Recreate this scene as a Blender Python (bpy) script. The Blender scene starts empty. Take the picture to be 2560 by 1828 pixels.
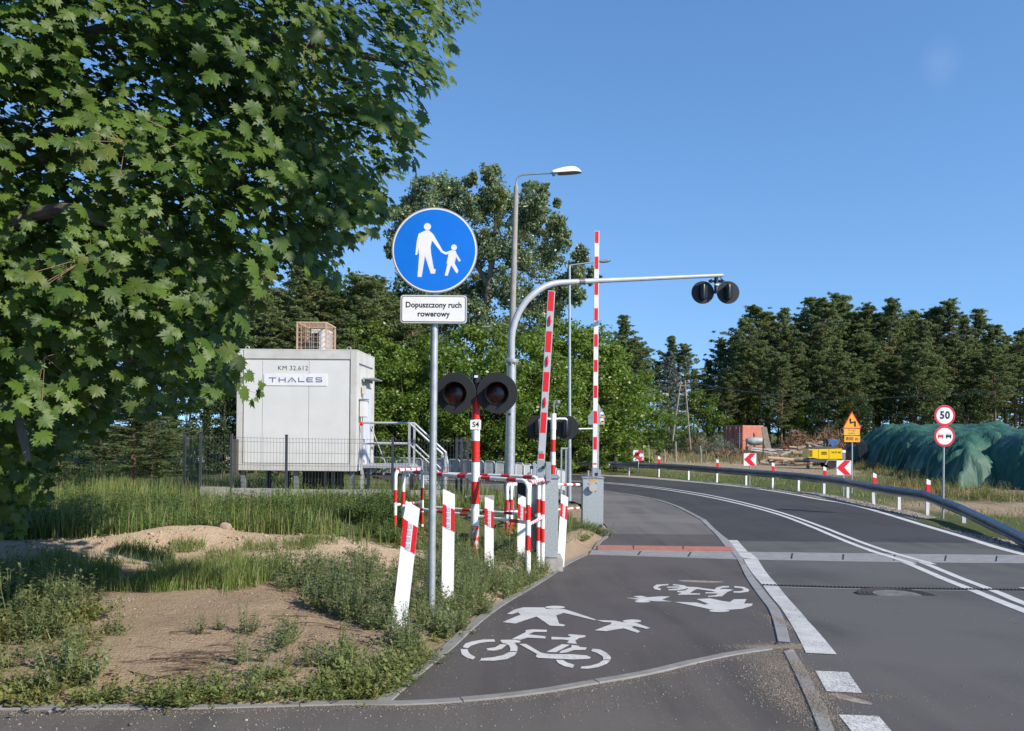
import bpy, bmesh, math, random
import numpy as np
from mathutils import Vector, Matrix
from mathutils import noise as mnoise
random.seed(7); rng = np.random.default_rng(11)
R = math.radians
sc = bpy.context.scene
# ------------------------------------------------------------------ camera
F = 2200.0; CX = 1280.0; YH = 1068.0; CAMZ = 2.6; ROLL = R(0.5)
cr, sr = math.cos(ROLL), math.sin(ROLL)
cam_data = bpy.data.cameras.new('camera'); cam = bpy.data.objects.new('camera', cam_data)
sc.collection.objects.link(cam); sc.camera = cam
cam_data.sensor_width = 36.0; cam_data.lens = 36.0*F/2560; cam_data.shift_y = (YH-914)/2560
cam_data.clip_start = 0.1; cam_data.clip_end = 3000
cam.matrix_world = Matrix(((cr, -sr, 0, 0), (0, 0, -1, 0), (sr, cr, 0, CAMZ), (0, 0, 0, 1)))
# ------------------------------------------------------------------ light
SKY_SAT = 1.1; SKY_HUE = .501; SKY_LOC = .17; SKY_SC = .9; SKY_STR = .15; SUN_EL = R(34); SUN_X, SUN_Y = .80, -.60
world = bpy.data.worlds.new('World'); sc.world = world; world.use_nodes = True
wn = world.node_tree.nodes; wl = world.node_tree.links
for n in list(wn): wn.remove(n)
sky = wn.new('ShaderNodeTexSky'); sky.sky_type = 'NISHITA'; sky.sun_disc = False
sky.sun_elevation = SUN_EL; sky.sun_rotation = math.atan2(SUN_X, SUN_Y)
sky.air_density = 1.15; sky.dust_density = 0.05; sky.ozone_density = 4.5; sky.altitude = 60
tcw = wn.new('ShaderNodeTexCoord'); mpw = wn.new('ShaderNodeMapping'); mpw.vector_type = 'POINT'
mpw.inputs['Scale'].default_value = (1, 1, SKY_SC); mpw.inputs['Location'].default_value = (0, 0, SKY_LOC); wl.new(tcw.outputs['Generated'], mpw.inputs[0]); wl.new(mpw.outputs[0], sky.inputs['Vector'])
hsw = wn.new('ShaderNodeHueSaturation'); hsw.inputs['Saturation'].default_value = SKY_SAT; hsw.inputs['Hue'].default_value = SKY_HUE; hsw.inputs['Value'].default_value = 1.07; wl.new(sky.outputs[0], hsw.inputs['Color'])
bg = wn.new('ShaderNodeBackground'); bg.inputs['Strength'].default_value = SKY_STR
wo = wn.new('ShaderNodeOutputWorld')
# faint wisp of cloud high on the right
geo = wn.new('ShaderNodeVectorMath'); geo.operation = 'NORMALIZE'; wl.new(tcw.outputs['Generated'], geo.inputs[0])
cd_ = Vector(((2345-1280)/2200, 1, (1068-150)/2200)).normalized()
sbw = wn.new('ShaderNodeVectorMath'); sbw.operation = 'SUBTRACT'; sbw.inputs[1].default_value = cd_; wl.new(geo.outputs[0], sbw.inputs[0])
scw = wn.new('ShaderNodeVectorMath'); scw.operation = 'MULTIPLY'; scw.inputs[1].default_value = (42, 42, 30); wl.new(sbw.outputs[0], scw.inputs[0])
lnw = wn.new('ShaderNodeVectorMath'); lnw.operation = 'LENGTH'; wl.new(scw.outputs[0], lnw.inputs[0])
nzw = wn.new('ShaderNodeTexNoise'); nzw.inputs['Scale'].default_value = 30; nzw.inputs['Detail'].default_value = 5; wl.new(geo.outputs[0], nzw.inputs['Vector'])
m1w = wn.new('ShaderNodeMapRange'); m1w.interpolation_type = 'SMOOTHSTEP'; m1w.inputs[1].default_value = 1.0; m1w.inputs[2].default_value = 0.0; m1w.inputs[3].default_value = 0; m1w.inputs[4].default_value = .11; wl.new(lnw.outputs['Value'], m1w.inputs[0])
m2w = wn.new('ShaderNodeMath'); m2w.operation = 'MULTIPLY'; wl.new(m1w.outputs[0], m2w.inputs[0]); wl.new(nzw.outputs[0], m2w.inputs[1])
mxw = wn.new('ShaderNodeMix'); mxw.data_type = 'RGBA'; wl.new(m2w.outputs[0], mxw.inputs[0]); wl.new(hsw.outputs[0], mxw.inputs[6]); mxw.inputs[7].default_value = (5, 5.2, 5.6, 1)
wl.new(mxw.outputs[2], bg.inputs['Color']); wl.new(bg.outputs[0], wo.inputs['Surface'])
sun_d = bpy.data.lights.new('sun', 'SUN'); sun_d.energy = 5.0; sun_d.angle = R(0.53); sun_d.color = (1.0, .925, .81)
sun = bpy.data.objects.new('sun', sun_d); sc.collection.objects.link(sun)
sv = Vector((SUN_X*math.cos(SUN_EL), SUN_Y*math.cos(SUN_EL), math.sin(SUN_EL))).normalized()
sun.rotation_euler = (-sv).to_track_quat('-Z', 'Y').to_euler()
sc.view_settings.view_transform = 'Standard'; sc.view_settings.look = 'None'
sc.view_settings.exposure = 0.45; sc.view_settings.gamma = 1.0; sc.view_settings.use_curve_mapping = False
sc.cycles.max_bounces = 6; sc.cycles.transparent_max_bounces = 8

# ------------------------------------------------------------------ places: what stands where, worked out from the photograph's own measures
def W(px, py, d):
    u, v = px-CX, -(py-YH)
    return Vector(((u*cr - v*sr)*d/F, d, CAMZ + (u*sr + v*cr)*d/F))
_ys = np.linspace(0, 60, 1201)
def _prof(pts):
    p = np.array(pts); t = np.interp(_ys, p[:, 0], p[:, 1]); k = np.ones(41)/41
    for _ in range(2): t = np.convolve(np.pad(t, 20, mode='edge'), k, mode='valid')
    return t
_road = CAMZ - _prof([(0, 1.62), (6, 1.68), (8, 1.78), (11, 2.1), (14, 2.35), (18.5, 2.5), (24, 2.6), (60, 2.6)])
_left = CAMZ - _prof([(0, 1.58), (9, 1.6), (12, 1.66), (20, 1.78), (27, 1.9), (33, 2.55), (60, 2.6)])
_verge = CAMZ - _prof([(0, 1.6), (7.4, 1.68), (9, 1.74), (12, 1.98), (15, 2.1), (20, 2.35), (24, 2.5), (60, 2.6)])
def rz(y): return np.interp(y, _ys, _road)
def GR(px, py, off=0.02):          # point of the pavement seen at a place of the photo
    u, v = px-CX, -(py-YH); uu = u*cr - v*sr; vv = u*sr + v*cr
    lo, hi = 1.2, 400.0
    ds = np.geomspace(lo, hi, 500); g = (CAMZ + vv*ds/F) - (rz(ds)+off)
    i = int(np.argmax(g < 0)); 
    if i == 0: i = 499 if g[0] > 0 else 1
    a, b = ds[i-1], ds[i]
    for _ in range(30):
        m = .5*(a+b)
        if CAMZ + vv*m/F - rz(m) - off > 0: a = m
        else: b = m
    return (uu*a/F, a)
def Z1(p): return (p[0]/3.5+950, p[1]/3.5+450)
def Z2(p): return (p[0]/2.7073+950, p[1]/2.7073+880)
def Z3(p): return (p[0]/2.844+400, p[1]/2.844+780)
def Z4(p): return (p[0]/2.953+1250, p[1]/2.953+850)
def Z5(p): return (p[0]/4.06+1500, p[1]/4.06+900)
def Z6(p): return (p[0]/3.609+2000, p[1]/3.609+950)
def Z7(p): return (p[0]/2.275+950, p[1]/2.275+1300)
def Z8(p): return (p[0]/2.809+1750, p[1]/2.809+1300)
def GP(pts, z=None): return [GR(*(z(p) if z else p)) for p in pts]
def sstep(t): t = np.clip(t, 0, 1); return t*t*(3-2*t)

# ------------------------------------------------------------------ materials
MATS = {}
def ramp_between(nt, fac, c1, c2):
    m = nt.nodes.new('ShaderNodeMix'); m.data_type = 'RGBA'
    nt.links.new(fac, m.inputs[0])
    for i, c in ((6, c1), (7, c2)):
        if hasattr(c, 'default_value') or hasattr(c, 'is_linked'): nt.links.new(c, m.inputs[i])
        else: m.inputs[i].default_value = (*c, 1)
    return m.outputs[2]
def noise_node(nt, scale, detail=4, rough=.6, vec=None, lo=None, hi=None, kind='noise'):
    if kind == 'noise':
        n = nt.nodes.new('ShaderNodeTexNoise'); n.inputs['Scale'].default_value = scale
        n.inputs['Detail'].default_value = detail; n.inputs['Roughness'].default_value = rough; out = n.outputs[0]
    else:
        n = nt.nodes.new('ShaderNodeTexVoronoi'); n.inputs['Scale'].default_value = scale; out = n.outputs[0]
    if vec is not None: nt.links.new(vec, n.inputs['Vector'])
    if lo is not None:
        m = nt.nodes.new('ShaderNodeMapRange'); m.inputs[1].default_value = lo; m.inputs[2].default_value = hi
        nt.links.new(out, m.inputs[0]); out = m.outputs[0]
    return out
def geo_pos(nt):
    g = nt.nodes.new('ShaderNodeNewGeometry'); return g.outputs['Position']
def mat(name, col, rough=.6, metal=0.0, var=.12, scale=6.0, bump=0.0, bscale=60.0, col2=None, spec=.5, coat=0, lo=.35, hi=.65, trans=0.0, obj=True):
    if name in MATS: return MATS[name]
    m = bpy.data.materials.new(name); m.use_nodes = True; nt = m.node_tree; b = nt.nodes['Principled BSDF']
    b.inputs['Roughness'].default_value = rough; b.inputs['Metallic'].default_value = metal
    b.inputs['Specular IOR Level'].default_value = spec; b.inputs['Coat Weight'].default_value = coat
    tc = nt.nodes.new('ShaderNodeTexCoord'); v = tc.outputs['Object'] if obj else geo_pos(nt)
    c2 = col2 if col2 else tuple(max(0, c*(1-var*2)) for c in col); c1 = col if col2 else tuple(min(1, c*(1+var*.4)) for c in col)
    f = noise_node(nt, scale, 5, .65, v, lo, hi)
    nt.links.new(ramp_between(nt, f, c1, c2), b.inputs['Base Color'])
    if bump:
        n = noise_node(nt, bscale, 4, .7, v); bn = nt.nodes.new('ShaderNodeBump'); bn.inputs['Strength'].default_value = bump
        bn.inputs['Distance'].default_value = .01; nt.links.new(n, bn.inputs['Height']); nt.links.new(bn.outputs[0], b.inputs['Normal'])
    MATS[name] = m; return m
def leafmat(name, cols, rough=.5, trans=.35, spec=.4, tcol=None):
    """foliage: colour varies per leaf (attribute rnd) among the given colours, light passes through"""
    if name in MATS: return MATS[name]
    m = bpy.data.materials.new(name); m.use_nodes = True; nt = m.node_tree; b = nt.nodes['Principled BSDF']
    b.inputs['Roughness'].default_value = rough; b.inputs['Specular IOR Level'].default_value = spec
    a = nt.nodes.new('ShaderNodeAttribute'); a.attribute_name = 'rnd'
    oi = nt.nodes.new('ShaderNodeObjectInfo')
    ad = nt.nodes.new('ShaderNodeMath'); ad.operation = 'MULTIPLY_ADD'; ad.inputs[1].default_value = .22
    nt.links.new(oi.outputs['Random'], ad.inputs[0]); nt.links.new(a.outputs['Fac'], ad.inputs[2])
    r = nt.nodes.new('ShaderNodeValToRGB'); nt.links.new(ad.outputs[0], r.inputs[0])
    e = r.color_ramp.elements; n = len(cols)
    e[0].position = 0; e[0].color = (*cols[0], 1); e[1].position = 1; e[1].color = (*cols[-1], 1)
    for i in range(1, n-1):
        k = e.new(i/(n-1)); k.color = (*cols[i], 1)
    nt.links.new(r.outputs[0], b.inputs['Base Color'])
    t = nt.nodes.new('ShaderNodeBsdfTranslucent'); mx = nt.nodes.new('ShaderNodeMixShader'); mx.inputs[0].default_value = trans
    hs = nt.nodes.new('ShaderNodeHueSaturation'); hs.inputs['Hue'].default_value = .485; hs.inputs['Saturation'].default_value = 1.1; hs.inputs['Value'].default_value = 1.25
    nt.links.new(r.outputs[0], hs.inputs['Color']); nt.links.new(hs.outputs[0], t.inputs['Color'])
    nt.links.new(b.outputs[0], mx.inputs[1]); nt.links.new(t.outputs[0], mx.inputs[2])
    nt.links.new(mx.outputs[0], nt.nodes['Material Output'].inputs['Surface'])
    MATS[name] = m; return m
def asphalt(name, base, stone, dust, tyre=0.0):
    m = bpy.data.materials.new(name); m.use_nodes = True; nt = m.node_tree; b = nt.nodes['Principled BSDF']
    p = geo_pos(nt)
    sp = noise_node(nt, 130, 2, .6, p, .58, .75)
    c = ramp_between(nt, sp, base, stone)
    big = noise_node(nt, .7, 6, .65, p, .35, .75)
    fine = noise_node(nt, 38, 3, .7, p, .3, .8)
    mu = nt.nodes.new('ShaderNodeMath'); mu.operation = 'MULTIPLY'; nt.links.new(big, mu.inputs[0]); nt.links.new(fine, mu.inputs[1])
    c = ramp_between(nt, mu.outputs[0], c, dust)
    mp = nt.nodes.new('ShaderNodeMapping'); mp.inputs['Scale'].default_value = (2.2, .12, 1); nt.links.new(p, mp.inputs[0])
    st = noise_node(nt, 1.0, 4, .6, mp.outputs[0], .42, .72)
    c = ramp_between(nt, st, c, tuple(x*.72 for x in base))
    pt = noise_node(nt, .35, 3, .5, p, .45, .6); c = ramp_between(nt, pt, c, tuple(x*1.22 for x in base))
    sn = noise_node(nt, 2.6, 5, .7, p, .66, .74); c = ramp_between(nt, sn, c, tuple(x*.6 for x in base))
    # pale grit lying on the surface
    vo = nt.nodes.new('ShaderNodeTexVoronoi'); vo.inputs['Scale'].default_value = 26; nt.links.new(p, vo.inputs['Vector'])
    l1 = nt.nodes.new('ShaderNodeMath'); l1.operation = 'LESS_THAN'; l1.inputs[1].default_value = .12; nt.links.new(vo.outputs['Distance'], l1.inputs[0])
    sc_ = noise_node(nt, 1.6, 4, .7, p, .46, .62)
    wn_ = nt.nodes.new('ShaderNodeTexWhiteNoise'); nt.links.new(vo.outputs['Position'], wn_.inputs['Vector'])
    l2 = nt.nodes.new('ShaderNodeMath'); l2.operation = 'LESS_THAN'; nt.links.new(wn_.outputs['Value'], l2.inputs[0])
    m3 = nt.nodes.new('ShaderNodeMath'); m3.operation = 'MULTIPLY'; m3.inputs[1].default_value = .5; nt.links.new(sc_, m3.inputs[0]); nt.links.new(m3.outputs[0], l2.inputs[1])
    m4 = nt.nodes.new('ShaderNodeMath'); m4.operation = 'MULTIPLY'; nt.links.new(l1.outputs[0], m4.inputs[0]); nt.links.new(l2.outputs[0], m4.inputs[1])
    c = ramp_between(nt, m4.outputs[0], c, (.22, .2, .18))
    nt.links.new(c, b.inputs['Base Color']); b.inputs['Roughness'].default_value = .82; b.inputs['Specular IOR Level'].default_value = .35
    bn = nt.nodes.new('ShaderNodeBump'); bn.inputs['Strength'].default_value = .5; bn.inputs['Distance'].default_value = .004
    nt.links.new(noise_node(nt, 160, 3, .8, p), bn.inputs['Height']); nt.links.new(bn.outputs[0], b.inputs['Normal'])
    MATS[name] = m; return m
def paint(name, col, wear=.5, under=(.07, .065, .063), rough=.65):
    m = bpy.data.materials.new(name); m.use_nodes = True; nt = m.node_tree; b = nt.nodes['Principled BSDF']; p = geo_pos(nt)
    f = noise_node(nt, 75, 5, .75, p, .60-.055*wear, .64-.05*wear); g = noise_node(nt, 2.4, 5, .65, p, .5-.1*wear, .62)
    a = nt.nodes.new('ShaderNodeMath'); a.operation = 'MULTIPLY'; nt.links.new(f, a.inputs[0]); nt.links.new(g, a.inputs[1])
    d = noise_node(nt, 7, 5, .7, p, .35, .8)
    c = ramp_between(nt, d, col, tuple(x*.72 for x in col))
    nt.links.new(ramp_between(nt, a.outputs[0], c, under), b.inputs['Base Color']); b.inputs['Roughness'].default_value = rough
    MATS[name] = m; return m

# ------------------------------------------------------------------ objects
col = sc.collection
def empty(name, loc=(0, 0, 0), rotz=0, label=None, cat=None, group=None, kind=None, parent=None):
    o = bpy.data.objects.new(name, None); col.objects.link(o); o.location = loc; o.rotation_euler = (0, 0, rotz); o.empty_display_size = .1
    if parent: o.parent = parent
    return tag(o, label, cat, group, kind)
def tag(o, label=None, cat=None, group=None, kind=None):
    if label: o['label'] = label
    if cat: o['category'] = cat
    if group: o['group'] = group
    if kind: o['kind'] = kind
    return o
class MB:
    """collects shapes, builds ONE mesh object"""
    def __init__(s): s.v = []; s.f = []; s.m = []
    def add(s, vs, fs, mi=0):
        n = len(s.v); s.v += [tuple(v) for v in vs]; s.f += [tuple(i+n for i in f) for f in fs]; s.m += [mi]*len(fs); return s
    def box(s, c, d, mi=0, rot=None, bev=0):
        x, y, z = d[0]/2, d[1]/2, d[2]/2
        if bev > 0:
            bm = bmesh.new(); bmesh.ops.create_cube(bm, size=1)
            for v in bm.verts: v.co = Vector((v.co.x*d[0], v.co.y*d[1], v.co.z*d[2]))
            bmesh.ops.bevel(bm, geom=bm.edges[:]+bm.verts[:], offset=bev, segments=2, affect='EDGES')
            vs = [v.co.copy() for v in bm.verts]; bm.verts.index_update(); fs = [[v.index for v in f.verts] for f in bm.faces]; bm.free()
        else:
            vs = [Vector(p) for p in ((-x,-y,-z),(x,-y,-z),(x,y,-z),(-x,y,-z),(-x,-y,z),(x,-y,z),(x,y,z),(-x,y,z))]
            fs = [(0,3,2,1),(4,5,6,7),(0,1,5,4),(1,2,6,5),(2,3,7,6),(3,0,4,7)]
        if rot is not None: vs = [rot @ v for v in vs]
        return s.add([v+Vector(c) for v in vs], fs, mi)
    def tube(s, pts, r, n=12, mi=0, caps=True, mis=None):
        pts = [Vector(p) for p in pts]; rs = r if isinstance(r, (list, tuple)) else [r]*len(pts)
        rings = []; up = None
        for i, p in enumerate(pts):
            t = (pts[min(i+1, len(pts)-1)] - pts[max(i-1, 0)]).normalized()
            if up is None: a = t.orthogonal().normalized()
            else: a = (up - t*up.dot(t)); a = a.normalized() if a.length > 1e-6 else t.orthogonal().normalized()
            up = a; b = t.cross(a)
            rings.append([p + (a*math.cos(k*2*math.pi/n) + b*math.sin(k*2*math.pi/n))*rs[i] for k in range(n)])
        base = len(s.v); s.v += [tuple(v) for rg in rings for v in rg]
        for i in range(len(pts)-1):
            for k in range(n):
                s.f.append((base+i*n+k, base+i*n+(k+1) % n, base+(i+1)*n+(k+1) % n, base+(i+1)*n+k)); s.m.append(mis[i] if mis else mi)
        if caps:
            s.f.append(tuple(base+k for k in range(n))[::-1]); s.m.append(mis[0] if mis else mi)
            s.f.append(tuple(base+(len(pts)-1)*n+k for k in range(n))); s.m.append(mis[-1] if mis else mi)
        return s
    def prism(s, poly, t0, t1, axis='y', mi=0):
        """closed 2-D outline (x,z) pushed along y (or (x,y) along z)"""
        n = len(poly)
        A = [(p[0], t0, p[1]) if axis == 'y' else (p[0], p[1], t0) if axis == 'z' else (t0, p[0], p[1]) for p in poly]
        B = [(p[0], t1, p[1]) if axis == 'y' else (p[0], p[1], t1) if axis == 'z' else (t1, p[0], p[1]) for p in poly]
        return s.add(A+B, [tuple(range(n))[::-1], tuple(range(n, 2*n))] + [(i, (i+1) % n, n+(i+1) % n, n+i) for i in range(n)], mi)
    def lathe(s, prof, c=(0, 0, 0), n=24, mi=0, axis='z', squash=1.0):
        base = len(s.v); c = Vector(c)
        for r, h in prof:
            for k in range(n):
                a = k*2*math.pi/n; x, y = r*math.cos(a), r*math.sin(a)*squash
                s.v.append(tuple(c + (Vector((x, y, h)) if axis == 'z' else Vector((x, h, y)) if axis == 'y' else Vector((h, x, y)))))
        for i in range(len(prof)-1):
            for k in range(n): s.f.append((base+i*n+k, base+i*n+(k+1) % n, base+(i+1)*n+(k+1) % n, base+(i+1)*n+k)); s.m.append(mi)
        for i, rev in ((0, True), (len(prof)-1, False)):
            if prof[i][0] > 1e-6:
                t = tuple(base+i*n+k for k in range(n)); s.f.append(t[::-1] if rev else t); s.m.append(mi)
        return s
    def mesh(s, name, mats, smooth=False):
        me = bpy.data.meshes.new(name); me.from_pydata(s.v, [], s.f)
        for m in (mats if isinstance(mats, (list, tuple)) else [mats]): me.materials.append(m)
        me.polygons.foreach_set('material_index', s.m)
        bm = bmesh.new(); bm.from_mesh(me); bmesh.ops.recalc_face_normals(bm, faces=bm.faces[:]); bm.to_mesh(me); bm.free()
        if smooth:
            me.polygons.foreach_set('use_smooth', [True]*len(me.polygons)); 
            try: me.set_sharp_from_angle(angle=R(38))
            except Exception: pass
        me.update(); return me
    def obj(s, name, mats, parent=None, loc=(0, 0, 0), rotz=0, smooth=False, label=None, cat=None, group=None, kind=None):
        o = bpy.data.objects.new(name, s.mesh(name, mats, smooth)); col.objects.link(o); o.location = loc; o.rotation_euler = (0, 0, rotz)
        if parent is not None: o.parent = parent
        return tag(o, label, cat, group, kind)
def link(name, me, parent=None, M=None, loc=None, **k):
    o = bpy.data.objects.new(name, me); col.objects.link(o)
    if parent is not None: o.parent = parent
    if M is not None: o.matrix_basis = M
    if loc is not None: o.location = loc
    return tag(o, **k)
def np_mesh(name, V, Fc, mats, rnd=None, smooth=False, mi=None):
    me = bpy.data.meshes.new(name); k = Fc.shape[1]; n = len(Fc)
    me.vertices.add(len(V)); me.vertices.foreach_set('co', np.asarray(V, dtype=np.float32).ravel())
    me.loops.add(n*k); me.loops.foreach_set('vertex_index', Fc.astype(np.int32).ravel())
    me.polygons.add(n); me.polygons.foreach_set('loop_start', np.arange(0, n*k, k, dtype=np.int32))
    for m in (mats if isinstance(mats, (list, tuple)) else [mats]): me.materials.append(m)
    if mi is not None: me.polygons.foreach_set('material_index', mi.astype(np.int32))
    if smooth: me.polygons.foreach_set('use_smooth', np.ones(n, dtype=bool))
    me.update(calc_edges=True); me.validate()
    if rnd is not None:
        a = me.attributes.new('rnd', 'FLOAT', 'POINT'); a.data.foreach_set('value', np.asarray(rnd, dtype=np.float32))
    return me
def scatter(proto_v, proto_f, pos, rotm, scl, rnd=None):
    """many copies of a small shape as one array: positions (n,3), rotations (n,3,3), scales (n,) or (n,3)"""
    n = len(pos); m = len(proto_v); s = np.asarray(scl)
    if s.ndim == 1: s = s[:, None]
    V = np.einsum('nij,nmj->nmi', rotm, proto_v[None]*s[:, None, :]) + pos[:, None, :]
    Fc = proto_f[None] + (np.arange(n)*m)[:, None, None]
    r = np.repeat(rnd if rnd is not None else rng.random(n), m)
    return V.reshape(-1, 3), Fc.reshape(-1, proto_f.shape[1]), r
def rot_from(nrm, spin):
    """rotation whose z column is nrm, turned by spin about it"""
    n = nrm/np.linalg.norm(nrm, axis=1, keepdims=True)
    ref = np.where(np.abs(n[:, 2:3]) < .95, np.array([[0, 0, 1.]]), np.array([[1., 0, 0]]))
    a = np.cross(ref, n); a /= np.linalg.norm(a, axis=1, keepdims=True); b = np.cross(n, a)
    c, s_ = np.cos(spin)[:, None], np.sin(spin)[:, None]
    x = a*c + b*s_; y = -a*s_ + b*c
    return np.stack([x, y, n], axis=2)
# cuts at fixed distances so that every sheet on the pavement bends alike
YCUTS = list(np.arange(1.5, 26, .3)) + [60, 120]
def drape(poly, off, thick=0.0):
    """flat outline on the pavement -> mesh data that follows its slope (list of verts, faces)"""
    bm = bmesh.new(); vs = [bm.verts.new((p[0], p[1], 0)) for p in poly]; bm.faces.new(vs)
    bmesh.ops.triangulate(bm, faces=bm.faces[:])
    y0, y1 = min(p[1] for p in poly), max(p[1] for p in poly)
    for y in YCUTS:
        if y0 < y < y1: bmesh.ops.bisect_plane(bm, geom=bm.verts[:]+bm.edges[:]+bm.faces[:], plane_co=(0, y, 0), plane_no=(0, 1, 0), dist=1e-5)
    if thick:
        r = bmesh.ops.extrude_face_region(bm, geom=bm.faces[:])
        lo = [e for e in r['geom'] if isinstance(e, bmesh.types.BMVert)]
        for v in bm.verts: v.co.z = float(rz(v.co.y)) + off
        for v in lo: v.co.z -= thick
    else:
        for v in bm.verts: v.co.z = float(rz(v.co.y)) + off
    bmesh.ops.recalc_face_normals(bm, faces=bm.faces[:])
    if not thick:
        for f in bm.faces:
            if f.normal.z < 0: f.normal_flip()
    bm.verts.index_update(); v = [tuple(x.co) for x in bm.verts]; f = [[x.index for x in q.verts] for q in bm.faces]; bm.free(); return v, f
def sheet(name, polys, off, m, thick=0, parent=None, **k):
    mb = MB()
    for p in polys: mb.add(*drape(p, off, thick))
    return mb.obj(name, m, parent, **k)
def strip(lp, rp):   # outline from a left and a right edge
    return list(lp) + list(rp)[::-1]
def resample(pts, step=None, n=None):
    P = [Vector(p) for p in pts]; L = [0]
    for a, b in zip(P, P[1:]): L.append(L[-1]+(b-a).length)
    n = n or max(2, int(round(L[-1]/step))+1); out = []
    for i in range(n):
        t = L[-1]*i/(n-1); k = max(j for j in range(len(L)) if L[j] <= t+1e-9); k = min(k, len(P)-2)
        f = (t-L[k])/max(1e-9, L[k+1]-L[k]); out.append(P[k].lerp(P[k+1], f))
    return out
def smooth_line(pts, it=2):
    P = [Vector(p) for p in pts]
    for _ in range(it):
        q = [P[0]]
        for a, b in zip(P, P[1:]): q += [a.lerp(b, .25), a.lerp(b, .75)]
        P = q + [P[-1]]
    return P
_tc = {}
def text_geo(s, size, spacing=1.0, align='CENTER', bold=0.0, xs=1.0):
    """letters as flat faces in (x,z)"""
    cu = bpy.data.curves.new('txt', 'FONT'); cu.body = s; cu.size = size; cu.align_x = align; cu.align_y = 'CENTER'; cu.space_character = spacing; cu.offset = bold
    cu.resolution_u = 4
    o = bpy.data.objects.new('txt', cu); col.objects.link(o); dg = bpy.context.evaluated_depsgraph_get(); dg.update()
    me = o.evaluated_get(dg).to_mesh(); v = [(p.co.x*xs, 0, p.co.y) for p in me.vertices]; f = [tuple(p.vertices) for p in me.polygons]
    bpy.data.objects.remove(o); bpy.data.curves.remove(cu); return v, f
def add_text(mb, s, size, pos, mi=0, **k):
    v, f = text_geo(s, size, **k); mb.add([(a+pos[0], b+pos[1], c+pos[2]) for a, b, c in v], f, mi)
def pip(P, poly):
    x, y = P[:, 0], P[:, 1]; ins = np.zeros(len(P), bool); n = len(poly)
    for i in range(n):
        x1, y1 = poly[i]; x2, y2 = poly[(i+1) % n]
        c = ((y1 > y) != (y2 > y)); 
        with np.errstate(divide='ignore', invalid='ignore'): xi = (x2-x1)*(y-y1)/(y2-y1+1e-12)+x1
        ins ^= c & (x < xi)
    return ins
RED = mat('red_paint', (.60, .014, .009), .42, scale=11, col2=(.44,.03,.02), lo=.48, hi=.72, bump=.05)
REDF = mat('red_film', (.66, .01, .02), .45, var=.05, scale=5)
WHT = mat('white_paint', (.80, .80, .785), .45, scale=9, col2=(.60,.58,.53), lo=.5, hi=.78, bump=.05)
WHTF = mat('white_film', (.74, .74, .75), .5, var=.05, scale=5)
GALV = mat('galvanised_steel', (.42, .45, .46), .5, .55, var=.1, scale=14, bump=.05, bscale=120)
GALVD = mat('weathered_steel_grey', (.30, .32, .33), .5, .5, var=.12, scale=5)
GREYP = mat('grey_paint', (.36, .38, .4), .38, 0, var=.05, scale=4, coat=.15)
BLK = mat('black_paint', (.010, .011, .013), .38, 0, var=.2, scale=5)
BLKM = mat('matt_black', (.010, .0115, .013), .55, 0, var=.15, scale=9, bump=.06, bscale=300)
ALU = mat('sign_back', (.33, .34, .35), .45, .4, var=.06)
CONC = mat('concrete', (.36, .345, .32), .85, 0, var=.16, scale=9, bump=.25, bscale=90)
BARK = mat('bark', (.10, .075, .055), .9, 0, var=.25, scale=6, bump=.8, bscale=20)
# ------------------------------------------------------------------ pavement outlines (world x,y)
k_left_in = [(60,1038),(290,832),(390,755),(480,672),(600,562),(740,462),(830,410),(1000,300),(1090,240),(1185,197)]
KL = [Vector(p) for p in GP(k_left_in, Z7)]
XK = smooth_line(KL, 2)
def offset_line(P, w):
    P = [Vector(p) for p in P]; out = []
    for i, p in enumerate(P):
        t = (P[min(i+1, len(P)-1)]-P[max(i-1, 0)]).normalized(); out.append(p + Vector((-t.y, t.x))*w)
    return out
KLo = offset_line(XK, .10)
farL_px = [(1494,1374),(1503,1354),(1524,1342),(1520,1322),(1502,1297),(1478,1270),(1433,1254),(1380,1247),(1300,1243),(1180,1240)]
farL = [Vector(p) for p in GP(farL_px)]
_e = sorted([(p.y, p.x) for p in KLo] + [(p.y, p.x-.12) for p in farL[1:5]]); _ey = [a for a, b in _e]; _ex = [b for a, b in _e]
def E(y): return np.interp(y, [0]+_ey+[26, 34, 60], [_ex[0]-.5]+_ex+[0.2, -2.0, -2.0])
# bottom kerb (between verge / cycle path and the lower footpath)
bu = [(-500,1762),(-100,1764),(0,1765),(420,1765),(725,1757),(943,1751)] + [Z7(p) for p in [(60,1037),(450,1018),(870,975),(1150,925),(1500,868),(1750,805),(2000,752),(2190,728)]]
BU = smooth_line(GP(bu), 2)
BL = offset_line(BU, -.085)
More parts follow.
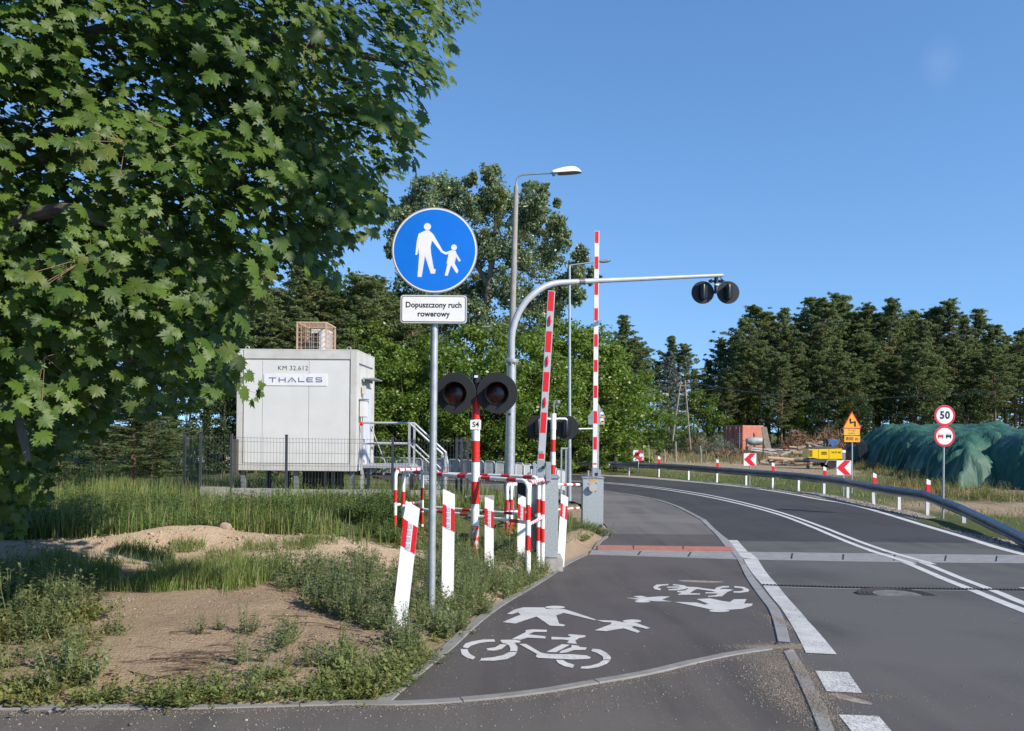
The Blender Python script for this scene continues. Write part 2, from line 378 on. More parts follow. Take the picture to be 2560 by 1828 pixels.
# right kerb: path / road
kr_l = [(0,-2),(60,55),(120,115),(180,195),(260,265),(330,420),(430,560),(490,640),(545,860)]
kr_r = [(40,-2),(100,60),(165,115),(215,150),(300,275),(400,430),(540,600),(590,700),(635,870)]
KRl = smooth_line(GP(kr_l, Z8), 2); KRr = smooth_line(GP(kr_r, Z8), 2)
k2_l = [(585,930),(680,1120),(760,1300),(830,1483),(960,1800),(1200,2400)]; k2_r = [(655,910),(760,1100),(890,1350),(940,1483),(1080,1800),(1340,2400)]
K2l = smooth_line(GP(k2_l, Z8), 2); K2r = smooth_line(GP(k2_r, Z8), 2)
fk = [(1000,1210),(1200,1211),(1350,1213),(1433,1217),(1510,1228.5),(1623,1245),(1685,1264.5),(1722,1284),(1751,1300)]
FK = smooth_line(GP(fk), 2); FKo = offset_line(FK, .14)
redge = [(900,1181),(1200,1182.5),(1400,1185),(1500,1189)] + [Z5(p) for p in [(500,1201),(1000,1243),(1300,1272),(1600,1304),(2000,1366),(2230,1414)]] + [Z6(p) for p in [(500,1122),(1000,1265),(1500,1412),(2021,1572)]] + [(2700,1412),(3000,1500),(3500,1660)]
RE = smooth_line(GP(redge), 2); REo = offset_line(RE, .18) if True else RE
if REo[len(REo)//2].x < RE[len(RE)//2].x: REo = offset_line(RE, -.18)
V2 = lambda L: [(p[0], p[1]) for p in L]
road_poly = V2(FK) + V2(KRr) + V2(GP([(648,890)], Z8)) + V2(K2r) + V2(REo[::-1])
path_poly = V2(XK) + V2(GP([(1478,1372),(1494,1373)])) + V2(farL) + V2(FKo) + V2(KRl) + V2(GP([(2190,722)], Z7)) + V2(BU[::-1][:-30])
# footpath
foot_poly = V2(BL) + V2(GP([(580,910)], Z8)) + V2(K2l) + [(BL[0].x, 2.2)]
cyc_bottom = [p for p in BU if p.x > KL[0].x+.05]
cyc_poly = V2(cyc_bottom) + V2(GP([(2215,722),(2245,700)], Z7)) + V2(KRl[::-1]) + V2(FKo[::-1]) + V2(farL[::-1]) + V2(XK[::-1])
A_ROAD = asphalt('road_asphalt', (.040,.038,.037), (.085,.082,.078), (.062,.057,.053))
A_ROADN = asphalt('road_asphalt_worn', (.082,.076,.070), (.18,.17,.155), (.118,.108,.094))
A_CYC = asphalt('path_asphalt', (.074,.063,.057), (.19,.175,.155), (.125,.108,.093))
A_CYCF = asphalt('path_asphalt_pale', (.125,.114,.102), (.2,.185,.17), (.155,.14,.122))
A_FOOT = asphalt('footpath_asphalt', (.092,.079,.069), (.25,.23,.20), (.16,.14,.118))
# newer dark surfacing starts beyond a straight seam behind the drain
seam = GP([Z8((265,150)), Z8((1100,150)), Z8((1960,163)), (2700,1362)])
def split_poly(poly, y, keep):
    bm = bmesh.new(); bm.faces.new([bm.verts.new((p[0], p[1], 0)) for p in poly]); bmesh.ops.triangulate(bm, faces=bm.faces[:])
    bmesh.ops.bisect_plane(bm, geom=bm.verts[:]+bm.edges[:]+bm.faces[:], plane_co=(0, y, 0), plane_no=(0, 1, 0), clear_outer=(keep == 'near'), clear_inner=(keep == 'far'))
    out = [[(v.co.x, v.co.y) for v in f.verts] for f in bm.faces]; bm.free(); return out
ys = sum(p[1] for p in seam)/len(seam)
rd = sheet('road', split_poly(road_poly, ys, 'far'), .020, A_ROAD, label='dark asphalt road curving away to the left', kind='structure')
sheet('road_surface_worn', split_poly(road_poly, ys, 'near'), .020, A_ROADN, label='older grey asphalt of the road on the near side of the crossing', kind='structure').name = 'road'
ypf = GR(1600, 1335)[1]
sheet('cycle_path', split_poly(cyc_poly, ypf, 'near'), .020, A_CYC, label='dark asphalt foot and cycle path with painted symbols', kind='structure')
sheet('cycle_path', split_poly(cyc_poly, ypf, 'far'), .020, A_CYCF, label='paler asphalt of the path beyond the crossing', kind='structure')
sheet('footpath', [foot_poly], .020, A_FOOT, label='coarse grey asphalt footpath across the bottom', kind='structure')

# ------------------------------------------------------------------ ground
def g(X, Y, detail=True):
    X = np.asarray(X, float); Y = np.asarray(Y, float)
    r = np.interp(Y, _ys, _road); l = np.interp(Y, _ys, _left); v = np.interp(Y, _ys, _verge); e = E(Y)
    dx = e - X
    z = r + (v-r)*sstep(dx/.5) + (l-v)*sstep((dx-.6)/3.0)
    # sand ridge
    z = z + .20*np.exp(-((Y-11.9-.35*np.sin(X*1.3))/.55)**2)*sstep((dx-1.6)/1.2)*(1+.3*np.sin(X*2.7+1))*sstep((X+7)/1.5)
    z = z - .16*np.exp(-((Y-10.5)/.5)**2 - ((X+3.7)/.75)**2)
    return z
gx = np.unique(np.concatenate([-np.geomspace(9, 420, 42), np.arange(-9, 2.6, .09), 2.6+np.geomspace(.25, 400, 60)-.25])); 
gy = np.unique(np.concatenate([np.array([-30, -12, -5, -1, 1, 2.2]), np.arange(2.6, 17, .1), 17+np.geomspace(.2, 700, 75)-.2]))
GX, GY = np.meshgrid(gx, gy); GZ = g(GX, GY)
P2 = np.stack([GX.ravel(), GY.ravel()], 1)
pave = pip(P2, road_poly) | pip(P2, foot_poly) | pip(P2, cyc_poly)
pave |= pip(P2, V2(KRl)+V2(KRr[::-1])) | pip(P2, [(5, 2.3), (-40, 2.3), (-40, -30), (60, -30), (60, 2.3)])
pave = pave.reshape(GX.shape)
def fbm(X, Y, s, o=4, seed=0.0):
    f = np.zeros(X.size); xs = X.ravel(); ys_ = Y.ravel()
    for i in range(X.size): f[i] = mnoise.fractal(Vector((xs[i]*s+seed, ys_[i]*s, seed)), .9, 2.1, o)
    return f.reshape(X.shape)
near = (GX > -9.5) & (GX < 3) & (GY < 18)
bumpy = np.zeros_like(GZ); bumpy[near] = fbm(GX[near], GY[near], 1.1, 5)*.035 + fbm(GX[near], GY[near], 6.0, 3, 7.3)*.008
dx_ = E(GY)-GX
GZ = GZ + bumpy*sstep(dx_/.6)
far_r = (~near) & (GX > 9) & (GY > 14); GZ[far_r] += .05*np.sin(GX[far_r]*.31+GY[far_r]*.17)
GZ = np.where(pave, np.interp(GY, _ys, _road)-.10, GZ)
# how green each spot is, and where the bare dirt lies
green = np.zeros_like(GZ)
green += sstep((GY-12.6)/1.2)*(dx_ > .6)*.85
green = np.where((GX > 2.5) & (GY > 16), .9, green)
green = np.where(GY > 30, .85, green)
def blob(px, py, rx, ry):
    x, y = GR(px, py); return np.exp(-((GX-x)/rx)**2-((GY-y)/ry)**2)
dirt = blob(1900,1172,6,6)+blob(1780,1160,8,5)+blob(1990,1178,4,5)+blob(2450,1262,2.6,2.2)+blob(2400,1222,3,2.6)+blob(2540,1275,3,2)+blob(1560,1140,5,8)
green = np.clip(green - dirt*.8, 0, 1)
grs = np.exp(-((GY-9.4-.25*np.sin(GX*1.7))/.75)**2)*sstep((dx_-1.2)/.8)*.6
green = np.clip(green+grs, 0, 1)
idx = np.arange(GX.size).reshape(GX.shape)
FQ = np.stack([idx[:-1, :-1], idx[:-1, 1:], idx[1:, 1:], idx[1:, :-1]], -1).reshape(-1, 4)
gm = bpy.data.materials.new('ground'); gm.use_nodes = True; nt = gm.node_tree; b = nt.nodes['Principled BSDF']; p = geo_pos(nt)
n1 = noise_node(nt, 1.3, 6, .65, p, .38, .62); n2 = noise_node(nt, 9, 5, .7, p, .35, .7); n3 = noise_node(nt, 48, 3, .7, p, .35, .75)
sand = ramp_between(nt, n1, (.62,.475,.32), (.46,.34,.23)); sand = ramp_between(nt, n2, sand, (.53,.405,.28)); 
sp = noise_node(nt, 70, 2, .6, p, .62, .72); sand = ramp_between(nt, sp, sand, (.10,.075,.055))
sp2 = noise_node(nt, 90, 2, .6, geo_pos(nt), .66, .74); sand = ramp_between(nt, sp2, sand, (.55,.5,.43))
grass_c = ramp_between(nt, n2, (.085,.12,.03), (.14,.14,.055)); grass_c = ramp_between(nt, n3, grass_c, (.06,.085,.022))
as_ = nt.nodes.new('ShaderNodeAttribute'); as_.attribute_name = 'soil'; soilc = ramp_between(nt, n1, (.43,.315,.205), (.29,.21,.14)); soilc = ramp_between(nt, n2, soilc, (.36,.265,.175)); soilc = ramp_between(nt, sp, soilc, (.12,.09,.065)); sand = ramp_between(nt, as_.outputs['Fac'], sand, soilc)
at = nt.nodes.new('ShaderNodeAttribute'); at.attribute_name = 'green'
ma = nt.nodes.new('ShaderNodeMath'); ma.operation = 'ADD'; nt.links.new(at.outputs['Fac'], ma.inputs[0])
sb = nt.nodes.new('ShaderNodeMath'); sb.operation = 'MULTIPLY_ADD'; sb.inputs[1].default_value = .8; sb.inputs[2].default_value = -.4; nt.links.new(n2, sb.inputs[0]); nt.links.new(sb.outputs[0], ma.inputs[1])
cl = nt.nodes.new('ShaderNodeMapRange'); cl.inputs[1].default_value = .3; cl.inputs[2].default_value = .7; nt.links.new(ma.outputs[0], cl.inputs[0])
nt.links.new(ramp_between(nt, cl.outputs[0], sand, grass_c), b.inputs['Base Color']); b.inputs['Roughness'].default_value = .95; b.inputs['Specular IOR Level'].default_value = .15
bn = nt.nodes.new('ShaderNodeBump'); bn.inputs['Strength'].default_value = .7; bn.inputs['Distance'].default_value = .03
hb = nt.nodes.new('ShaderNodeMath'); hb.operation = 'ADD'; nt.links.new(n2, hb.inputs[0]); nt.links.new(n3, hb.inputs[1]); nt.links.new(hb.outputs[0], bn.inputs['Height']); nt.links.new(bn.outputs[0], b.inputs['Normal'])
me = np_mesh('ground', np.stack([GX.ravel(), GY.ravel(), GZ.ravel()], 1), FQ, gm, smooth=True)
soil = np.clip(1-sstep((GY-9.6)/1.2)+sstep((GY-13)/2), 0, 1); a = me.attributes.new('soil', 'FLOAT', 'POINT'); a.data.foreach_set('value', soil.ravel().astype(np.float32))
a = me.attributes.new('green', 'FLOAT', 'POINT'); a.data.foreach_set('value', green.ravel().astype(np.float32))
link('ground', me, kind='structure', label='sandy verge and grassy field around the crossing')
def gz(x, y): return float(g(x, y))
# gravel shoulder along the guard rail
GRAV = mat('gravel', (.42,.36,.28), .95, var=.2, scale=40, bump=.8, bscale=70, col2=(.22,.18,.14), obj=False)
sh_r = [(900,1177),(1200,1178.5),(1400,1180),(1500,1183)] + [Z5(p) for p in [(500,1188),(1000,1225),(1500,1270),(2000,1335)]] + [Z6(p) for p in [(200,1018),(500,1080),(1000,1180),(1500,1290),(2021,1410)]] + [(2750,1385),(3300,1500)]
SHR = smooth_line(GP(sh_r, None), 2)
sheet('gravel_shoulder', [V2(REo)+V2(SHR[::-1])], .012, GRAV, kind='structure', label='pale gravel strip between road edge and guard rail')
def ico_rock(n=7):
    v = []; 
    bm = bmesh.new(); bmesh.ops.create_icosphere(bm, subdivisions=1, radius=.5)
    V = np.array([q.co[:] for q in bm.verts]); bm.verts.index_update(); Fc = np.array([[q.index for q in f.verts] for f in bm.faces]); bm.free()
    V *= 1+.25*rng.standard_normal((len(V), 1)); V[:, 2] *= .6; return V, Fc
STONE = leafmat('stone_chips', [(.10,.09,.08), (.22,.19,.16), (.34,.3,.26), (.18,.14,.11)], .9, 0.0, .2)
def in_strip(lp, rp, n):
    L_, R_ = np.array(V2(resample(lp, n=80))), np.array(V2(resample(rp, n=80)))
    t = rng.random(n)*79; i = t.astype(int).clip(0, 78); f = (t-i)[:, None]; u = rng.random(n)[:, None]
    return (L_[i]*(1-f)+L_[i+1]*f)*(1-u)+(R_[i]*(1-f)+R_[i+1]*f)*u
rv, rf = ico_rock()
def stones(name, P, smin, smax, label, zf=None, off=.02, kind='stuff'):
    n = len(P); z = (np.interp(P[:, 1], _ys, _road)+off) if zf is None else zf(P)
    s = smin+(smax-smin)*rng.random(n)**3
    V, Fc, r = scatter(rv, rf, np.column_stack([P, z+s*.15]), rot_from(rng.standard_normal((n, 3))*.4+np.array([0, 0, 1.]), rng.random(n)*6.28), s)
    return link(name, np_mesh(name, V, Fc, STONE, r), kind=kind, label=label)
P = in_strip(REo, SHR, 9000); P = P[(P[:, 1] > 12) & (P[:, 1] < 40)]
stones('gravel', P, .015, .05, 'loose pale gravel stones on the shoulder beside the guard rail')
# ------------------------------------------------------------------ kerbs: every stone its own piece
KERB = mat('kerb_concrete', (.235,.225,.21), .88, var=.16, scale=6, bump=.3, bscale=90, col2=(.17,.16,.145), obj=False)
KERBD = mat('kerb_concrete_dark', (.27,.265,.26), .88, var=.1, scale=7, bump=.3, bscale=90, col2=(.2,.195,.19), obj=False)
def kerb(label, lp, rp, step, m, top=.028, gap=.006):
    e_ = empty('kerb', label=label, kind='structure')
    L_ = resample(lp, .12); n = len(L_); R_ = resample(rp, n=n); k = max(2, int(round(step/.12))); i = 0
    while i < n-1:
        j = min(i+k, n-1)
        if n-1-j < k//2: j = n-1
        a, c = [p.copy() for p in L_[i:j+1]], [p.copy() for p in R_[i:j+1]]
        for q in (a, c):
            d = (q[-1]-q[0]).normalized()*gap*.5; q[0] = q[0]+d; q[-1] = q[-1]-d
        h = top + random.uniform(-.003, .003); vs = []; fs = []; s_ = len(a)
        for u, w in zip(a, c):
            zl, zr_ = float(rz(u.y)), float(rz(w.y)); bv = (w-u)*.05
            vs += [(u.x, u.y, zl-.08), (u.x, u.y, zl+h-.006), (u.x+bv.x, u.y+bv.y, zl+h), (w.x-bv.x, w.y-bv.y, zr_+h), (w.x, w.y, zr_+h-.006), (w.x, w.y, zr_-.08)]
        for q in range(s_-1):
            for t in range(5): fs.append((q*6+t, q*6+t+1, q*6+t+7, q*6+t+6))
        fs += [tuple(range(6))[::-1], tuple((s_-1)*6+t for t in range(6))]
        MB().add(vs, fs).obj('kerb_stone', m, e_); i = j
    return e_
kerb('narrow concrete edging between the weeds and the cycle path', XK, KLo, 1.0, KERB)
kerb('curved concrete edging between cycle path and lower footpath', BU, BL, 1.0, KERB, top=.03)
kerb('broad concrete kerb between cycle path and road', KRl, KRr, 1.0, KERBD, top=.032)
kerb('broad concrete kerb between lower footpath and road', K2l, K2r, .8, KERBD, top=.03)
kerb('distant pale kerb between far path and road', FK, FKo, 1.0, KERB, top=.035)
kfl = smooth_line(farL[:4], 2); kerb('short curved edging beside the far barrier', kfl, offset_line(kfl, .1), .6, KERB)
# ------------------------------------------------------------------ drain strip of slabs across the path and road
st_t = [(1478,1375.5),(1830,1380),(2106,1383.6),(2309,1386.5),(2560,1389),(3000,1393)]; st_b = [(1470,1387),(1750,1394.5),(1900,1401),(2056,1404),(2560,1408),(3000,1412)]
T = resample(GP(st_t), n=13); B_ = resample(GP(st_b), n=13)
SLAB = mat('slab_concrete', (.27,.265,.26), .8, var=.1, scale=5, bump=.2, col2=(.19,.187,.182), obj=False)
SLABE = mat('slab_edge_steel', (.27,.265,.26), .7, .1, var=.1, scale=5, obj=False)
ds = empty('drain_channel', label='strip of grey channel slabs laid across path and road', kind='structure')
for i in range(12):
    q = [B_[i].lerp(T[i], .12), B_[i+1].lerp(T[i+1], .12), B_[i+1].lerp(T[i+1], .88), B_[i].lerp(T[i], .88)]
    d = (q[1]-q[0]).normalized()*.018
    MB().add(*drape([(p.x+s_*d.x, p.y+s_*d.y) for p, s_ in zip(q, (1, -1, -1, 1))], .0262, .05)).obj('channel_slab', SLAB, ds)
for a_, b_ in ((.0, .105), (.895, 1.0)):
    for i in range(0, 12, 3):
        MB().add(*drape(V2([B_[i].lerp(T[i], a_), B_[i+3].lerp(T[i+3], a_), B_[i+3].lerp(T[i+3], b_), B_[i].lerp(T[i], b_)]), .0282, .05)).obj('channel_edge', SLABE, ds)
MB().add(*drape(V2([B_[0].lerp(T[0], .02), B_[12].lerp(T[12], .02), T[12].lerp(B_[12], .02), T[0].lerp(B_[0], .02)]), .0225, .01)).obj('channel_bed', BLKM, ds)
REDC = mat('red_concrete', (.40,.16,.115), .8, var=.12, scale=6, bump=.2, col2=(.30,.115,.085), obj=False)
rs = empty('tactile_slab_row', label='row of three reddish concrete slabs across the path before the drain', kind='structure')
for xa, xb in ((1237, 1442), (1444, 1724), (1726, 2008)):
    f1 = lambda x: 151+(x-1237)*.012; f2 = lambda x: 173+(x-1237)*.011
    MB().add(*drape(GP([(xa, f2(xa)), (xb, f2(xb)), (xb-8, f1(xb)), (xa+2, f1(xa))], Z7), .05, .06)).obj('concrete_slab', REDC, rs)
# ------------------------------------------------------------------ markings
PW = paint('road_paint_white', (.60,.59,.57), .8); PWW = paint('road_paint_worn', (.60,.59,.56), 1.7); PG = paint('road_paint_symbols', (.60,.58,.55), .9)
def marking(name, polys, m, off=.0245, label=None): return sheet(name, polys, off, m, kind='structure', label=label)
def ribbon(cp, w): P_ = smooth_line(GP(cp), 2); return V2(offset_line(P_, w/2))+V2(offset_line(P_, -w/2)[::-1])
cl_l = [(1100,1198.6),(1300,1200.6),(1430,1203.5),(1507,1207.5)] + [Z5(p) for p in [(500,1293),(1000,1370),(1500,1478)]] + [Z8(p) for p in [(690,2),(1100,183),(1500,312),(1900,482),(2275,640)]] + [(2800,1640)]
cl_r = [(1100,1196.6),(1300,1198.6),(1430,1201.5),(1507,1205.2)] + [Z5(p) for p in [(500,1280),(1000,1350),(1500,1455)]] + [Z8(p) for p in [(755,2),(1180,178),(1600,304),(2040,482),(2275,590)]] + [(2800,1604)]
marking('centre_line', [ribbon(cl_l, .135)], PW, label='left of the two solid white centre lines')
marking('centre_line', [ribbon(cl_r, .125)], PW, label='right of the two solid white centre lines')
RI = offset_line(RE, .0); el = V2(RE)+V2(offset_line(RE, -.2)[::-1]) if offset_line(RE, -.2)[60].x < RE[60].x else V2(RE)+V2(offset_line(RE, .2)[::-1])
marking('edge_line', [el], PW, label='solid white line along the far edge of the road')
marking('edge_line', [GP([(200,143),(262,143),(350,240),(410,285),(545,460),(760,715),(960,948),(745,938),(640,735),(560,610),(440,460),(330,320),(300,268),(240,205)], Z8)], PWW, .0255, 'broad worn white line beside the kerb')
marking('edge_line_dash', [GP([(810,1063),(1040,1073),(1140,1220),(890,1208)], Z8)], PWW, label='white dash beside the kerb, upper one')
marking('edge_line_dash', [GP([(972,1372),(1255,1382),(1380,1530),(1090,1520)], Z8)], PWW, label='white dash at the bottom of the picture')
lf = [(i, GP([(i[0], i[1])], Z8)[0]) for i in ()]
# white line crossing the slab strip gets its own paint on the slabs
marking('edge_line', [GP([(252,230),(352,233),(415,284),(300,268)], Z8)], PWW, .0298, 'paint of the broad white line where it crosses the slabs')
cp = [ribbon([Z8((1200,222)), Z8((1270,240)), Z8((1470,303)), Z8((1500,311))], .135), ribbon([Z8((1290,218)), Z8((1370,238)), Z8((1600,303)), Z8((1640,315))], .125)]
marking('centre_line', [p_ for p_ in cp], PW, .0298, 'paint of the double centre line where it crosses the slabs')
bike1 = [[(650,682),(580,684),(520,695),(485,707),(470,727),(500,733),(515,720),(560,705),(610,697),(655,695)],
 [(457,738),(497,738),(502,753),(515,768),(543,783),(530,797),(495,788),(465,768)],
 [(568,803),(577,790),(640,785),(700,772),(737,754),(780,754),(765,775),(720,795),(650,804)],
 [(690,686),(735,692),(768,705),(782,725),(781,750),(738,749),(742,735),(735,718),(712,705),(690,698)],
 [(605,735),(612,745),(650,747),(692,737),(722,712),(685,710),(655,728),(628,731)],
 [(750,680),(828,642),(828,630),(870,625),(950,628),(948,640),(875,640),(845,654),(942,665),(940,677),(838,672),(800,684)],
 [(683,690),(690,685),(768,684),(800,692),(795,700),(700,706)],
 [(790,708),(830,708),(915,758),(960,766),(1100,768),(1175,774),(1200,785),(1188,794),(1100,797),(900,788),(885,780),(893,766)],
 [(975,668),(1060,672),(1088,668),(1066,657),(1080,653),(1170,660),(1165,670),(1132,676),(1110,690),(1120,708),(1062,704),(1075,689),(1040,683),(975,683)],
 [(1035,710),(1080,713),(1000,756),(945,755)],
 [(1087,714),(1127,718),(1137,726),(1176,729),(1168,742),(1100,744),(1062,757),(1018,761),(1030,748),(1090,727)],
 [(1210,735),(1252,740),(1290,760),(1313,783),(1312,797),(1270,797),(1265,778),(1235,760),(1200,748)],
 [(1270,800),(1310,801),(1290,822),(1240,841),(1180,850),(1138,848),(1147,837),(1200,832),(1245,818)],
 [(1000,799),(1040,800),(1065,815),(1106,828),(1095,845),(1050,836),(1012,817)]]
def ell(c, rx, ry, n=20): return [(c[0]+rx*math.cos(t*6.2832/n), c[1]+ry*math.sin(t*6.2832/n)) for t in range(n)]
ped1 = [ell((996,499), 56, 8.5), [(722,537),(765,512),(815,500),(935,500),(945,509),(1045,509),(1060,513),(1230,570),(1218,573),(1045,531),(1002,545),(1018,592),(1055,600),(1042,608),(965,603),(890,552),(770,592),(697,584),(800,541),(785,528),(750,539)],
 ell((1433,578), 53, 9), [(1230,572),(1330,575),(1385,585),(1455,588),(1538,618),(1515,622),(1445,606),(1430,612),(1480,637),(1465,645),(1385,619),(1290,635),(1220,631),(1310,597),(1318,586),(1270,583)]]
bike2 = [[(1640,366),(1640,373),(1600,376),(1578,386),(1600,395),(1592,402),(1560,395),(1553,383),(1572,370)],
 [(1638,402),(1642,396),(1690,392),(1712,386),(1700,377),(1662,373),(1668,367),(1730,374),(1755,385),(1735,396),(1690,402)],
 [(2015,378),(2070,383),(2100,398),(2095,410),(2050,416),(2010,415),(2010,408),(2050,407),(2070,400),(2058,391),(2015,386)],
 [(1985,378),(1985,385),(1948,388),(1932,396),(1945,404),(1972,407),(1965,413),(1925,410),(1902,398),(1915,385),(1948,378)],
 [(1630,382),(1680,380),(1800,384),(1850,392),(1920,399),(1960,394),(2010,399),(1975,412),(1945,437),(1865,440),(1865,434),(1905,431),(1925,421),(1850,420),(1850,414),(1910,412),(1885,405),(1803,395),(1780,405),(1762,419),(1820,420),(1820,426),(1690,428),(1715,416),(1690,412),(1690,406),(1735,404),(1755,391),(1680,387),(1635,388)]]
ped2 = [ell((1930,519), 58, 7.5), [(1672,468),(1800,472),(1845,484),(1868,480),(1800,452),(1880,448),(1945,463),(1990,469),(2012,454),(2085,452),(2070,478),(2120,478),(2115,490),(2060,508),(1985,513),(1880,512),(1830,500)],
 ell((1493,467), 44, 4.5), [(1400,444),(1450,447),(1478,449),(1440,436),(1487,433),(1522,442),(1600,436),(1650,438),(1605,454),(1625,461),(1665,466),(1560,465),(1540,462),(1445,463),(1470,457)]]
for pl, nm, lb in ((bike1, 'bicycle_symbol', 'white bicycle symbol painted nearer the camera on the path'), (ped1, 'pedestrian_symbol', 'white adult and child symbol painted above the nearer bicycle'),
                   (bike2, 'bicycle_symbol', 'upside-down white bicycle symbol painted near the road kerb'), (ped2, 'pedestrian_symbol', 'upside-down white adult and child symbol painted near the road kerb')):
    marking(nm, [GP(q, Z7) for q in pl], PG, label=lb)
# manhole
mc = Vector(GR(*Z8((1385,527)))); mr = .5*abs(GR(*Z8((1635,527)))[0]-GR(*Z8((1135,527)))[0])
IRON = mat('cast_iron', (.075,.06,.055), .7, .3, var=.2, scale=30, bump=.4, bscale=60)
t = empty('manhole_cover', (mc.x, mc.y, float(rz(mc.y))), label='round manhole cover set in the road near the cable', cat='manhole cover')
mb = MB()
for k in range(3): mb.lathe([(mr*(1-.12*k), .021), (mr*(1-.12*k), .030), (mr*(.93-.12*k), .030), (mr*(.93-.12*k), .021)], n=40)
mb.obj('frame_ring', IRON, t)
MB().lathe([(mr*.62, .018), (mr*.62, .0315), (0, .0315)], n=40).obj('lid', mat('lid_concrete', (.16,.15,.14), .85, var=.2, scale=10, bump=.3), t)
mb = MB(); mb.lathe([(mr*1.04, .0), (mr*1.04, .0245), (0, .0245)], n=40); mb.obj('seat_ring', mat('iron_dark', (.035,.03,.03), .8), t)
# measuring cable across the road, on a thin white tape
cpx = [(435,462),(950,477),(1500,487),(2275,497)]; CB = resample(GP([Z8(p_) for p_ in cpx]+[(2900,1485)]), .05)
mb = MB(); 
for i in range(len(CB)-1):
    a_, b_ = CB[i], CB[i+1]; za, zb = float(rz(a_.y)), float(rz(b_.y)); mb.tube([(a_.x, a_.y, za+.032), ((a_.x+b_.x)/2, (a_.y+b_.y)/2, (za+zb)/2+.036), (b_.x, b_.y, zb+.032)], [.007, .014, .007], 6, caps=False)
mb.obj('measuring_cable', BLKM, label='black knotted cable lying straight across the road', cat='cable')
marking('tape_line', [ribbon([Z8(p_) for p_ in [(560,473),(960,485),(1500,494),(1900,499)]], .03)], PW, .0262, 'thin white tape line under the cable')
marking('stop_line', [GP([(2232,476),(2600,486),(2600,502),(2290,490)], Z8)], PW, .0262, 'white mark at the right edge beside the cable')
# sand and grit that has washed onto the pavement
SANDP = mat('washed_sand', (.34,.29,.235), .95, var=.15, scale=14, bump=.6, bscale=80, col2=(.16,.14,.122), obj=False)
def ragged(px, amp=.05):
    P_ = resample(smooth_line(GP(px+[px[0]]), 2), .05); return [(p_.x+random.gauss(0, amp*.3), p_.y+random.gauss(0, amp*.4)) for p_ in P_[:-1]]
for lb, px, o_ in (('pale streak of sand on the cycle path', [Z7(q) for q in [(1690,345),(1740,342),(1850,346),(1960,350),(1955,357),(1840,358),(1720,352)]], .022),
    ('streak of sand below the upper white dash', [Z8(q) for q in [(900,1222),(1000,1225),(1100,1255),(1225,1290),(1215,1302),(1080,1288),(960,1250)]], .022)):
    sheet('sand_patch', [ragged(px, .02)], o_, SANDP, kind='structure', label=lb)
def gauss_px(c, sx, sy, n, Z=None):
    q = GR(*(Z(c) if Z else c)); return np.column_stack([rng.normal(q[0], sx, n), rng.normal(q[1], sy, n)])
P = np.vstack([gauss_px((600,900), .18, .14, 900, Z8), gauss_px((560,1120), .16, .35, 900, Z8), gauss_px((640,1260), .12, .3, 700, Z8), gauss_px((800,1150), .12, .3, 500, Z8),
    gauss_px((640,780), .06, .5, 500, Z8), gauss_px((900,1400), .1, .35, 500, Z8), in_strip(BL, offset_line(BL, -.5), 1300), in_strip(XK, offset_line(XK, -.3), 500),
    np.column_stack([rng.uniform(-3, 6, 1200), rng.uniform(3.8, 12, 1200)]), in_strip(KRr, offset_line(KRr, .5), 300)])
P = P[pip(P, road_poly) | pip(P, foot_poly) | pip(P, cyc_poly)]
stones('grit', P, .003, .013, 'loose grit and small stones scattered over the pavement')
P = np.vstack([gauss_px((520,895), .16, .05, 2600, Z8), gauss_px((650,885), .07, .05, 900, Z8), gauss_px((560,1020), .10, .22, 3000, Z8), gauss_px((640,1250), .09, .3, 3000, Z8), gauss_px((730,1080), .05, .3, 1500, Z8), gauss_px((840,1300), .05, .3, 1800, Z8), gauss_px((600,730), .035, .35, 1500, Z8), gauss_px((360,330), .03, .6, 1200, Z8), gauss_px((1000,1240), .2, .04, 900, Z8), in_strip(BL, offset_line(BL, -.10), 3500)])
GRAIN = leafmat('sand_grains', [(.2,.17,.135), (.29,.245,.195), (.36,.31,.25), (.16,.13,.105)], .95, 0, .1); n = len(P); s_ = .0028+.004*rng.random(n)
V, Fc, r = scatter(rv, rf, np.column_stack([P, np.interp(P[:, 1], _ys, _road)+.0225+.012*(pip(P, V2(KRl)+V2(KRr[::-1])) | pip(P, V2(K2l)+V2(K2r[::-1])))]), rot_from(rng.standard_normal((n, 3)), rng.random(n)*6.28), s_); link('washed_sand', np_mesh('washed_sand', V, Fc, GRAIN, r), kind='stuff', label='pale sand grains gathered along the kerbs')
P = np.column_stack([rng.uniform(-6, .5, 2200), rng.uniform(4.8, 12.5, 2200)]); P = P[P[:, 0] < E(P[:, 1])-.1]
stones('pebbles', P, .004, .03, 'pebbles lying in the bare sandy verge', zf=lambda P: g(P[:, 0], P[:, 1]))
# ------------------------------------------------------------------ signs near the camera
def striped(mb, pts, r, pat, n=12, start=0.0):
    """tube whose paint changes along its length; pat = [(length, material index), ...] repeated"""
    P = [Vector(p) for p in pts]; L = [0.0]
    for a, b_ in zip(P, P[1:]): L.append(L[-1]+(b_-a).length)
    cuts = set(); t = start; seq = []
    i = 0
    while t < L[-1]:
        seq.append((t, pat[i % len(pat)][1])); t += pat[i % len(pat)][0]; i += 1
    marks = sorted(set([round(x, 5) for x in L] + [round(max(0, s_[0]), 5) for s_ in seq] + [round(L[-1], 5)]))
    def at_(t):
        k = max(j for j in range(len(L)) if L[j] <= t+1e-6); k = min(k, len(P)-2); return P[k].lerp(P[k+1], (t-L[k])/max(1e-9, L[k+1]-L[k]))
    pp = [at_(m) for m in marks]; mis = []
    for a, b_ in zip(marks, marks[1:]):
        m = (a+b_)/2; mi = seq[0][1]
        for s0, x in seq:
            if s0 <= m: mi = x
        mis.append(mi)
    mb.tube(pp, r, n, mis=mis); return mb
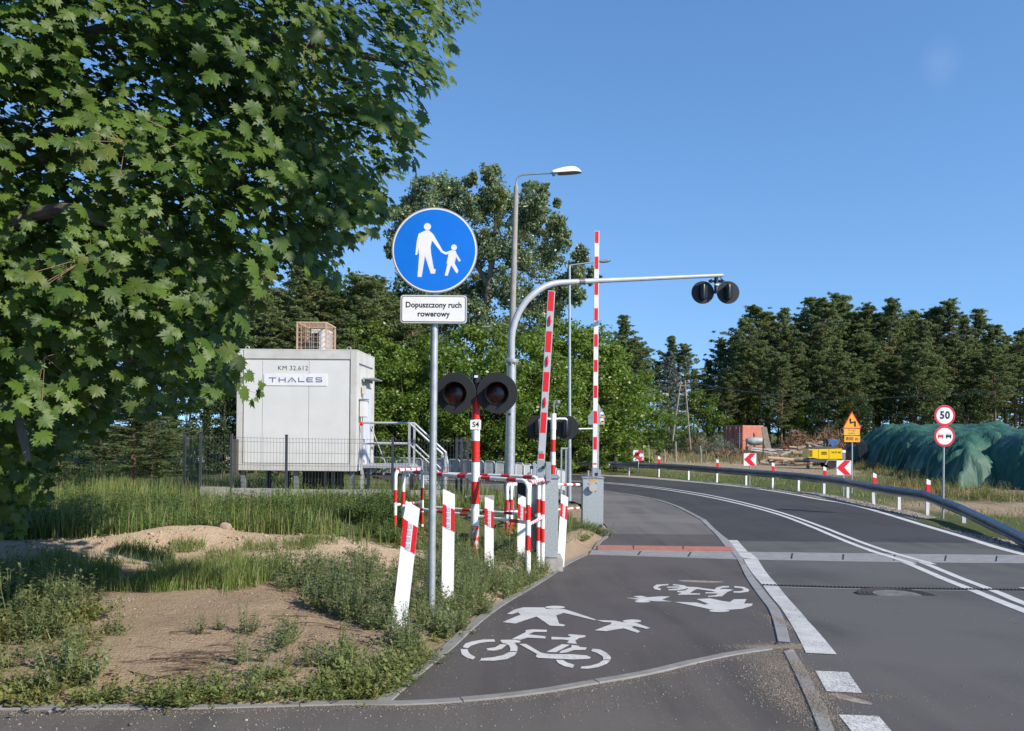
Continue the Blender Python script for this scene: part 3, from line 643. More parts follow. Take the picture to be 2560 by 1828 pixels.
BLUE = mat('sign_blue', (.0, .155, .66), .42, var=.04, scale=3)
def rrect(w, h, r, n=5, cx=0, cz=0):
    o = []
    for sx, sz, a0 in ((1, 1, 0), (-1, 1, 90), (-1, -1, 180), (1, -1, 270)):
        for k in range(n+1):
            a = R(a0+90*k/n); o.append((cx+sx*(w/2-r)+r*math.cos(a), cz+sz*(h/2-r)+r*math.sin(a)))
    return o
def circ(r, n=48, cx=0, cz=0): return [(cx+r*math.cos(k*2*math.pi/n), cz+r*math.sin(k*2*math.pi/n)) for k in range(n)]
d = 8.12; s = F/d; bx = (1082-CX)*d/F; bz = gz(bx, d)
top = W(1088, 629, d); t = empty('path_sign', (bx, d, bz), label='tall galvanised post with round blue adult and child sign above a white text plate', cat='road sign')
zc = top.z-bz; xo = top.x-bx
MB().tube([(0, .0, -.3), (xo, 0, zc+.32)], .0345, 20).obj('post', GALV, t, smooth=True)
mb = MB(); mb.prism(circ(.385, 64, xo, zc), -.062, -.050); mb.prism(circ(.394, 64, xo, zc), -.059, -.0405, mi=1)
mb.obj('sign_disc', [WHTF, ALU], t)
MB().prism(circ(.3725, 64, xo, zc), -.0635, -.0618).obj('blue_face', BLUE, t)
def sp(pts, cx=485, cy=628): return [(xo+(x-cx)/3.5/s, zc-(y-cy)/3.5/s) for x, y in pts]
mb = MB(); 
for pl in (circ(31, 24, 421, 425), [(318,670),(330,550),(345,487),(405,458),(436,458),(472,490),(555,630),(545,650),(462,545),(450,600),(455,660),(480,790),(497,797),(490,832),(453,832),(402,680),(375,862),(338,862),(352,665),(347,660),(350,600),(333,672)],
    circ(25, 24, 653, 603), [(553,632),(585,645),(630,628),(668,632),(675,655),(714,718),(697,727),(672,685),(660,740),(693,803),(683,828),(672,822),(630,757),(600,850),(575,848),(598,745),(590,743),(607,660),(582,667),(548,650)]):
    mb.prism(sp(pl), -.0650, -.0634)
mb.obj('symbol', WHTF, t)
pc = W(1085.5, 775.5, d); px_, pz_ = pc.x-bx, pc.z-bz
mb = MB(); mb.prism(rrect(.612, .262, .03, cx=px_, cz=pz_), -.060, -.045); mb.obj('text_plate', ALU, t)
mb = MB(); mb.prism(rrect(.60, .25, .026, cx=px_, cz=pz_), -.0620, -.0598); mb.prism(rrect(.588, .238, .023, cx=px_, cz=pz_), -.0635, -.0618, mi=1); mb.prism(rrect(.574, .224, .018, cx=px_, cz=pz_), -.0650, -.0633)
add_text(mb, 'Dopuszczony ruch', .072, (px_, -.0655, pz_+.037), 1, bold=.0022, xs=.93, spacing=1.02); add_text(mb, 'rowerowy', .072, (px_, -.0655, pz_-.045), 1, bold=.0022, xs=.95, spacing=1.02)
mb.obj('lettering', [WHTF, BLK], t)
for zz in (zc+.2, zc-.2, pz_+.06, pz_-.06): mb = MB(); mb.box((xo, -.03, zz), (.16, .012, .03)); mb.lathe([(.04, -.012), (.04, .012)], (xo, 0, zz), 16); mb.obj('bracket', GALVD, t)
# ------------------------------------------------------------------ flexible delineator posts
PLAS = mat('white_plastic', (.84,.84,.835), .45, var=.05, scale=3, bump=.02)
REFL = mat('grey_reflector', (.55,.56,.57), .35, .0, var=.2, scale=60, spec=.8)
def delineator(px, d, ytop, tilt, label, H=1.12, w=.122):
    x = (px-CX)*d/F; tp = W(px, ytop, d); z0 = tp.z-H
    t = empty('delineator_post', (x, d, z0), label=label, cat='delineator post', group='white and red delineator posts along the path'); t.rotation_euler = (0, R(tilt), 0)
    h = w/2; top_ = [(-h, H), (h, H-.055)]
    mb = MB(); mb.prism([(-h, -.3), (h, -.3), top_[1], top_[0]], -.012, .012)
    mb.prism([(-h*.5, -.3), (h*.5, -.3), (h*.5, H-.05), (-h*.5, H-.03)], .012, .055); mb.obj('post_body', PLAS, t)
    mb = MB(); mb.prism([(-h-.001, H-.15), (-h-.001, H-.375), (h+.001, H-.435), (h+.001, H-.21)], -.0145, -.004); mb.obj('red_band', REDF, t)
    mb = MB(); mb.prism([(-.022, H-.165), (-.022, H-.40), (.022, H-.415), (.022, H-.18)], -.0165, -.014); 
    for k in range(4): mb.box((0, -.018, H-.208-.055*k), (.034, .004, .042), 1, bev=.0)
    mb.obj('reflector', [WHTF, REFL], t); return t
delineator(1000, 7.4, 1252, 6.0, 'nearest white delineator post, leaning right in front of the blue sign post')
delineator(1122.5, 9.0, 1223, .3, 'upright delineator post just right of the blue sign post')
delineator(1226, 12.0, 1242, -.3, 'delineator post in front of the S4 signal, right of the upright one')
delineator(1305, 13.75, 1235, 0.5, 'delineator post crossed by a railing shadow, left of the near barrier')
delineator(1405, 14.9, 1235, 3.0, 'delineator post leaning right, beside the near barrier cabinet')
# ------------------------------------------------------------------ red and white tube railings
def uframe(name, label, A, B, H, rT=.031, rb=.12, mid=True, post=((.25, 0), (.22, 1), (.22, 0), (.22, 1), (.5, 0)), bar=((.30, 0), (.2, 1)), legs=(True, True), dpt=.3, parent=None):
    A, B = Vector(A), Vector(B); t = empty(name, A[:], label=label, cat='railing', group='red and white tube railings'); B = B-A; A = Vector((0, 0, 0))
    u = (B-A); uz = u.z; L = math.hypot(u.x, u.y); ux = Vector((u.x/L, u.y/L, 0))
    if legs[0]: MBm = striped(MB(), [A+Vector((0, 0, -dpt)), A, A+Vector((0, 0, H-rb))], rT, [(dpt+post[0][0], 0)]+list(post[1:])); MBm.obj('post', [WHT, RED], t, smooth=True)
    if legs[1]: MBm = striped(MB(), [B+Vector((0, 0, -dpt)), B, B+Vector((0, 0, H-rb))], rT, [(dpt+post[0][0], 0)]+list(post[1:])); MBm.obj('post', [WHT, RED], t, smooth=True)
    top = [A+Vector((0, 0, H-rb))] + [A+ux*(rb*(1-math.cos(a)))+Vector((0, 0, H-rb+rb*math.sin(a))) for a in [R(15*k) for k in range(1, 7)]]
    tB = [B+Vector((0, 0, H-rb))] + [B-ux*(rb*(1-math.cos(a)))+Vector((0, 0, H-rb+rb*math.sin(a))) for a in [R(15*k) for k in range(1, 7)]]
    striped(MB(), top+tB[::-1], rT, list(bar), start=0).obj('top_rail', [WHT, RED], t, smooth=True)
    if mid: striped(MB(), [A+Vector((0, 0, H*.52)), B+Vector((0, 0, H*.52))], rT*.8, list(bar)).obj('middle_rail', [WHT, RED], t, smooth=True)
    return t
def fr(px, ytop, d, H=1.25): p = W(px, ytop, d); return (p.x, p.y, p.z-H)
uframe('tube_railing', 'long front railing running past the S4 signal mast', fr(1009, 1179, 14.9), fr(1321, 1203, 12.7), 1.25, bar=((.37, 0), (.2, 1)))
uframe('tube_railing', 'short side railing at the left end of the railing box', fr(989, 1176, 15.3), fr(1056, 1173, 16.0), 1.25, bar=((.12, 0), (.05, 1)))
uframe('tube_railing', 'long back railing behind the S4 signal mast', fr(1080, 1183.5, 15.6), fr(1347, 1194, 13.9), 1.25, bar=((.3, 0), (.19, 1)))
uframe('tube_railing', 'short side railing at the right end of the railing box', fr(1323, 1208, 12.75), fr(1358, 1198, 13.9), 1.25, bar=((.12, 0), (.06, 1)))
# second railing beyond, round the gantry mast to the far barrier
uframe('tube_railing', 'railing between the gantry mast and the far barrier cabinet', fr(1279, 1206, 17.6), fr(1478, 1206.5, 22.6), 1.2, bar=((.45, 0), (.24, 1)))
uframe('tube_railing', 'short railing with a scuffed red post beside the gantry mast', fr(1268, 1206, 17.3), fr(1300, 1203, 18.8), 1.2, bar=((.45, 0), (.24, 1)))
# ------------------------------------------------------------------ crossing signals
LENS = mat('red_lens', (.05, .0015, .0015), .3, var=.5, scale=9, coat=.3)
def signal_head(parent, cx, cz, r, yf=0.0, side='front'):
    """round black backing board with hooded lamp, seen from the front or from behind"""
    sg = -1 if side == 'front' else 1
    hd = MB().lathe([(0, yf), (r*.985, yf), (r, yf+sg*.004), (r, yf+sg*.012), (r*.985, yf+sg*.016), (0, yf+sg*.016)], (cx, 0, cz), 56, axis='y').obj('backing_board', BLKM, parent)
    rv_ = r*.56; n = 40; mb = MB(); vs = []; fs = []
    for k in range(n+1):
        a = -math.pi/2+R(30)+ (2*math.pi-R(60))*k/n; ln = .20*(0.35+.65*(.5+.5*math.sin(a)))
        for rr in (rv_, rv_-.006):
            vs += [(cx+rr*math.cos(a), yf+sg*.014, cz+rr*math.sin(a)), (cx+rr*1.03*math.cos(a), yf+sg*(.03+ln), cz+rr*1.03*math.sin(a)-.012)]
    for k in range(n):
        a = k*4; fs += [(a, a+4, a+5, a+1), (a+2, a+3, a+7, a+6), (a+1, a+5, a+7, a+3)]
    mb.add(vs, fs).obj('hood', BLK, hd)
    MB().lathe([(rv_*.98, yf+sg*.016), (rv_*.95, yf+sg*.03), (rv_*.75, yf+sg*.05), (rv_*.4, yf+sg*.064), (0, yf+sg*.068)], (cx, 0, cz), 32, axis='y').obj('lens', LENS, hd, smooth=True)
    MB().lathe([(rv_*.99, yf+sg*.0165), (rv_*.99, yf+sg*.034), (rv_*.93, yf+sg*.034), (rv_*.93, yf+sg*.0165)], (cx, 0, cz), 32, axis='y').obj('lens_rim', BLK, hd)
    mb = MB(); mb.box((cx, yf-sg*.07, cz-.0), (.2*r/.31, .14, .36*r/.31), bev=.02)
    mb.lathe([(.055*r/.31, -.2*r/.31), (.06*r/.31, -.18*r/.31), (.06*r/.31, .18*r/.31), (.05*r/.31, .2*r/.31)], (cx-.02, yf-sg*.15, cz), 16)
    mb.obj('lamp_housing', BLK, hd, smooth=True); return hd
d = 13.5; s = F/d; base = W(1187, 1365, d); bz = gz(base.x, d); t = empty('crossing_signal', (base.x, d, bz), label='red and white mast with twin hooded red lamps and an S4 plate', cat='railway signal')
lz = lambda y, x=1187: W(x, y, d).z-bz
zt = [lz(935), lz(1005)]
MB().tube([(0, 0, lz(958)), (0, 0, lz(936)), (0, 0, lz(934))], [.066, .066, .055], 18).obj('mast_cap', BLK, t, smooth=True)
MB().box((0, -.066, lz(942)), (.055, .006, .035)).obj('cap_label', WHTF, t)
zz = [lz(y) for y in (958, 1005, 1074, 1102.5, 1154, 1204, 1258, 1290, 1314)]
cuts = [lz(985), lz(1049), lz(1102), lz(1155.5), lz(1204), lz(1260), lz(1290), lz(1314), -.4]
mis = [1, 0, 1, 0, 1, 0, 2, 1]; WORN = mat('worn_red_paint', (.5,.03,.02), .7, var=.4, scale=14, col2=(.5,.42,.36), lo=.48, hi=.52)
mb = MB(); mb.tube([(0, 0, c) for c in cuts], .063, 20, mis=[1, 0, 1, 0, 1, 0, 0, 2]); mb.obj('mast', [WHT, RED, WORN], t, smooth=True)
MB().tube([(0, 0, lz(957)), (0, 0, cuts[0]+.001)], .055, 16).obj('mast_neck', BLK, t, smooth=True)
for cxp in (1139.5, 1243):
    c = W(cxp, 983.5, d); signal_head(t, c.x-base.x, c.z-bz, .313, -.10)
mb = MB(); mb.box((0, .01, lz(975)), (.62, .05, .05)); mb.obj('cross_arm', BLK, t)
mb = MB(); mb.prism(rrect(.165, .145, .008, cx=.0, cz=lz(1062)), -.072, -.064); add_text(mb, 'S4', .115, (0, -.0728, lz(1062)), 1, bold=.0022, xs=.95); mb.obj('number_plate', [WHTF, BLK], t)
MB().box((-.03, -.05, lz(1062)), (.02, .03, .05)).obj('plate_clip', GALV, t)
# rear-facing signal beyond the near barrier
d = 19.6; s = F/d; base = W(1381, 1300, d); bz = gz(base.x, d)-.1; t = empty('crossing_signal', (base.x, d, bz), label='red and white signal mast seen from behind, beside the near barrier boom', cat='railway signal')
lz = lambda y, x=1381: W(x, y, d).z-bz
MB().tube([(0, 0, z) for z in (lz(1034), lz(1075), lz(1099), lz(1130), lz(1162), lz(1192), lz(1225), -.3)], .057, 18, mis=[0, 0, 1, 0, 1, 0, 1]).obj('mast', [WHT, RED], t, smooth=True)
MB().tube([(0, 0, lz(1075)), (0, 0, lz(1034))], .066, 18).obj('mast_sleeve', WHT, t, smooth=True)
mb = MB(); mb.tube([(.01, 0, lz(1034)), (.01, 0, lz(1006)), (.03, 0, lz(1003)), (.07, 0, lz(1003))], .018, 10); mb.lathe([(.03, -.02), (.055, 0), (.055, .05), (.03, .06)], (.09, 0, lz(1006)), 14, axis='x'); mb.obj('warning_bell', ALU, t, smooth=True)
for cxp, sgn in ((1347, -1), (1417, 1)):
    c = W(cxp, 1069.5, d); signal_head(t, c.x-base.x, c.z-bz, .273, .06, 'back')
    mb = MB(); mb.tube([(0, -.0, lz(1049)), (sgn*.13, -.04, lz(1047)), (sgn*.27, -.04, lz(1047)), (sgn*.31, -.02, lz(1052))], .026, 10); mb.obj('bracket_arm', WHT, t, smooth=True)
# ------------------------------------------------------------------ barriers
CREAM = mat('boom_white', (.74,.72,.68), .4, var=.04, scale=3)
GREYB = mat('boom_grey', (.50,.50,.53), .4, .2, var=.05, scale=3)
GSP = mat('spangled_zinc', (.38,.42,.42), .5, .45, var=.14, scale=34, bump=.04, col2=(.47,.5,.5), lo=.45, hi=.55)
def barrier(d, pb, pt, w, reds, cab, label, white, ovals=(), groupn='automatic level crossing barriers', side=False):
    B0, T0 = W(*pb, d), W(*pt, d); cx0, cx1, cy0, cy1 = cab; c0, c1 = W(cx0, cy0, d), W(cx1, cy1, d)
    bx, bz = (c0.x+c1.x)/2, c1.z; t = empty('crossing_barrier', (bx, d, bz), label=label, cat='barrier', group=groupn)
    org = Vector((bx, d, bz)); b0, t0 = B0-org, T0-org; H_ = c0.z-bz; wd = c1.x-c0.x
    bw = wd if not side else .30; dp = .42 if not side else .75
    cb = MB(); cb.box((0, dp/2, H_/2), (bw, dp, H_), bev=.008); cb.obj('cabinet', GSP, t)
    MB().box((0, dp/2, H_+.012), (bw+.045, dp+.045, .03), bev=.006).obj('cabinet_lid', GALV, t)
    MB().box((0, dp/2, -.14), (bw+.16, dp+.16, .26), bev=.01).obj('concrete_base', CONC, t)
    bo = empty('boom', b0[:], parent=t); bo.rotation_euler = (0, math.atan2(t0.x-b0.x, t0.z-b0.z), 0); L = (t0-b0).length
    fr_ = lambda y: (W(pb[0], y, d).z-B0.z)
    zg = fr_(reds[-1][1]+ (8 if not side else 4))
    MB().box((0, 0, (L+zg)/2), (w, .05, L-zg), bev=.004).obj('boom_tube', white, bo)
    MB().box((0, 0, zg/2), (w*1.12, .07, zg+.0), bev=.004).obj('boom_socket', GALV, bo)
    for y0_, y1_ in reds:
        z0_, z1_ = fr_(y1_), fr_(y0_); MB().box((0, -.0265, (z0_+z1_)/2), (w*.76, .003, z1_-z0_)).obj('red_stripe', REDF, bo)
        MB().box((0, .0265, (z0_+z1_)/2), (w*.76, .003, z1_-z0_)).obj('red_stripe', REDF, bo)
    for y_ in ovals:
        z_ = fr_(y_); mb = MB(); mb.prism([(.05*math.cos(a)*.9, z_+.016*math.sin(a)) for a in [k*.3927 for k in range(16)]], -.029, -.025); 
        mb.lathe([(.055, -.0), (.05, .02), (0, .03)], (0, -.028, z_), 20, 1, axis='y', squash=1.6); o = mb
        v = [(x*.42 if i >= 32 else x, y if i < 32 else -.028-(y+.028), z) for i, (x, y, z) in enumerate(mb.v)]; mb.v = v
        mb.obj('oval_reflector', [GALV, REDF], bo)
    return t, org
barrier(21.6, (1487, 1193), (1492, 578), .118, [(579,608),(642,673),(707,737.5),(771,802),(836,867),(900,930),(964,995),(1028,1059),(1092.5,1124),(1158,1161.5)], (1457, 1508, 1196, 1318),
        'farther barrier with raised boom and grey zinc cabinet showing a round cover', CREAM)
t = [o for o in col.objects if o.name.startswith('crossing_barrier')][-1]
d = 21.6; c = W(1481.5, 1219, d); zc_ = c.z-t.location.z; xc_ = c.x-t.location.x
MB().lathe([(0, -.10), (.098, -.10), (.10, -.095), (.10, -.075), (.06, -.07), (.06, 0.0)], (xc_, 0, zc_), 36, axis='y').obj('round_cover', mat('beige_cover', (.43,.40,.37), .6, var=.04), t)
c = W(1483, 1199.5, d); mb = MB(); mb.prism(rrect(.215, .05, .02, cx=c.x-t.location.x, cz=c.z-t.location.z), -.0045, -.0005); mb.obj('warning_label', mat('label_orange', (.75,.33,.01), .5), t)
for sx in (-.2, .2): MB().box((sx, -.004, .035), (.075, .012, .06)).obj('bracket', BLKM, t)
for a_, b_ in ((-.10, .09), (.09, .10), (.08, -.09)): MB().box((xc_+a_, -.003, zc_+b_), (.022, .008, .022), rot=Matrix.Rotation(.5, 3, 'Y')).obj('screw', BLKM, t)
mb = MB(); mb.box((.145, -.01, 1.33), (.09, .06, .16)); mb.box((-.12, .0, 1.32), (.04, .08, .13)); mb.box((.075, -.03, 1.30), (.07, .03, .07), 1); mb.obj('boom_clamp', [GALV, BLKM], t)
barrier(14.3, (1350, 1197), (1379, 727), .118, [(728,777),(828,880),(930,979),(1031,1082),(1134,1147)], (1352, 1393, 1196, 1395),
        'nearer barrier with raised boom carrying red oval reflectors', GREYB, ovals=(802, 903, 1006), side=True)
t = [o for o in col.objects if o.name.startswith('crossing_barrier')][-1]
mb = MB(); mb.box((-.32, .1, 1.12), (.06, .5, .5), bev=.01); mb.box((-.02, .0, 1.40), (.09, .12, .32), bev=.01); mb.box((-.25, -.0, 1.40), (.06, .1, .3), bev=.01); mb.obj('boom_fork', GALV, t)
mb = MB(); mb.box((-.27, .25, .62), (.16, .3, 1.1), bev=.01); mb.box((-.14, .2, .5), (.12, .4, .9)); mb.obj('counterweight_frame', GALVD, t)
MB().box((-.45, .15, 1.05), (.14, .25, .55), bev=.02).obj('dark_counterweight', BLKM, t)
for xx in (-.29, -.10): MB().box((xx, -.07, 1.47), (.05, .03, .05)).obj('rubber_stop', BLKM, t)
c = W(1352, 1131, 14.3); MB().box((c.x-t.location.x, -.03, c.z-t.location.z+.0), (.07, .004, .04)).obj('maker_plate', mat('plate_grey', (.3,.3,.34), .5), t)
# ------------------------------------------------------------------ gantry arm with overhead lamps
d = 19.0; base = W(1272, 1323, d); bz = gz(base.x, d); t = empty('signal_gantry', (base.x, d, bz), label='tall grey mast bending into a long arm over the road', cat='mast')
def loc(px, py, dd): return W(px, py, dd)-Vector((base.x, 19.0, bz))
lo_ = [loc(1272.5, 1323, 19), loc(1279, 902, 19)]
MB().tube([(lo_[0].x, 0, -.3), tuple(lo_[1])], [.105, .100], 24).obj('lower_mast', GALV, t, smooth=True)
mb = MB(); z_ = lo_[1].z; mb.lathe([(.14, z_-.05), (.15, z_-.03), (.15, z_), (.10, z_+.03)], (lo_[1].x, 0, 0), 24); mb.lathe([(.15, z_+.004), (.15, z_+.03), (.09, z_+.05)], (lo_[1].x, 0, 0), 24)
for k in range(8): mb.box((lo_[1].x+.125*math.cos(k*.785), .125*math.sin(k*.785), z_-.06), (.025, .025, .05))
mb.obj('flange', GALV, t, smooth=True)
ap = [(1278.6,900,19),(1278.6,850,19),(1281,828,19.02),(1287,805,19.05),(1296,783,19.1),(1304,769,19.12),(1316,752,19.16),(1330,738.6,19.2),(1345,726,19.27),(1361,717,19.33),(1378,710.5,19.4),(1396,707,19.5),(1423,705.5,19.65),(1453,704,19.8),(1493,702,20.05),(1600,697.5,20.6),(1700,693,21.1),(1806,688.5,21.6)]
rr_ = [.075]*8+[.073,.071,.069,.066,.063,.06,.057,.052,.048,.044]
mb = MB(); mb.tube([loc(*q) for q in ap], rr_, 20); mb.obj('arm', GREYP, t, smooth=True)
MB().tube([loc(1446,704.3,19.76), loc(1460,703.7,19.83)], .065, 20).obj('arm_collar', mat('dark_tape', (.09,.1,.13), .5), t, smooth=True)
MB().lathe([(.012, -.03), (.03, 0), (.012, .02)], tuple(loc(1274, 1036, 18.86)), 10, axis='y').obj('bolt', BLKM, t)
# overhead signal hung from the arm
d = 21.6; hp = W(1790.7, 690, d); t = empty('overhead_signal', tuple(hp), label='twin round black signal boards hanging from the end of the arm, seen from behind', cat='railway signal')
MB().tube([(0, 0, -.02), (0, 0, -.40), (0, 0, -.43)], [.05, .05, .06], 16).obj('hanger_tube', BLK, t, smooth=True)
MB().tube([(0, 0, -.20), (0, 0, -.235)], .056, 16).obj('hanger_band', WHT, t)
mb = MB()
for xx in (-.035, .035): mb.tube([(xx-.01, -.055, .05), (xx-.01, -.06, -.04), (xx, 0, -.055), (xx+.01, .06, -.04), (xx+.01, .055, .05), (xx, 0, .06), (xx-.01, -.055, .05)], .008, 6)
mb.obj('clamp', GALV, t, smooth=True)
for cxp in (1759, 1822.5):
    c = W(cxp, 730, d)-hp; signal_head(t, c.x, c.z, .28, .09, 'back')
mb = MB(); mb.box((0, .02, -.13), (.36, .05, .05)); mb.box((-.13, .0, -.13), (.05, .07, .08)); mb.box((.11, .0, -.13), (.05, .07, .08)); mb.obj('cross_arm', BLK, t)
MB().tube([(.09, 0, -.03), (.16, -.06, -.12), (.22, -.2, -.2), (.265, -.25, -.32), (.24, -.22, -.43), (.18, -.1, -.5)], .010, 8).obj('cable', BLKM, t, smooth=True)
# ------------------------------------------------------------------ street lamps
CONP = mat('concrete_pole', (.33,.30,.265), .85, var=.12, scale=4, bump=.3, bscale=40, col2=(.25,.225,.2))
d = 23.7; base = W(1266, 1310, d); bz = gz(base.x, d); t = empty('street_lamp', (base.x, d, bz), label='concrete lamp post with a pale pear-shaped lamp behind the gantry mast', cat='street lamp')
q = lambda px, py, dd=23.7: W(px, py, dd)-Vector((base.x, 23.7, bz))
MB().tube([q(1266, 1310)-Vector((0, 0, .3)), q(1278, 900), q(1290.3, 472), q(1290.8, 466), q(1291, 464)], [.12, .09, .064, .058, .035], 22).obj('pole', CONP, t, smooth=True)
lp = [(1291,466),(1291,455),(1293.5,446),(1299,440),(1308,437),(1340,435),(1383,433)]
MB().tube([q(*p_) for p_ in lp], [.028]+[.022]*6, 12).obj('bracket_arm', GALVD, t, smooth=True)
hx = lambda pts: [((W(x/7.339+1250, y/7.339+400, d)-Vector((base.x, d, bz))).x, (W(x/7.339+1250, y/7.339+400, d)-Vector((base.x, d, bz))).z) for x, y in pts]
def lens_body(prof_top, prof_bot, wy):
    """shell given by its side outline, rounded across"""
    n = len(prof_top); m = 9; vs = []; fs = []
    for i, (a, b_) in enumerate(zip(prof_top, prof_bot)):
        cz = b_[1]; w_ = wy*math.sin(math.pi*min(.97, max(.12, (i+.6)/n)))**.5
        for k in range(m): 
            th = math.pi*k/(m-1); vs.append((a[0]*(math.sin(th)) + b_[0]*(1-math.sin(th)), w_*math.cos(th), cz+(a[1]-cz)*math.sin(th)))
    for i in range(n-1):
        for k in range(m-1): fs.append((i*m+k, i*m+k+1, (i+1)*m+k+1, (i+1)*m+k))
        fs.append((i*m+m-1, i*m, (i+1)*m, (i+1)*m+m-1))
    fs += [tuple(range(m)), tuple((n-1)*m+k for k in range(m))]; return vs, fs
LAMPW = mat('lamp_white', (.78,.78,.76), .4, var=.04)
tp_ = hx([(965,190),(1050,160),(1180,128),(1300,117),(1380,125),(1440,160),(1480,205),(1495,232)]); bt_ = hx([(968,240),(1050,245),(1180,240),(1300,232),(1380,230),(1440,230),(1480,234),(1495,236)])
mb = MB(); mb.add(*lens_body(tp_, bt_, .15)); hd = mb.obj('lamp_head', LAMPW, t, smooth=True)
b2 = hx([(1055,250),(1150,246),(1300,236),(1400,234),(1490,238)]); b3 = hx([(1070,282),(1150,278),(1300,268),(1400,258),(1485,242)])
mb = MB(); mb.add(*lens_body(b3, b2, .13)); mb.obj('lamp_glass', mat('lamp_glass', (.14,.14,.13), .3, var=.1), hd)
mb = MB(); c_ = hx([(985,262)])[0]; mb.box((c_[0], 0, c_[1]), (.09, .1, .1), bev=.02); mb.obj('lamp_joint', GALVD, hd)
for lb, d, bxp, byp, tpx, tpy, ax, ay, hx0, hx1, hy, lamp in (('slim galvanised lamp post with a straight arm behind the farther barrier boom', 31.0, 1424, 1255, 1424, 664, 1500, 653.5, 1500, 1527, 652.5, True),
     ('most distant slim lamp post, beyond the right of the container stairs', 52.7, 1163.5, 1190, 1163.5, 824, 1205, 819, 1205, 1228, 817, True)):
    base = W(bxp, byp, d); t = empty('street_lamp', (base.x, d, base.z), label=lb, cat='street lamp'); q = lambda px, py: W(px, py, d)-base
    k = 1 if d < 40 else 1.3
    MB().tube([(0, 0, -.5), q(tpx, tpy)], [.075*k, .035*k], 14).obj('pole', GALV, t, smooth=True)
    MB().tube([q(tpx, tpy+2), q(tpx+1, tpy-.5), q(ax, ay)], .028*k, 8).obj('bracket_arm', GALV, t, smooth=True)
    a_, b_ = q(hx0, hy), q(hx1, hy-.5); m_ = (a_+b_)/2
    mb = MB(); mb.prism([(a_.x-.02, a_.z-.03), (a_.x+.1, a_.z-.05), (b_.x-.1, b_.z-.045), (b_.x, b_.z), (b_.x, b_.z+.03), (m_.x, m_.z+.05), (a_.x, a_.z+.03)], -.12, .12); mb.obj('lamp_head', GALVD, t)
# ------------------------------------------------------------------ guard rail on the far side of the bend
rail_px = [(2411,1312),(2318,1289),(2247,1275.6),(2184,1262.6),(2119,1246),(2059.6,1235.4),(1996,1226),(1931,1219),(1864.5,1212.8),(1792,1206),(1721,1198.8),(1646.6,1193),(1572,1189.4),(1500,1187),(1430,1185.5),(1360,1184),(1290,1182.5),(1220,1181),(1150,1180),(1080,1179),(1010,1178)]
RP = [Vector(GR(x, y, 0)+(0.0,)) for x, y in rail_px]; RP[0].z = 0
gr = empty('guard_rail', (0, 0, 0), label='galvanised guard rail following the outside of the bend', cat='guard rail')
RAIL = mat('rail_zinc', (.30,.32,.34), .42, .75, var=.12, scale=3, bump=.03)
POSTW = mat('rail_post_zinc', (.62,.65,.66), .5, .15, var=.06, scale=10)
ends = [Vector(GR(2720, 1435, 0)+(-.66,)), Vector(GR(2570, 1355, 0)+(-.38,))]
ends[1] = Vector((W(2545, 1345, 19.6).x, 19.6, 0)); ends[1].z = -.40; ends[0] = Vector((ends[1].x-1.1, 15.6, -.66))
path = ends + [Vector((RP[0].x-.02, RP[0].y, -.19))] + RP[1:]
bz_ = lambda y: float(rz(y))
prof = [(.0, .0), (.035, .03), (.08, .075), (.08, .115), (.02, .145), (.02, .165), (.08, .195), (.08, .235), (.035, .28), (.0, .31)]
def beam(a, b_, ta, tb):
    vs = []; fs = []; n = len(prof)
    for p, tn in ((a, ta), (b_, tb)):
        nn = Vector((-tn.y, tn.x, 0)); 
        if nn.x > 0 or (abs(nn.x) < .3 and nn.y > 0): nn = -nn
        if tn.y < 0.0: pass
        for th in (0, .006):
            for o_, h in prof: vs.append(p + nn*(.06+o_-th) + Vector((0, 0, bz_(p.y)+.44+h)))
    for k in range(n-1):
        fs += [(k, k+1, 2*n+k+1, 2*n+k), (n+k, 3*n+k, 3*n+k+1, n+k+1)]
    fs += [(n-1, 2*n-1, 4*n-1, 3*n-1), (0, 2*n, 3*n, n)]
    return vs, fs
tans = []
for i in range(len(path)): a_, b_ = path[max(0, i-1)], path[min(len(path)-1, i+1)]; v = (b_-a_); v.z = 0; tans.append(v.normalized())
def rnorm(i):
    nn = Vector((-tans[i].y, tans[i].x, 0)); c = Vector((4.0, 22.0, 0)) - Vector((path[i].x, path[i].y, 0)); return nn if nn.dot(c) > 0 else -nn
def beam2(pts, nrm):
    n = len(prof); vs = []; fs = []
    for p, nn in zip(pts, nrm):
        for th in (0, .006):
            for o_, h in prof: vs.append(p + nn*(.06+o_-th) + Vector((0, 0, bz_(p.y)+.44+h)))
    for i in range(len(pts)-1):
        A_, B2 = i*2*n, (i+1)*2*n
        for k in range(n-1): fs += [(A_+k, A_+k+1, B2+k+1, B2+k), (A_+n+k, B2+n+k, B2+n+k+1, A_+n+k+1)]
        fs += [(A_+n-1, A_+2*n-1, B2+2*n-1, B2+n-1), (A_, B2, B2+n, A_+n)]
    return vs, fs
i = 0
while i < len(path)-1:
    j = min(i+2, len(path)-1); ks = range(i, j+1)
    MB().add(*beam2([path[k] for k in ks], [rnorm(k) for k in ks])).obj('rail_beam', RAIL, gr); i = j
RDEL = mat('tiny_red_reflector', (.25,.01,.01), .3)
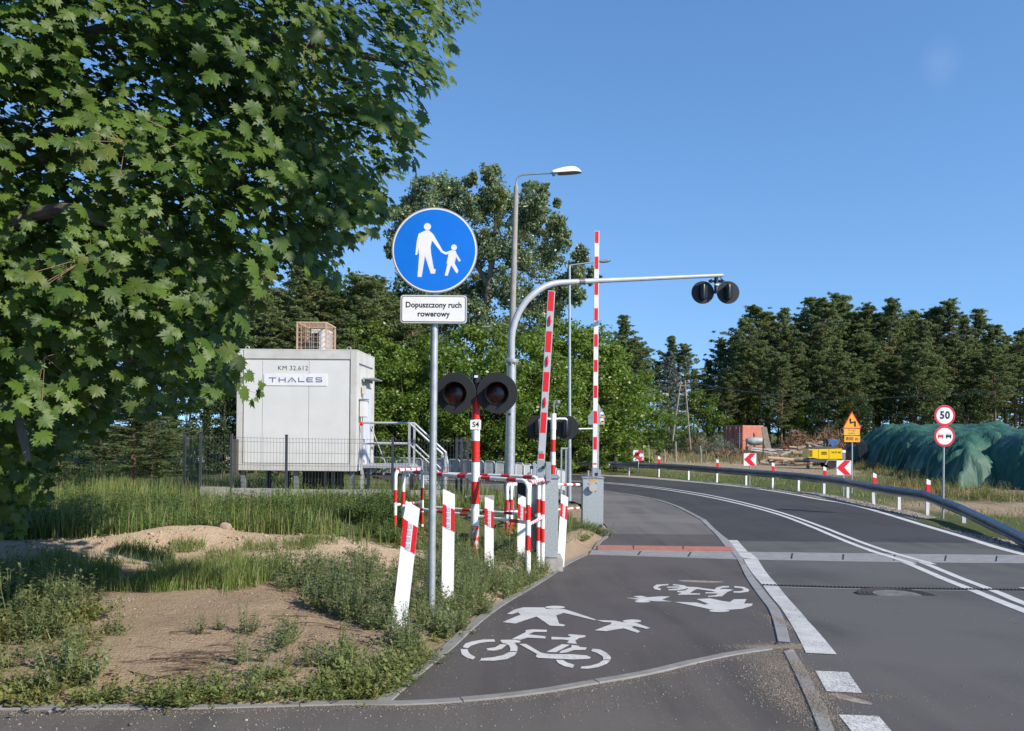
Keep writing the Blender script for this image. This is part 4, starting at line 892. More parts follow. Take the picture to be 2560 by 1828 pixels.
for k in range(1, len(path)):
    if k == 1: continue
    p, nn = path[k], rnorm(k); tn = tans[k]; ang = math.atan2(tn.y, tn.x); rot = Matrix.Rotation(ang, 3, 'Z'); g0 = bz_(p.y)
    hgt = .70 if k > 2 else .48
    tilt = {5: .06}.get(k, 0)
    pr = [(-.05, -.03), (.05, -.03), (.05, -.022), (-.042, -.022), (-.042, .022), (.05, .022), (.05, .03), (-.05, .03)]
    mb = MB(); mb.prism(pr, -.3, hgt, axis='z'); o = mb.obj('rail_post', POSTW, gr, (p.x, p.y, g0)); o.rotation_euler = (0, tilt, ang+math.pi/2)
    if k >= 3 and k % 2 == 1 and k < 15:
        mb = MB(); mb.prism([(-.06, .0), (.06, .0), (.06, .33), (-.06, .385)], -.012, .012); mb.prism([(-.061, .0), (.061, -.03), (.061, .20), (-.061, .225)], -.015, .015, mi=1)
        mb.obj('rail_delineator', [PLAS, REDF], gr, (p.x-nn.x*.03, p.y-nn.y*.03, g0+.74))
    elif k < 16:
        pm = (path[k]+path[k-1])/2; nn2 = (rnorm(k)+rnorm(k-1)).normalized()
        o = MB().box((0, 0, 0), (.05, .02, .05)).obj('small_reflector', RDEL, gr, (pm.x+nn2.x*.09, pm.y+nn2.y*.09, bz_(pm.y)+.595+pm.z)); o.rotation_euler = (0, 0, ang)
# ------------------------------------------------------------------ chevron signs
for lb, px, py, sz, d in (('largest and nearest red chevron sign, beside the orange warning sign', 2109, 1169.5, 37.5, 34.6), ('middle chevron sign, left of the compressor', 1874.6, 1149, 32.2, 41.3),
        ('chevron sign right of the farther barrier boom', 1596, 1139, 26.8, 47.6), ('smallest and farthest chevron sign, between the gantry mast and the near boom', 1329, 1135, 23, 53)):
    c = W(px, py, d); s_ = F/d; w_ = sz/s_; t = empty('chevron_sign', (c.x, d, 0), label=lb, cat='road sign', group='red and white chevron signs on the bend'); zc = c.z
    mb = MB(); mb.prism(rrect(w_, w_, .03, 3, cz=zc), -.03, -.015); bd = mb.obj('sign_board', ALU, t)
    MB().prism(rrect(w_*.97, w_*.97, .025, 3, cz=zc), -.0325, -.0298).obj('white_face', WHTF, t)
    q = [(-.49, -.01), (.02, .49), (.47, .49), (.03, .02), (.49, -.49), (.05, -.49)]
    MB().prism([(a_*w_*.97, zc+b_*w_*.97) for a_, b_ in q], -.035, -.0323).obj('red_chevron', REDF, t)
    MB().tube([(0, 0, -.4), (0, 0, zc+w_*.3)], .03, 10).obj('post', GALV, t, smooth=True)
# ------------------------------------------------------------------ speed limit and overtaking signs
d = 25.6; s_ = F/d; c1, c2 = W(2359.7, 1039, d), W(2359.7, 1090.8, d); base = W(2357.4, 1296, d)
t = empty('speed_sign_post', (c1.x, d, base.z), label='post with a 50 speed limit disc above a no overtaking disc', cat='road sign'); bz = base.z
MB().tube([(0, 0, -.3), (0, 0, c1.z-bz+.2)], .032, 12).obj('post', GALV, t, smooth=True)
for k, c in ((0, c1), (1, c2)):
    z_ = c.z-bz; r = .303; pt = MB().prism(circ(r, 40, 0, z_), -.05, -.036).obj('sign_disc', ALU, t)
    MB().prism(circ(r*.985, 40, 0, z_), -.0525, -.0498).obj('red_border', REDF, pt); MB().prism(circ(r*.80, 40, 0, z_), -.0545, -.0523).obj('white_face', WHTF, pt)
    mb = MB()
    if k == 0: add_text(mb, '50', .30, (0, -.0552, z_), 0, bold=.012, xs=.92, spacing=1.12)
    else:
        for cx_, mi in ((-.117, 1), (.115, 0)):
            mb.prism([(cx_-.08+a_*.01, z_+b_*.01) for a_, b_ in [(0, 0), (0, 3), (1.5, 3.8), (3, 7), (13, 7), (14.5, 3.8), (16, 3), (16, 0), (16, -3), (0, -3)]], -.0562, -.0543, mi=mi)
            for sx in (-.065, .045): mb.box((cx_+sx+.01, -.0553, z_-.045), (.03, .0018, .04), mi)
            mb.prism([(cx_-.045, z_+.035), (cx_-.038, z_+.058), (cx_+.038, z_+.058), (cx_+.045, z_+.035)], -.0570, -.0560, mi=2)
    mb.obj('number' if k == 0 else 'car_symbols', [BLK, REDF, WHTF], pt)
# ------------------------------------------------------------------ orange warning sign
d = 36.0; s_ = F/d; ORG = mat('sign_orange', (.82,.36,.015), .5, var=.04); ORG2 = mat('sign_yellow_orange', (.72,.42,.05), .5, var=.04)
q6 = lambda x, y: W(x/9.55+2080, y/9.55+1010, d)
base = W(2129, 1246, d); t = empty('warning_sign', (base.x, d, base.z), label='orange winding road triangle above two plates reading Droga kręta and 800 m', cat='road sign'); O = Vector((base.x, d, base.z))
xz = lambda x, y: ((q6(x, y)-O).x, (q6(x, y)-O).z)
def rpoly(pts, r, n=4):
    out = []
    for i in range(len(pts)):
        a, b_, c = Vector(pts[i-1]), Vector(pts[i]), Vector(pts[(i+1) % len(pts)]); u, v = (a-b_).normalized(), (c-b_).normalized()
        for k in range(n+1): f = k/n; out.append(tuple((b_+u*r)*(1-f)**2 + b_*2*f*(1-f) + (b_+v*r)*f*f))
    return out
MB().tube([(0, 0, -.3), (0, 0, xz(463, 300)[1])], .032, 10).obj('post', GALV, t, smooth=True)
tr = rpoly([xz(463, 175), xz(240, 590), xz(702, 590)], .06)
MB().prism(tr, -.05, -.036).obj('triangle', REDF, t)
MB().prism(rpoly([xz(463, 214), xz(268, 573), xz(672, 573)], .05), -.0525, -.0498).obj('orange_face', ORG, t)
MB().prism([xz(*p_) for p_ in [(428,338),(446,370),(450,435),(540,408),(556,425),(562,552),(548,530),(538,552),(528,535),(516,552),(514,450),(430,475),(412,460),(400,375)]], -.0548, -.0523).obj('road_symbol', BLK, t)
for (x0, y0, x1, y1, mt, nm) in ((275, 592, 652, 748, ORG2, 'name_plate'), (284, 760, 660, 912, ORG, 'distance_plate')):
    a_, b_ = xz(x0, y0), xz(x1, y1); cx_, cz_ = (a_[0]+b_[0])/2, (a_[1]+b_[1])/2; w_, h_ = b_[0]-a_[0], a_[1]-b_[1]
    pl = MB().prism(rrect(w_, h_, .03, cx=cx_, cz=cz_), -.05, -.036).obj(nm, mt, t); mb = MB()
    if nm == 'name_plate': add_text(mb, 'Droga', .105, (cx_, -.0512, cz_+.065), bold=-.0005, spacing=1.15); add_text(mb, 'kręta', .105, (cx_, -.0512, cz_-.055), bold=-.0005, spacing=1.15)
    else: add_text(mb, '800 m', .19, (cx_, -.0512, cz_), bold=.003, spacing=1.08)
    mb.obj('lettering', BLK, pl)
# grey back of a triangular sign behind the farther boom
d = 33.0; base = W(1494, 1255, d); t = empty('warning_sign', (base.x, d, 0), label='grey back of a triangular sign with yellow stickers, behind the farther boom', cat='road sign'); O = Vector((base.x, d, 0))
xz = lambda x, y: ((W(x/2.953+1250, y/2.953+850, d)-O).x, (W(x/2.953+1250, y/2.953+850, d)-O).z)
MB().prism(rpoly([xz(722, 462), xz(642, 575), xz(784, 575)], .06), -.02, 0).obj('triangle', ALU, t)
a_, b_ = xz(652, 577), xz(772, 626); MB().prism(rrect(b_[0]-a_[0], a_[1]-b_[1], .03, cx=(a_[0]+b_[0])/2, cz=(a_[1]+b_[1])/2), -.02, 0).obj('plate', ALU, t)
mb = MB()
for y in (546, 592): c_ = xz(752, y); mb.box((c_[0], -.022, c_[1]), (.12, .003, .13), 0); c_ = xz(756, y+17); mb.box((c_[0], -.022, c_[1]), (.11, .003, .12), 1)
mb.obj('sticker', [WHTF, ORG], t)
MB().tube([(0, -.05, -.3), (0, -.05, xz(722, 490)[1])], .03, 10).obj('post', GALV, t, smooth=True)
MB().tube([(xz(568, 657)[0], -.03, xz(568, 657)[1]), (0, -.03, xz(700, 654)[1])], .028, 8).obj('side_arm', WHT, t)
# slim grey steel channel by the far end of the barrier fence
d = 30; base = W(1413, 1250, d); t = empty('steel_channel_post', (base.x, d, base.z), label='slim open steel channel post left of the slim lamp post', cat='post')
h_ = W(1413, 1119, d).z-base.z; mb = MB()
for sx in (-.14, .14): mb.box((sx, 0, h_/2), (.05, .06, h_))
mb.box((0, .02, h_-.03), (.26, .03, .06)); mb.box((.04, .03, h_/2), (.1, .01, h_-.1)); mb.obj('channel', GALV, t)
# ------------------------------------------------------------------ crowd-barrier style fences in the distance
FEN = mat('fence_white', (.66,.67,.66), .5, var=.05)
def fence_unit(L=.78, H=.95):
    mb = MB(); r = .024
    pts = [(0, 0, 0), (0, 0, H-.12), (.03, 0, H-.04), (.1, 0, H), (L-.13, 0, H), (L-.06, 0, H-.04), (L-.03, 0, H-.12), (L-.03, 0, 0)]
    mb.tube(pts, r, 6, caps=False)
    mb.tube([(0, 0, .16), (L-.03, 0, .16)], .015, 4, caps=False)
    fr_m = mb.mesh('fence_frame', FEN)
    mb = MB()
    for k in range(1, 9): mb.box((L*k/9-.01, 0, (H+.12)/2), (.02, .02, H-.18))
    bar_m = mb.mesh('fence_bars', FEN)
    mb = MB(); mb.tube([(L-.03, 0, .33), (L-.03, 0, .55)], r*1.15, 6); rd_m = mb.mesh('fence_band', RED); return fr_m, bar_m, rd_m
fu = fence_unit()
fence_rows = ((smooth_line([W(928,1142,46.5), W(1080,1146,44.8), W(1208,1152,42.9), W(1327,1159,39.9), W(1397,1172,35.2), W(1428,1183,33)], 2), 'white crossing fence running from behind the container to the far barrier'),
              ([W(400,1138,51), W(620,1141,50)], 'white fence glimpsed under the trees left of the container'), )
for pl, lb in fence_rows:
    P_ = resample([(p.x, p.y, 0) for p in pl], .8); t = empty('barrier_fence', tuple(P_[0]), label=lb, cat='fence'); o0 = P_[0]
    for a_, b_ in zip(P_, P_[1:]):
        v = b_-a_; M = Matrix.Translation(a_-o0) @ Matrix.Rotation(math.atan2(v.y, v.x), 4, 'Z')
        f_ = link('fence_frame', fu[0], t, M); link('fence_bars', fu[1], f_); link('red_band', fu[2], f_)
# ------------------------------------------------------------------ equipment container
PAN = mat('container_paint', (.64,.635,.62), .5, var=.03, scale=1.5, bump=.02, bscale=8)
PANF = mat('container_frame_paint', (.56,.55,.53), .5, var=.08, scale=2.5, col2=(.47,.455,.42))
DKS = mat('dark_streak', (.3,.29,.27), .8)
d = 21.8; A_ = W(592, 1176, d); w_ = W(890.5, 1176, d).x-A_.x; H_ = W(592, 874.5, d).z-A_.z; D_ = 2.4; bz = gz(A_.x+1.5, d)
t = empty('equipment_container', (A_.x, d, A_.z), rotz=R(-1.0), label='white equipment container on steel legs with a company sign on its front', cat='container'); O = Vector((A_.x, d, A_.z))
z3 = lambda x, y: (lambda p: ((p-O).x, (p-O).z))(W(x/2.844+400, y/2.844+780, d))
bd = MB().box((w_/2, D_/2, H_/2), (w_-.04, D_-.04, H_-.04)).obj('body', PANF, t)
for nm, c, dm in (('corner_post', (.06, .0, H_/2), (.15, .05, H_)), ('corner_post', (w_-.07, .0, H_/2), (.16, .05, H_)), ('corner_post', (w_, .10, H_/2), (.05, .16, H_)), ('corner_post', (w_, D_-.08, H_/2), (.05, .16, H_)),
    ('top_beam', (w_/2, .0, H_-.11), (w_-.30, .045, .22)), ('bottom_beam', (w_/2-.01, .0, .09), (w_-.30, .045, .18)), ('roof_edge', (w_/2, D_/2, H_+.005), (w_+.05, D_+.05, .035)),
    ('top_beam', (w_, D_/2, H_-.15), (.045, D_-.34, .30)), ('bottom_beam', (w_, D_/2, .08), (.045, D_-.34, .16))):
    MB().box(c, dm, bev=.008).obj(nm, PANF, t)
xs_ = [z3(x, 500)[0] for x in (597, 731, 1062, 1350)]
for a_, b_ in zip(xs_, xs_[1:]):
    MB().box(((a_+b_)/2, -.008, (H_-.24+.18)/2), (b_-a_-.008, .04, H_-.24-.20), bev=.004).obj('wall_panel', PAN, t)
a_, b_ = z3(745, 443), z3(1191, 527); sg = MB().prism([(a_[0], a_[1]), (b_[0], a_[1]), (b_[0], b_[1]), (a_[0], b_[1])], -.042, -.029).obj('company_sign', WHTF, t)
# company name drawn as strokes
mb = MB(); LH = 34.0
def stroke(pts, w=6.5):
    for p_, q_ in zip(pts, pts[1:]):
        a, b_ = Vector(p_), Vector(q_); u = (b_-a).normalized(); n_ = Vector((-u.y, u.x))*w/2; e_ = u*w*.35
        mb.prism([z3(*(a-e_+n_)), z3(*(b_+e_+n_)), z3(*(b_+e_-n_)), z3(*(a-e_-n_))], -.0445-random.random()*.0008, -.0418)
yt, yb = 470, 499; ym = 484.5
for L_ in ([(781,yt),(829,yt)], [(805,yt),(805,yb)], [(852,yt-1),(852,yb)], [(895,yt-1),(895,yb)], [(852,ym),(895,ym)], [(915,yb+1),(943,yt-1),(971,yb+1)], [(992,yt-1),(992,yb-2),(1030,yb-2)],
    [(1092,yt),(1052,yt),(1049,ym),(1052,yb-1),(1092,yb-1)], [(1049,ym),(1088,ym)], [(1156,yt),(1117,yt),(1114,ym-8),(1117,ym),(1152,ym),(1156,ym+7),(1152,yb-1),(1112,yb-1)]): stroke(L_)
mb.obj('lettering', mat('sign_violet', (.07,.065,.28), .5), sg)
c_ = z3(943, 491); MB().prism([(c_[0]-.028, c_[1]-.02), (c_[0]+.028, c_[1]-.02), (c_[0], c_[1]+.035)], -.0445, -.0418).obj('logo_dot', mat('sign_cyan', (.08,.45,.7), .5), sg)
mb = MB(); c_ = z3(949, 402); add_text(mb, 'KM 32,612', .160, (c_[0], -.0295, c_[1]), bold=0.0, spacing=1.08); mb.obj('km_number', BLK, t)
for x_, y_ in ((.2, .12), (w_-.22, .12), (w_-.1, D_-.2), (.2, D_-.2)):
    mb = MB(); mb.tube([(x_+.045*math.cos(a), y_, H_+.055+.045*math.sin(a)) for a in [k*.4488 for k in range(15)]], .012, 6); mb.obj('lifting_eye', GALV, t, smooth=True)
for c, dm in (((-.1, .05, H_-.21), (.2, .12, .035)), ((-.17, .05, H_-.235), (.06, .12, .05))): MB().box(c, dm, bev=.005).obj('gutter', PAN, t)
mb = MB(); mb.box((.12, -.07, H_-.28), (.25, .1, .05)); mb.box((.17, -.07, H_-.32), (.06, .06, .08), 1); mb.obj('floodlight', [mat('cream_box', (.55,.5,.42), .6), BLKM], t)
# door and boxes on the right-hand wall
XS = w_+.03
dr = MB().box((XS-.01, 1.35, 1.12), (.05, .95, 2.05), bev=.01).obj('door', mat('door_paint', (.55,.58,.63), .45, var=.04), t)
MB().box((XS+.05, 1.7, 1.05), (.06, .04, .14)).obj('handle', BLKM, dr); mb = MB(); mb.box((XS+.018, 1.3, 1.75), (.004, .18, .05)); mb.obj('door_label', BLKM, dr)
mb = MB(); mb.box((XS+.14, 1.3, 2.34), (.30, 1.2, .03)); mb.box((XS+.02, 1.3, 2.30), (.03, 1.2, .08)); mb.obj('door_canopy', GALV, t)
MB().box((XS+.07, .42, 1.55), (.16, .36, .42), bev=.02).obj('meter_box', PAN, t); MB().box((XS+.07, .42, 1.79), (.2, .4, .03)).obj('meter_box_lid', GALVD, t)
MB().box((XS+.03, .7, 2.05), (.08, .12, .2)).obj('wall_lamp', mat('cream_box', (.55,.5,.42), .6), t)
MB().lathe([(.0, 0), (.05, .0), (.05, .06), (0, .08)], (XS+.02, .25, 1.18), 14, axis='x').obj('alarm_light', RED, t, smooth=True)
hl = A_.z-bz
for x_, y_ in ((.12, .15), (w_-.12, .15), (.12, D_-.15), (w_-.12, D_-.15), (1.45, .15), (1.45, D_-.2)):
    MB().box((x_, y_, -hl/2-.15), (.11, .11, hl+.3)).obj('leg', GALVD, t)
mb = MB(); mb.box((w_*.62, 1.4, -hl/2-.1), (.9, .8, hl+.1)); mb.obj('cable_duct', mat('dark_olive', (.07,.07,.05), .8), t)
for x_ in (.55, 1.05, 2.0, 2.2): MB().tube([(x_, .9, -.02), (x_, .9, -hl-.2)], .05, 10).obj('conduit', BLKM if x_ < 1.2 else GALVD, t)
# rusty cage on the roof and the air conditioner in it
RUST = mat('rusty_steel', (.40,.23,.14), .85, var=.3, scale=18, col2=(.46,.35,.26), bump=.2)
p0, p1 = W(*Z3((975, 265)), 22.6), W(*Z3((1180, 265)), 22.6); topz = W(*Z3((975, 75)), 22.6).z; cw = p1.x-p0.x; hC = topz-(A_.z+H_); cd = 1.15
t = empty('roof_cage', (p0.x, 22.6, A_.z+H_+.022), label='rusty wire cage on the container roof', cat='cage')
mb = MB(); rr2 = .022
for x_ in (0, cw):
    for y_ in (0, cd): mb.box((x_, y_, hC/2), (rr2*1.7, rr2*1.7, hC))
for z_ in (.02, hC-.02):
    for y_ in (0, cd): mb.box((cw/2, y_, z_+random.uniform(-.002, .002)), (cw-.04, rr2*1.6, rr2*1.6))
    for x_ in (0, cw): mb.box((x_, cd/2, z_), (rr2*1.6, cd-.04, rr2*1.6))
mb.box((-.12, -.02, .005), (.3, .03, .03)); mb.obj('cage_frame', RUST, t)
mb = MB(); rb_ = .009; nx, nz, ny = 7, 6, 7
for k in range(1, nx): 
    for y_ in (-.0, cd): mb.box((cw*k/nx, y_, hC/2), (rb_, rb_, hC-.04))
    mb.box((cw*k/nx, cd/2, hC-.012), (rb_, cd-.03, rb_))
for k in range(1, nz):
    for y_ in (.011, cd-.011): mb.box((cw/2, y_, hC*k/nz), (cw-.03, rb_, rb_))
    for x_ in (.011, cw-.011): mb.box((x_, cd/2, hC*k/nz), (rb_, cd-.03, rb_))
for k in range(1, ny):
    for x_ in (0, cw): mb.box((x_, cd*k/ny, hC/2), (rb_, rb_, hC-.04))
    mb.box((cw/2, cd*k/ny, hC-.022), (cw-.03, rb_, rb_))
mb.obj('cage_bars', RUST, t)
c0, c1 = W(*Z3((1072, 122)), 22.9), W(*Z3((1150, 262)), 22.9); t = empty('air_conditioner', (c0.x, 22.9, A_.z+H_+.022), label='white outdoor air conditioning unit inside the rusty roof cage', cat='air conditioner')
cw2 = c1.x-c0.x; ch = c0.z-(A_.z+H_)-.05; MB().box((cw2/2+.08, .32, ch/2+.03), (cw2+.16, .6, ch), bev=.02).obj('casing', PAN, t)
for k in range(5): MB().box((cw2/2-.01, .012, .14+(ch-.16)*k/5), (cw2*.62, .02, ch*.12)).obj('grille', BLKM, t)
for k in range(3): MB().box((cw2+.165, .18+.15*k, ch/2+.03), (.01, .1, ch*.8)).obj('side_fin', GALV, t)
# platform and stairs at the door
STG = mat('stair_galv', (.45,.46,.48), .5, .35, var=.06)
dn, df = 22.2, 23.4; t = empty('access_stairs', (W(890, 1176, dn).x, dn, bz), label='galvanised platform and stairs at the right end of the container', cat='stairs'); O = Vector((t.location.x, dn, bz))
def q3(x, y, near=True): 
    dd = dn if near else df; return W(x/2.844+400, y/2.844+780, dd)-O
pz = q3(1405, 1098).z; x1 = q3(1770, 1098).x; x0_ = q3(1405, 1098).x
MB().box(((x0_+x1)/2, .6, pz), (x1-x0_, 1.2, .07)).obj('platform', STG, t)
xe, ze = q3(2005, 1285).x, .02; nst = 6
for k in range(nst):
    f = (k+.6)/nst; MB().box((x1+(xe-x1)*f, .6, pz*(1-f)+.02), (.27, 1.1, .035)).obj('step', STG, t)
for y_ in (.02, 1.18):
    a_, b_ = Vector((x1, y_, pz)), Vector((xe, y_, ze)); MB().tube([a_, b_], .06, 4).obj('stringer', STG, t)
hr = q3(1405, 787).z-pz
for near, y_ in ((True, .02), (False, 1.18)):
    sx = 0 if near else .0
    pr_ = [(x0_, pz), (x1, pz)]; ptop = [Vector((x0_+.1, y_, pz+hr)), Vector((x1, y_, pz+hr)), Vector((xe, y_, ze+hr-.0)), Vector((xe+.05, y_, ze+hr-.3))]
    mb = MB(); mb.tube(ptop, .028, 8); mb.tube([Vector((x0_+.1, y_, pz+hr*.52)), Vector((x1, y_, pz+hr*.52)), Vector((xe, y_, ze+hr*.5))], .022, 8); mb.obj('handrail', STG, t, smooth=True)
    for xx, zb in ((x0_+.1, pz), ((x1), pz), (xe, ze)): MB().box((xx, y_, zb+hr/2-.1), (.055, .055, hr+.2)).obj('rail_post', STG, t)
MB().tube([Vector((x0_+.1, 1.16, pz+hr)), Vector((x0_+.55, 1.16, pz))], .014, 6).obj('diagonal_stay', GALVD, t)
for xx in (x0_+.1, x1-.05):
    for y_ in (.1, 1.1): MB().box((xx, y_, pz/2-.1), (.08, .08, pz+.1)).obj('support_leg', STG, t)
# mesh fence in front
WIRE = mat('fence_wire', (.055,.065,.075), .5, .3); FPST = mat('fence_post_paint', (.045,.052,.065), .5)
fz = lambda x, y, d_: W(x/2.844+400, y/2.844+780, d_)
corners = [(175, 862, 21.6), (290, 857, 20.9), (510, 868, 20.85), (900, 877, 20.8), (1655, 886, 20.9), (2110, 893, 21.0), (2145, 893, 21.3), (2190, 893, 21.7)]
PC = [fz(*c) for c in corners]; HF = 1.29
t = empty('mesh_fence', (PC[3].x, PC[3].y, PC[3].z-HF), label='dark wire mesh fence with square posts around the container', cat='fence'); O = t.location.copy()
for p in PC:
    q = p-O; MB().box((q.x, q.y, q.z-HF/2-.15), (.055, .055, HF+.3)).obj('fence_post', FPST, t); MB().box((q.x, q.y, q.z+.005), (.065, .065, .02)).obj('post_cap', BLKM, t)
for i in range(len(PC)-1):
    a_, b_ = PC[i]-O, PC[i+1]-O; L = (b_-a_).length; n = int(L/.075); mb = MB(); u = (b_-a_)/L; nn = Vector((u.y, -u.x, 0))
    for k in range(1, n):
        p = a_.lerp(b_, k/n); zt_ = p.z-.05
        mb.tube([(p.x, p.y, zt_), (p.x+nn.x*.03, p.y+nn.y*.03, zt_-.06), (p.x, p.y, zt_-.12), (p.x, p.y, zt_-1.0), (p.x+nn.x*.03, p.y+nn.y*.03, zt_-1.06), (p.x, p.y, zt_-1.12), (p.x, p.y, zt_-1.25)], .0034, 3, caps=False)
    for zz in (.08, .17, .42, .72, 1.03, 1.15): mb.tube([a_-Vector((0, 0, zz)), b_-Vector((0, 0, zz))], .0036, 3, caps=False)
    mb.obj('mesh_panel', WIRE, t)
# concrete plinth boards under the fence
t = empty('plinth_wall', tuple(PC[1]-Vector((0, 0, HF+.25))), label='row of low concrete plinth boards under the mesh fence', cat='low wall'); O2 = t.location.copy()
for i in range(1, 5):
    a_, b_ = PC[i]-O2-Vector((0, 0, HF)), PC[i+1]-O2-Vector((0, 0, HF)); n = max(1, int((b_-a_).length/1.4))
    for k in range(n):
        p, q = a_.lerp(b_, k/n), a_.lerp(b_, (k+1)/n); c = (p+q)/2
        MB().box((c.x, c.y, c.z-.17), ((q-p).length-.02, .06, .38), rot=Matrix.Rotation(math.atan2(q.y-p.y, q.x-p.x), 3, 'Z'), bev=.006).obj('plinth_board', CONC, t)
t = empty('foundation_strip', (PC[3].x, 21.4, bz), label='pale concrete strip in front of the container legs', cat='slab'); 
MB().box((1.6, .3, .04), (6.6, .5, .14), bev=.01).obj('slab', CONC, t)
d = 21.6; a_, b_ = fz(500, 905, d), fz(545, 1160, d); t = empty('utility_cabinet', ((a_.x+b_.x)/2, d, b_.z), label='narrow dark cabinet with cream edge left of the container', cat='cabinet'); w2, h2 = b_.x-a_.x, a_.z-b_.z
MB().box((.03, .2, h2/2), (w2-.08, .4, h2)).obj('casing', mat('dark_olive', (.07,.07,.05), .8), t); MB().box((-w2/2+.03, .0, h2/2-.2), (.05, .06, h2+.5)).obj('cream_post', mat('cream_box', (.55,.5,.42), .6), t)
ordn = ['first','second','third','fourth','fifth','sixth','seventh','eighth','ninth','tenth','eleventh','twelfth','thirteenth','fourteenth','fifteenth','sixteenth','seventeenth','eighteenth','nineteenth','twentieth','twenty-first','twenty-second','twenty-third','twenty-fourth','twenty-fifth','twenty-sixth']
# ------------------------------------------------------------------ things on the far side of the road
def GF(px, py, z=0.0):      # point at height z seen at a place of the photo
    u, v = px-CX, -(py-YH); uu = u*cr - v*sr; vv = u*sr + v*cr; d_ = (z-CAMZ)*F/vv; return Vector((uu*d_/F, d_, z))
# compressor trailer
YEL = mat('compressor_yellow', (.80,.53,.0), .35, var=.04, coat=.3); CHS = mat('chassis_grey', (.09,.10,.11), .5, .3, var=.1); TYRE = mat('tyre_rubber', (.02,.02,.02), .8)
d = 58.0; b0 = W(*Z6((78, 790)), d); t = empty('compressor_trailer', (b0.x, d, 0.02), label='yellow towable compressor with dark lid parked beyond the guard rail', cat='compressor trailer'); O = Vector((b0.x, d, 0.02))
c6 = lambda x, y: ((W(x/3.609+2000, y/3.609+950, d)-O).x, (W(x/3.609+2000, y/3.609+950, d)-O).z)
MB().prism([c6(*q) for q in [(80,625),(380,620),(380,712),(170,712),(118,702),(78,702)]], 0, 1.25).obj('hood', YEL, t)
MB().prism([c6(*q) for q in [(84,712),(380,714),(380,735),(330,745),(120,745),(84,735)]], -.01, 1.26).obj('chassis', CHS, t)
MB().prism([c6(*q) for q in [(100,620),(130,607),(330,603),(358,617)]], .02, 1.2).obj('lid', CHS, t)
MB().prism([c6(*q) for q in [(380,632),(412,632),(412,722),(380,722)]], .03, 1.2).obj('rear_panel', mat('panel_grey', (.22,.23,.25), .5), t)
mb = MB(); a_ = c6(382, 634); b_ = c6(412, 658); mb.box(((a_[0]+b_[0])/2, .02, (a_[1]+b_[1])/2), (b_[0]-a_[0], .05, a_[1]-b_[1])); mb.obj('white_box', WHT, t)
for k in range(6): a_ = c6(82, 638+k*10); b_ = c6(112, 638+k*10); MB().box(((a_[0]+b_[0])/2, -.008, a_[1]), (b_[0]-a_[0], .012, .045)).obj('grille', BLKM, t)
for k, y in enumerate((652, 660, 670)): a_ = c6(192, y); b_ = c6(242, y); MB().box(((a_[0]+b_[0])/2, -.006, a_[1]), (b_[0]-a_[0]-(k == 0)*.02, .008, (.05, .03, .05)[k])).obj('maker_mark', BLKM, t)
mb = MB(); c_ = c6(328, 655); add_text(mb, 'XATS 401', .16, (c_[0], -.006, c_[1]), bold=.004); mb.obj('lettering', BLKM, t)
for x_ in (168, 262): a_ = c6(x_, 622); b_ = c6(x_, 712); MB().box((a_[0], -.004, (a_[1]+b_[1])/2), (.02, .008, a_[1]-b_[1])).obj('door_seam', CHS, t)
for y_ in (.05, 1.15):
    c_ = c6(284, 762); r_ = .30; w_ = MB().lathe([(r_*.5, -.09), (r_*.9, -.1), (r_, -.07), (r_, .07), (r_*.9, .1), (r_*.5, .09)], (c_[0], y_, r_), 24, axis='y').obj('wheel', TYRE, t, smooth=True)
    MB().lathe([(0, -.075), (r_*.2, -.08), (r_*.52, -.05), (r_*.55, -.085), (r_*.55, .08), (0, .08)], (c_[0], y_, r_), 20, axis='y').obj('rim', mat('rim_grey', (.4,.41,.42), .4, .4), w_)
    q = [c6(*p) for p in [(222,762),(236,728),(248,716),(330,716),(342,726),(350,745),(330,740),(320,730),(254,730),(244,740),(236,766)]]; MB().prism(q, y_-.14, y_+.12).obj('mudguard', mat('mudguard_grey', (.25,.26,.27), .5), t)
c_ = c6(84, 742); mb = MB(); mb.tube([(c_[0]+.1, .2, c_[1]), (c6(20, 746)[0], .6, .45), (c6(-95, 748)[0], .6, .48)], .045, 8); mb.tube([(c_[0]+.1, 1.0, c_[1]), (c6(20, 746)[0], .62, .45)], .045, 8); mb.obj('drawbar', CHS, t)
MB().box((c6(-95, 748)[0]-.1, .6, .5), (.3, .12, .12), bev=.02).obj('tow_coupling', GALV, t)
a_ = c6(90, 755); mb = MB(); mb.tube([(a_[0], .4, .6), (a_[0], .4, .2)], .03, 8); mb.lathe([(.1, -.04), (.12, 0), (.1, .04)], (a_[0], .4, .12), 14, axis='y'); mb.obj('jockey_wheel', CHS, t)
# red shipping container
CRED = mat('container_red', (.44,.12,.09), .65, var=.12, scale=1.2, col2=(.36,.10,.075)); CREDP = mat('container_red_faded', (.46,.17,.125), .7, var=.1, scale=1.0)
d = 112; A_ = W(*Z5((1255, 862)), d); B0 = W(*Z5((1465, 866)), d); T0 = W(*Z5((1255, 662)), d); wv = B0.x-A_.x; hv = T0.z; wv = 2.6
t = empty('shipping_container', (A_.x, d, 0.0), rotz=R(-40), label='faded red shipping container standing before the trees', cat='shipping container'); hv = T0.z
lv = 6.0; MB().box((wv/2, lv/2+.05, hv/2), (wv-.02, lv, hv)).obj('body', CREDP, t)
for k in range(2):
    dr = MB().box((wv*(.25+.5*k), -.02, hv/2), (wv*.47, .06, hv-.35)).obj('door', CRED, t)
    for q in (.3, .7): MB().tube([(wv*(.02+.5*k)+wv*.47*q, -.09, .2), (wv*(.02+.5*k)+wv*.47*q, -.09, hv-.2)], .035, 6).obj('lock_bar', mat('bar_pinkish', (.5,.27,.23), .5), dr)
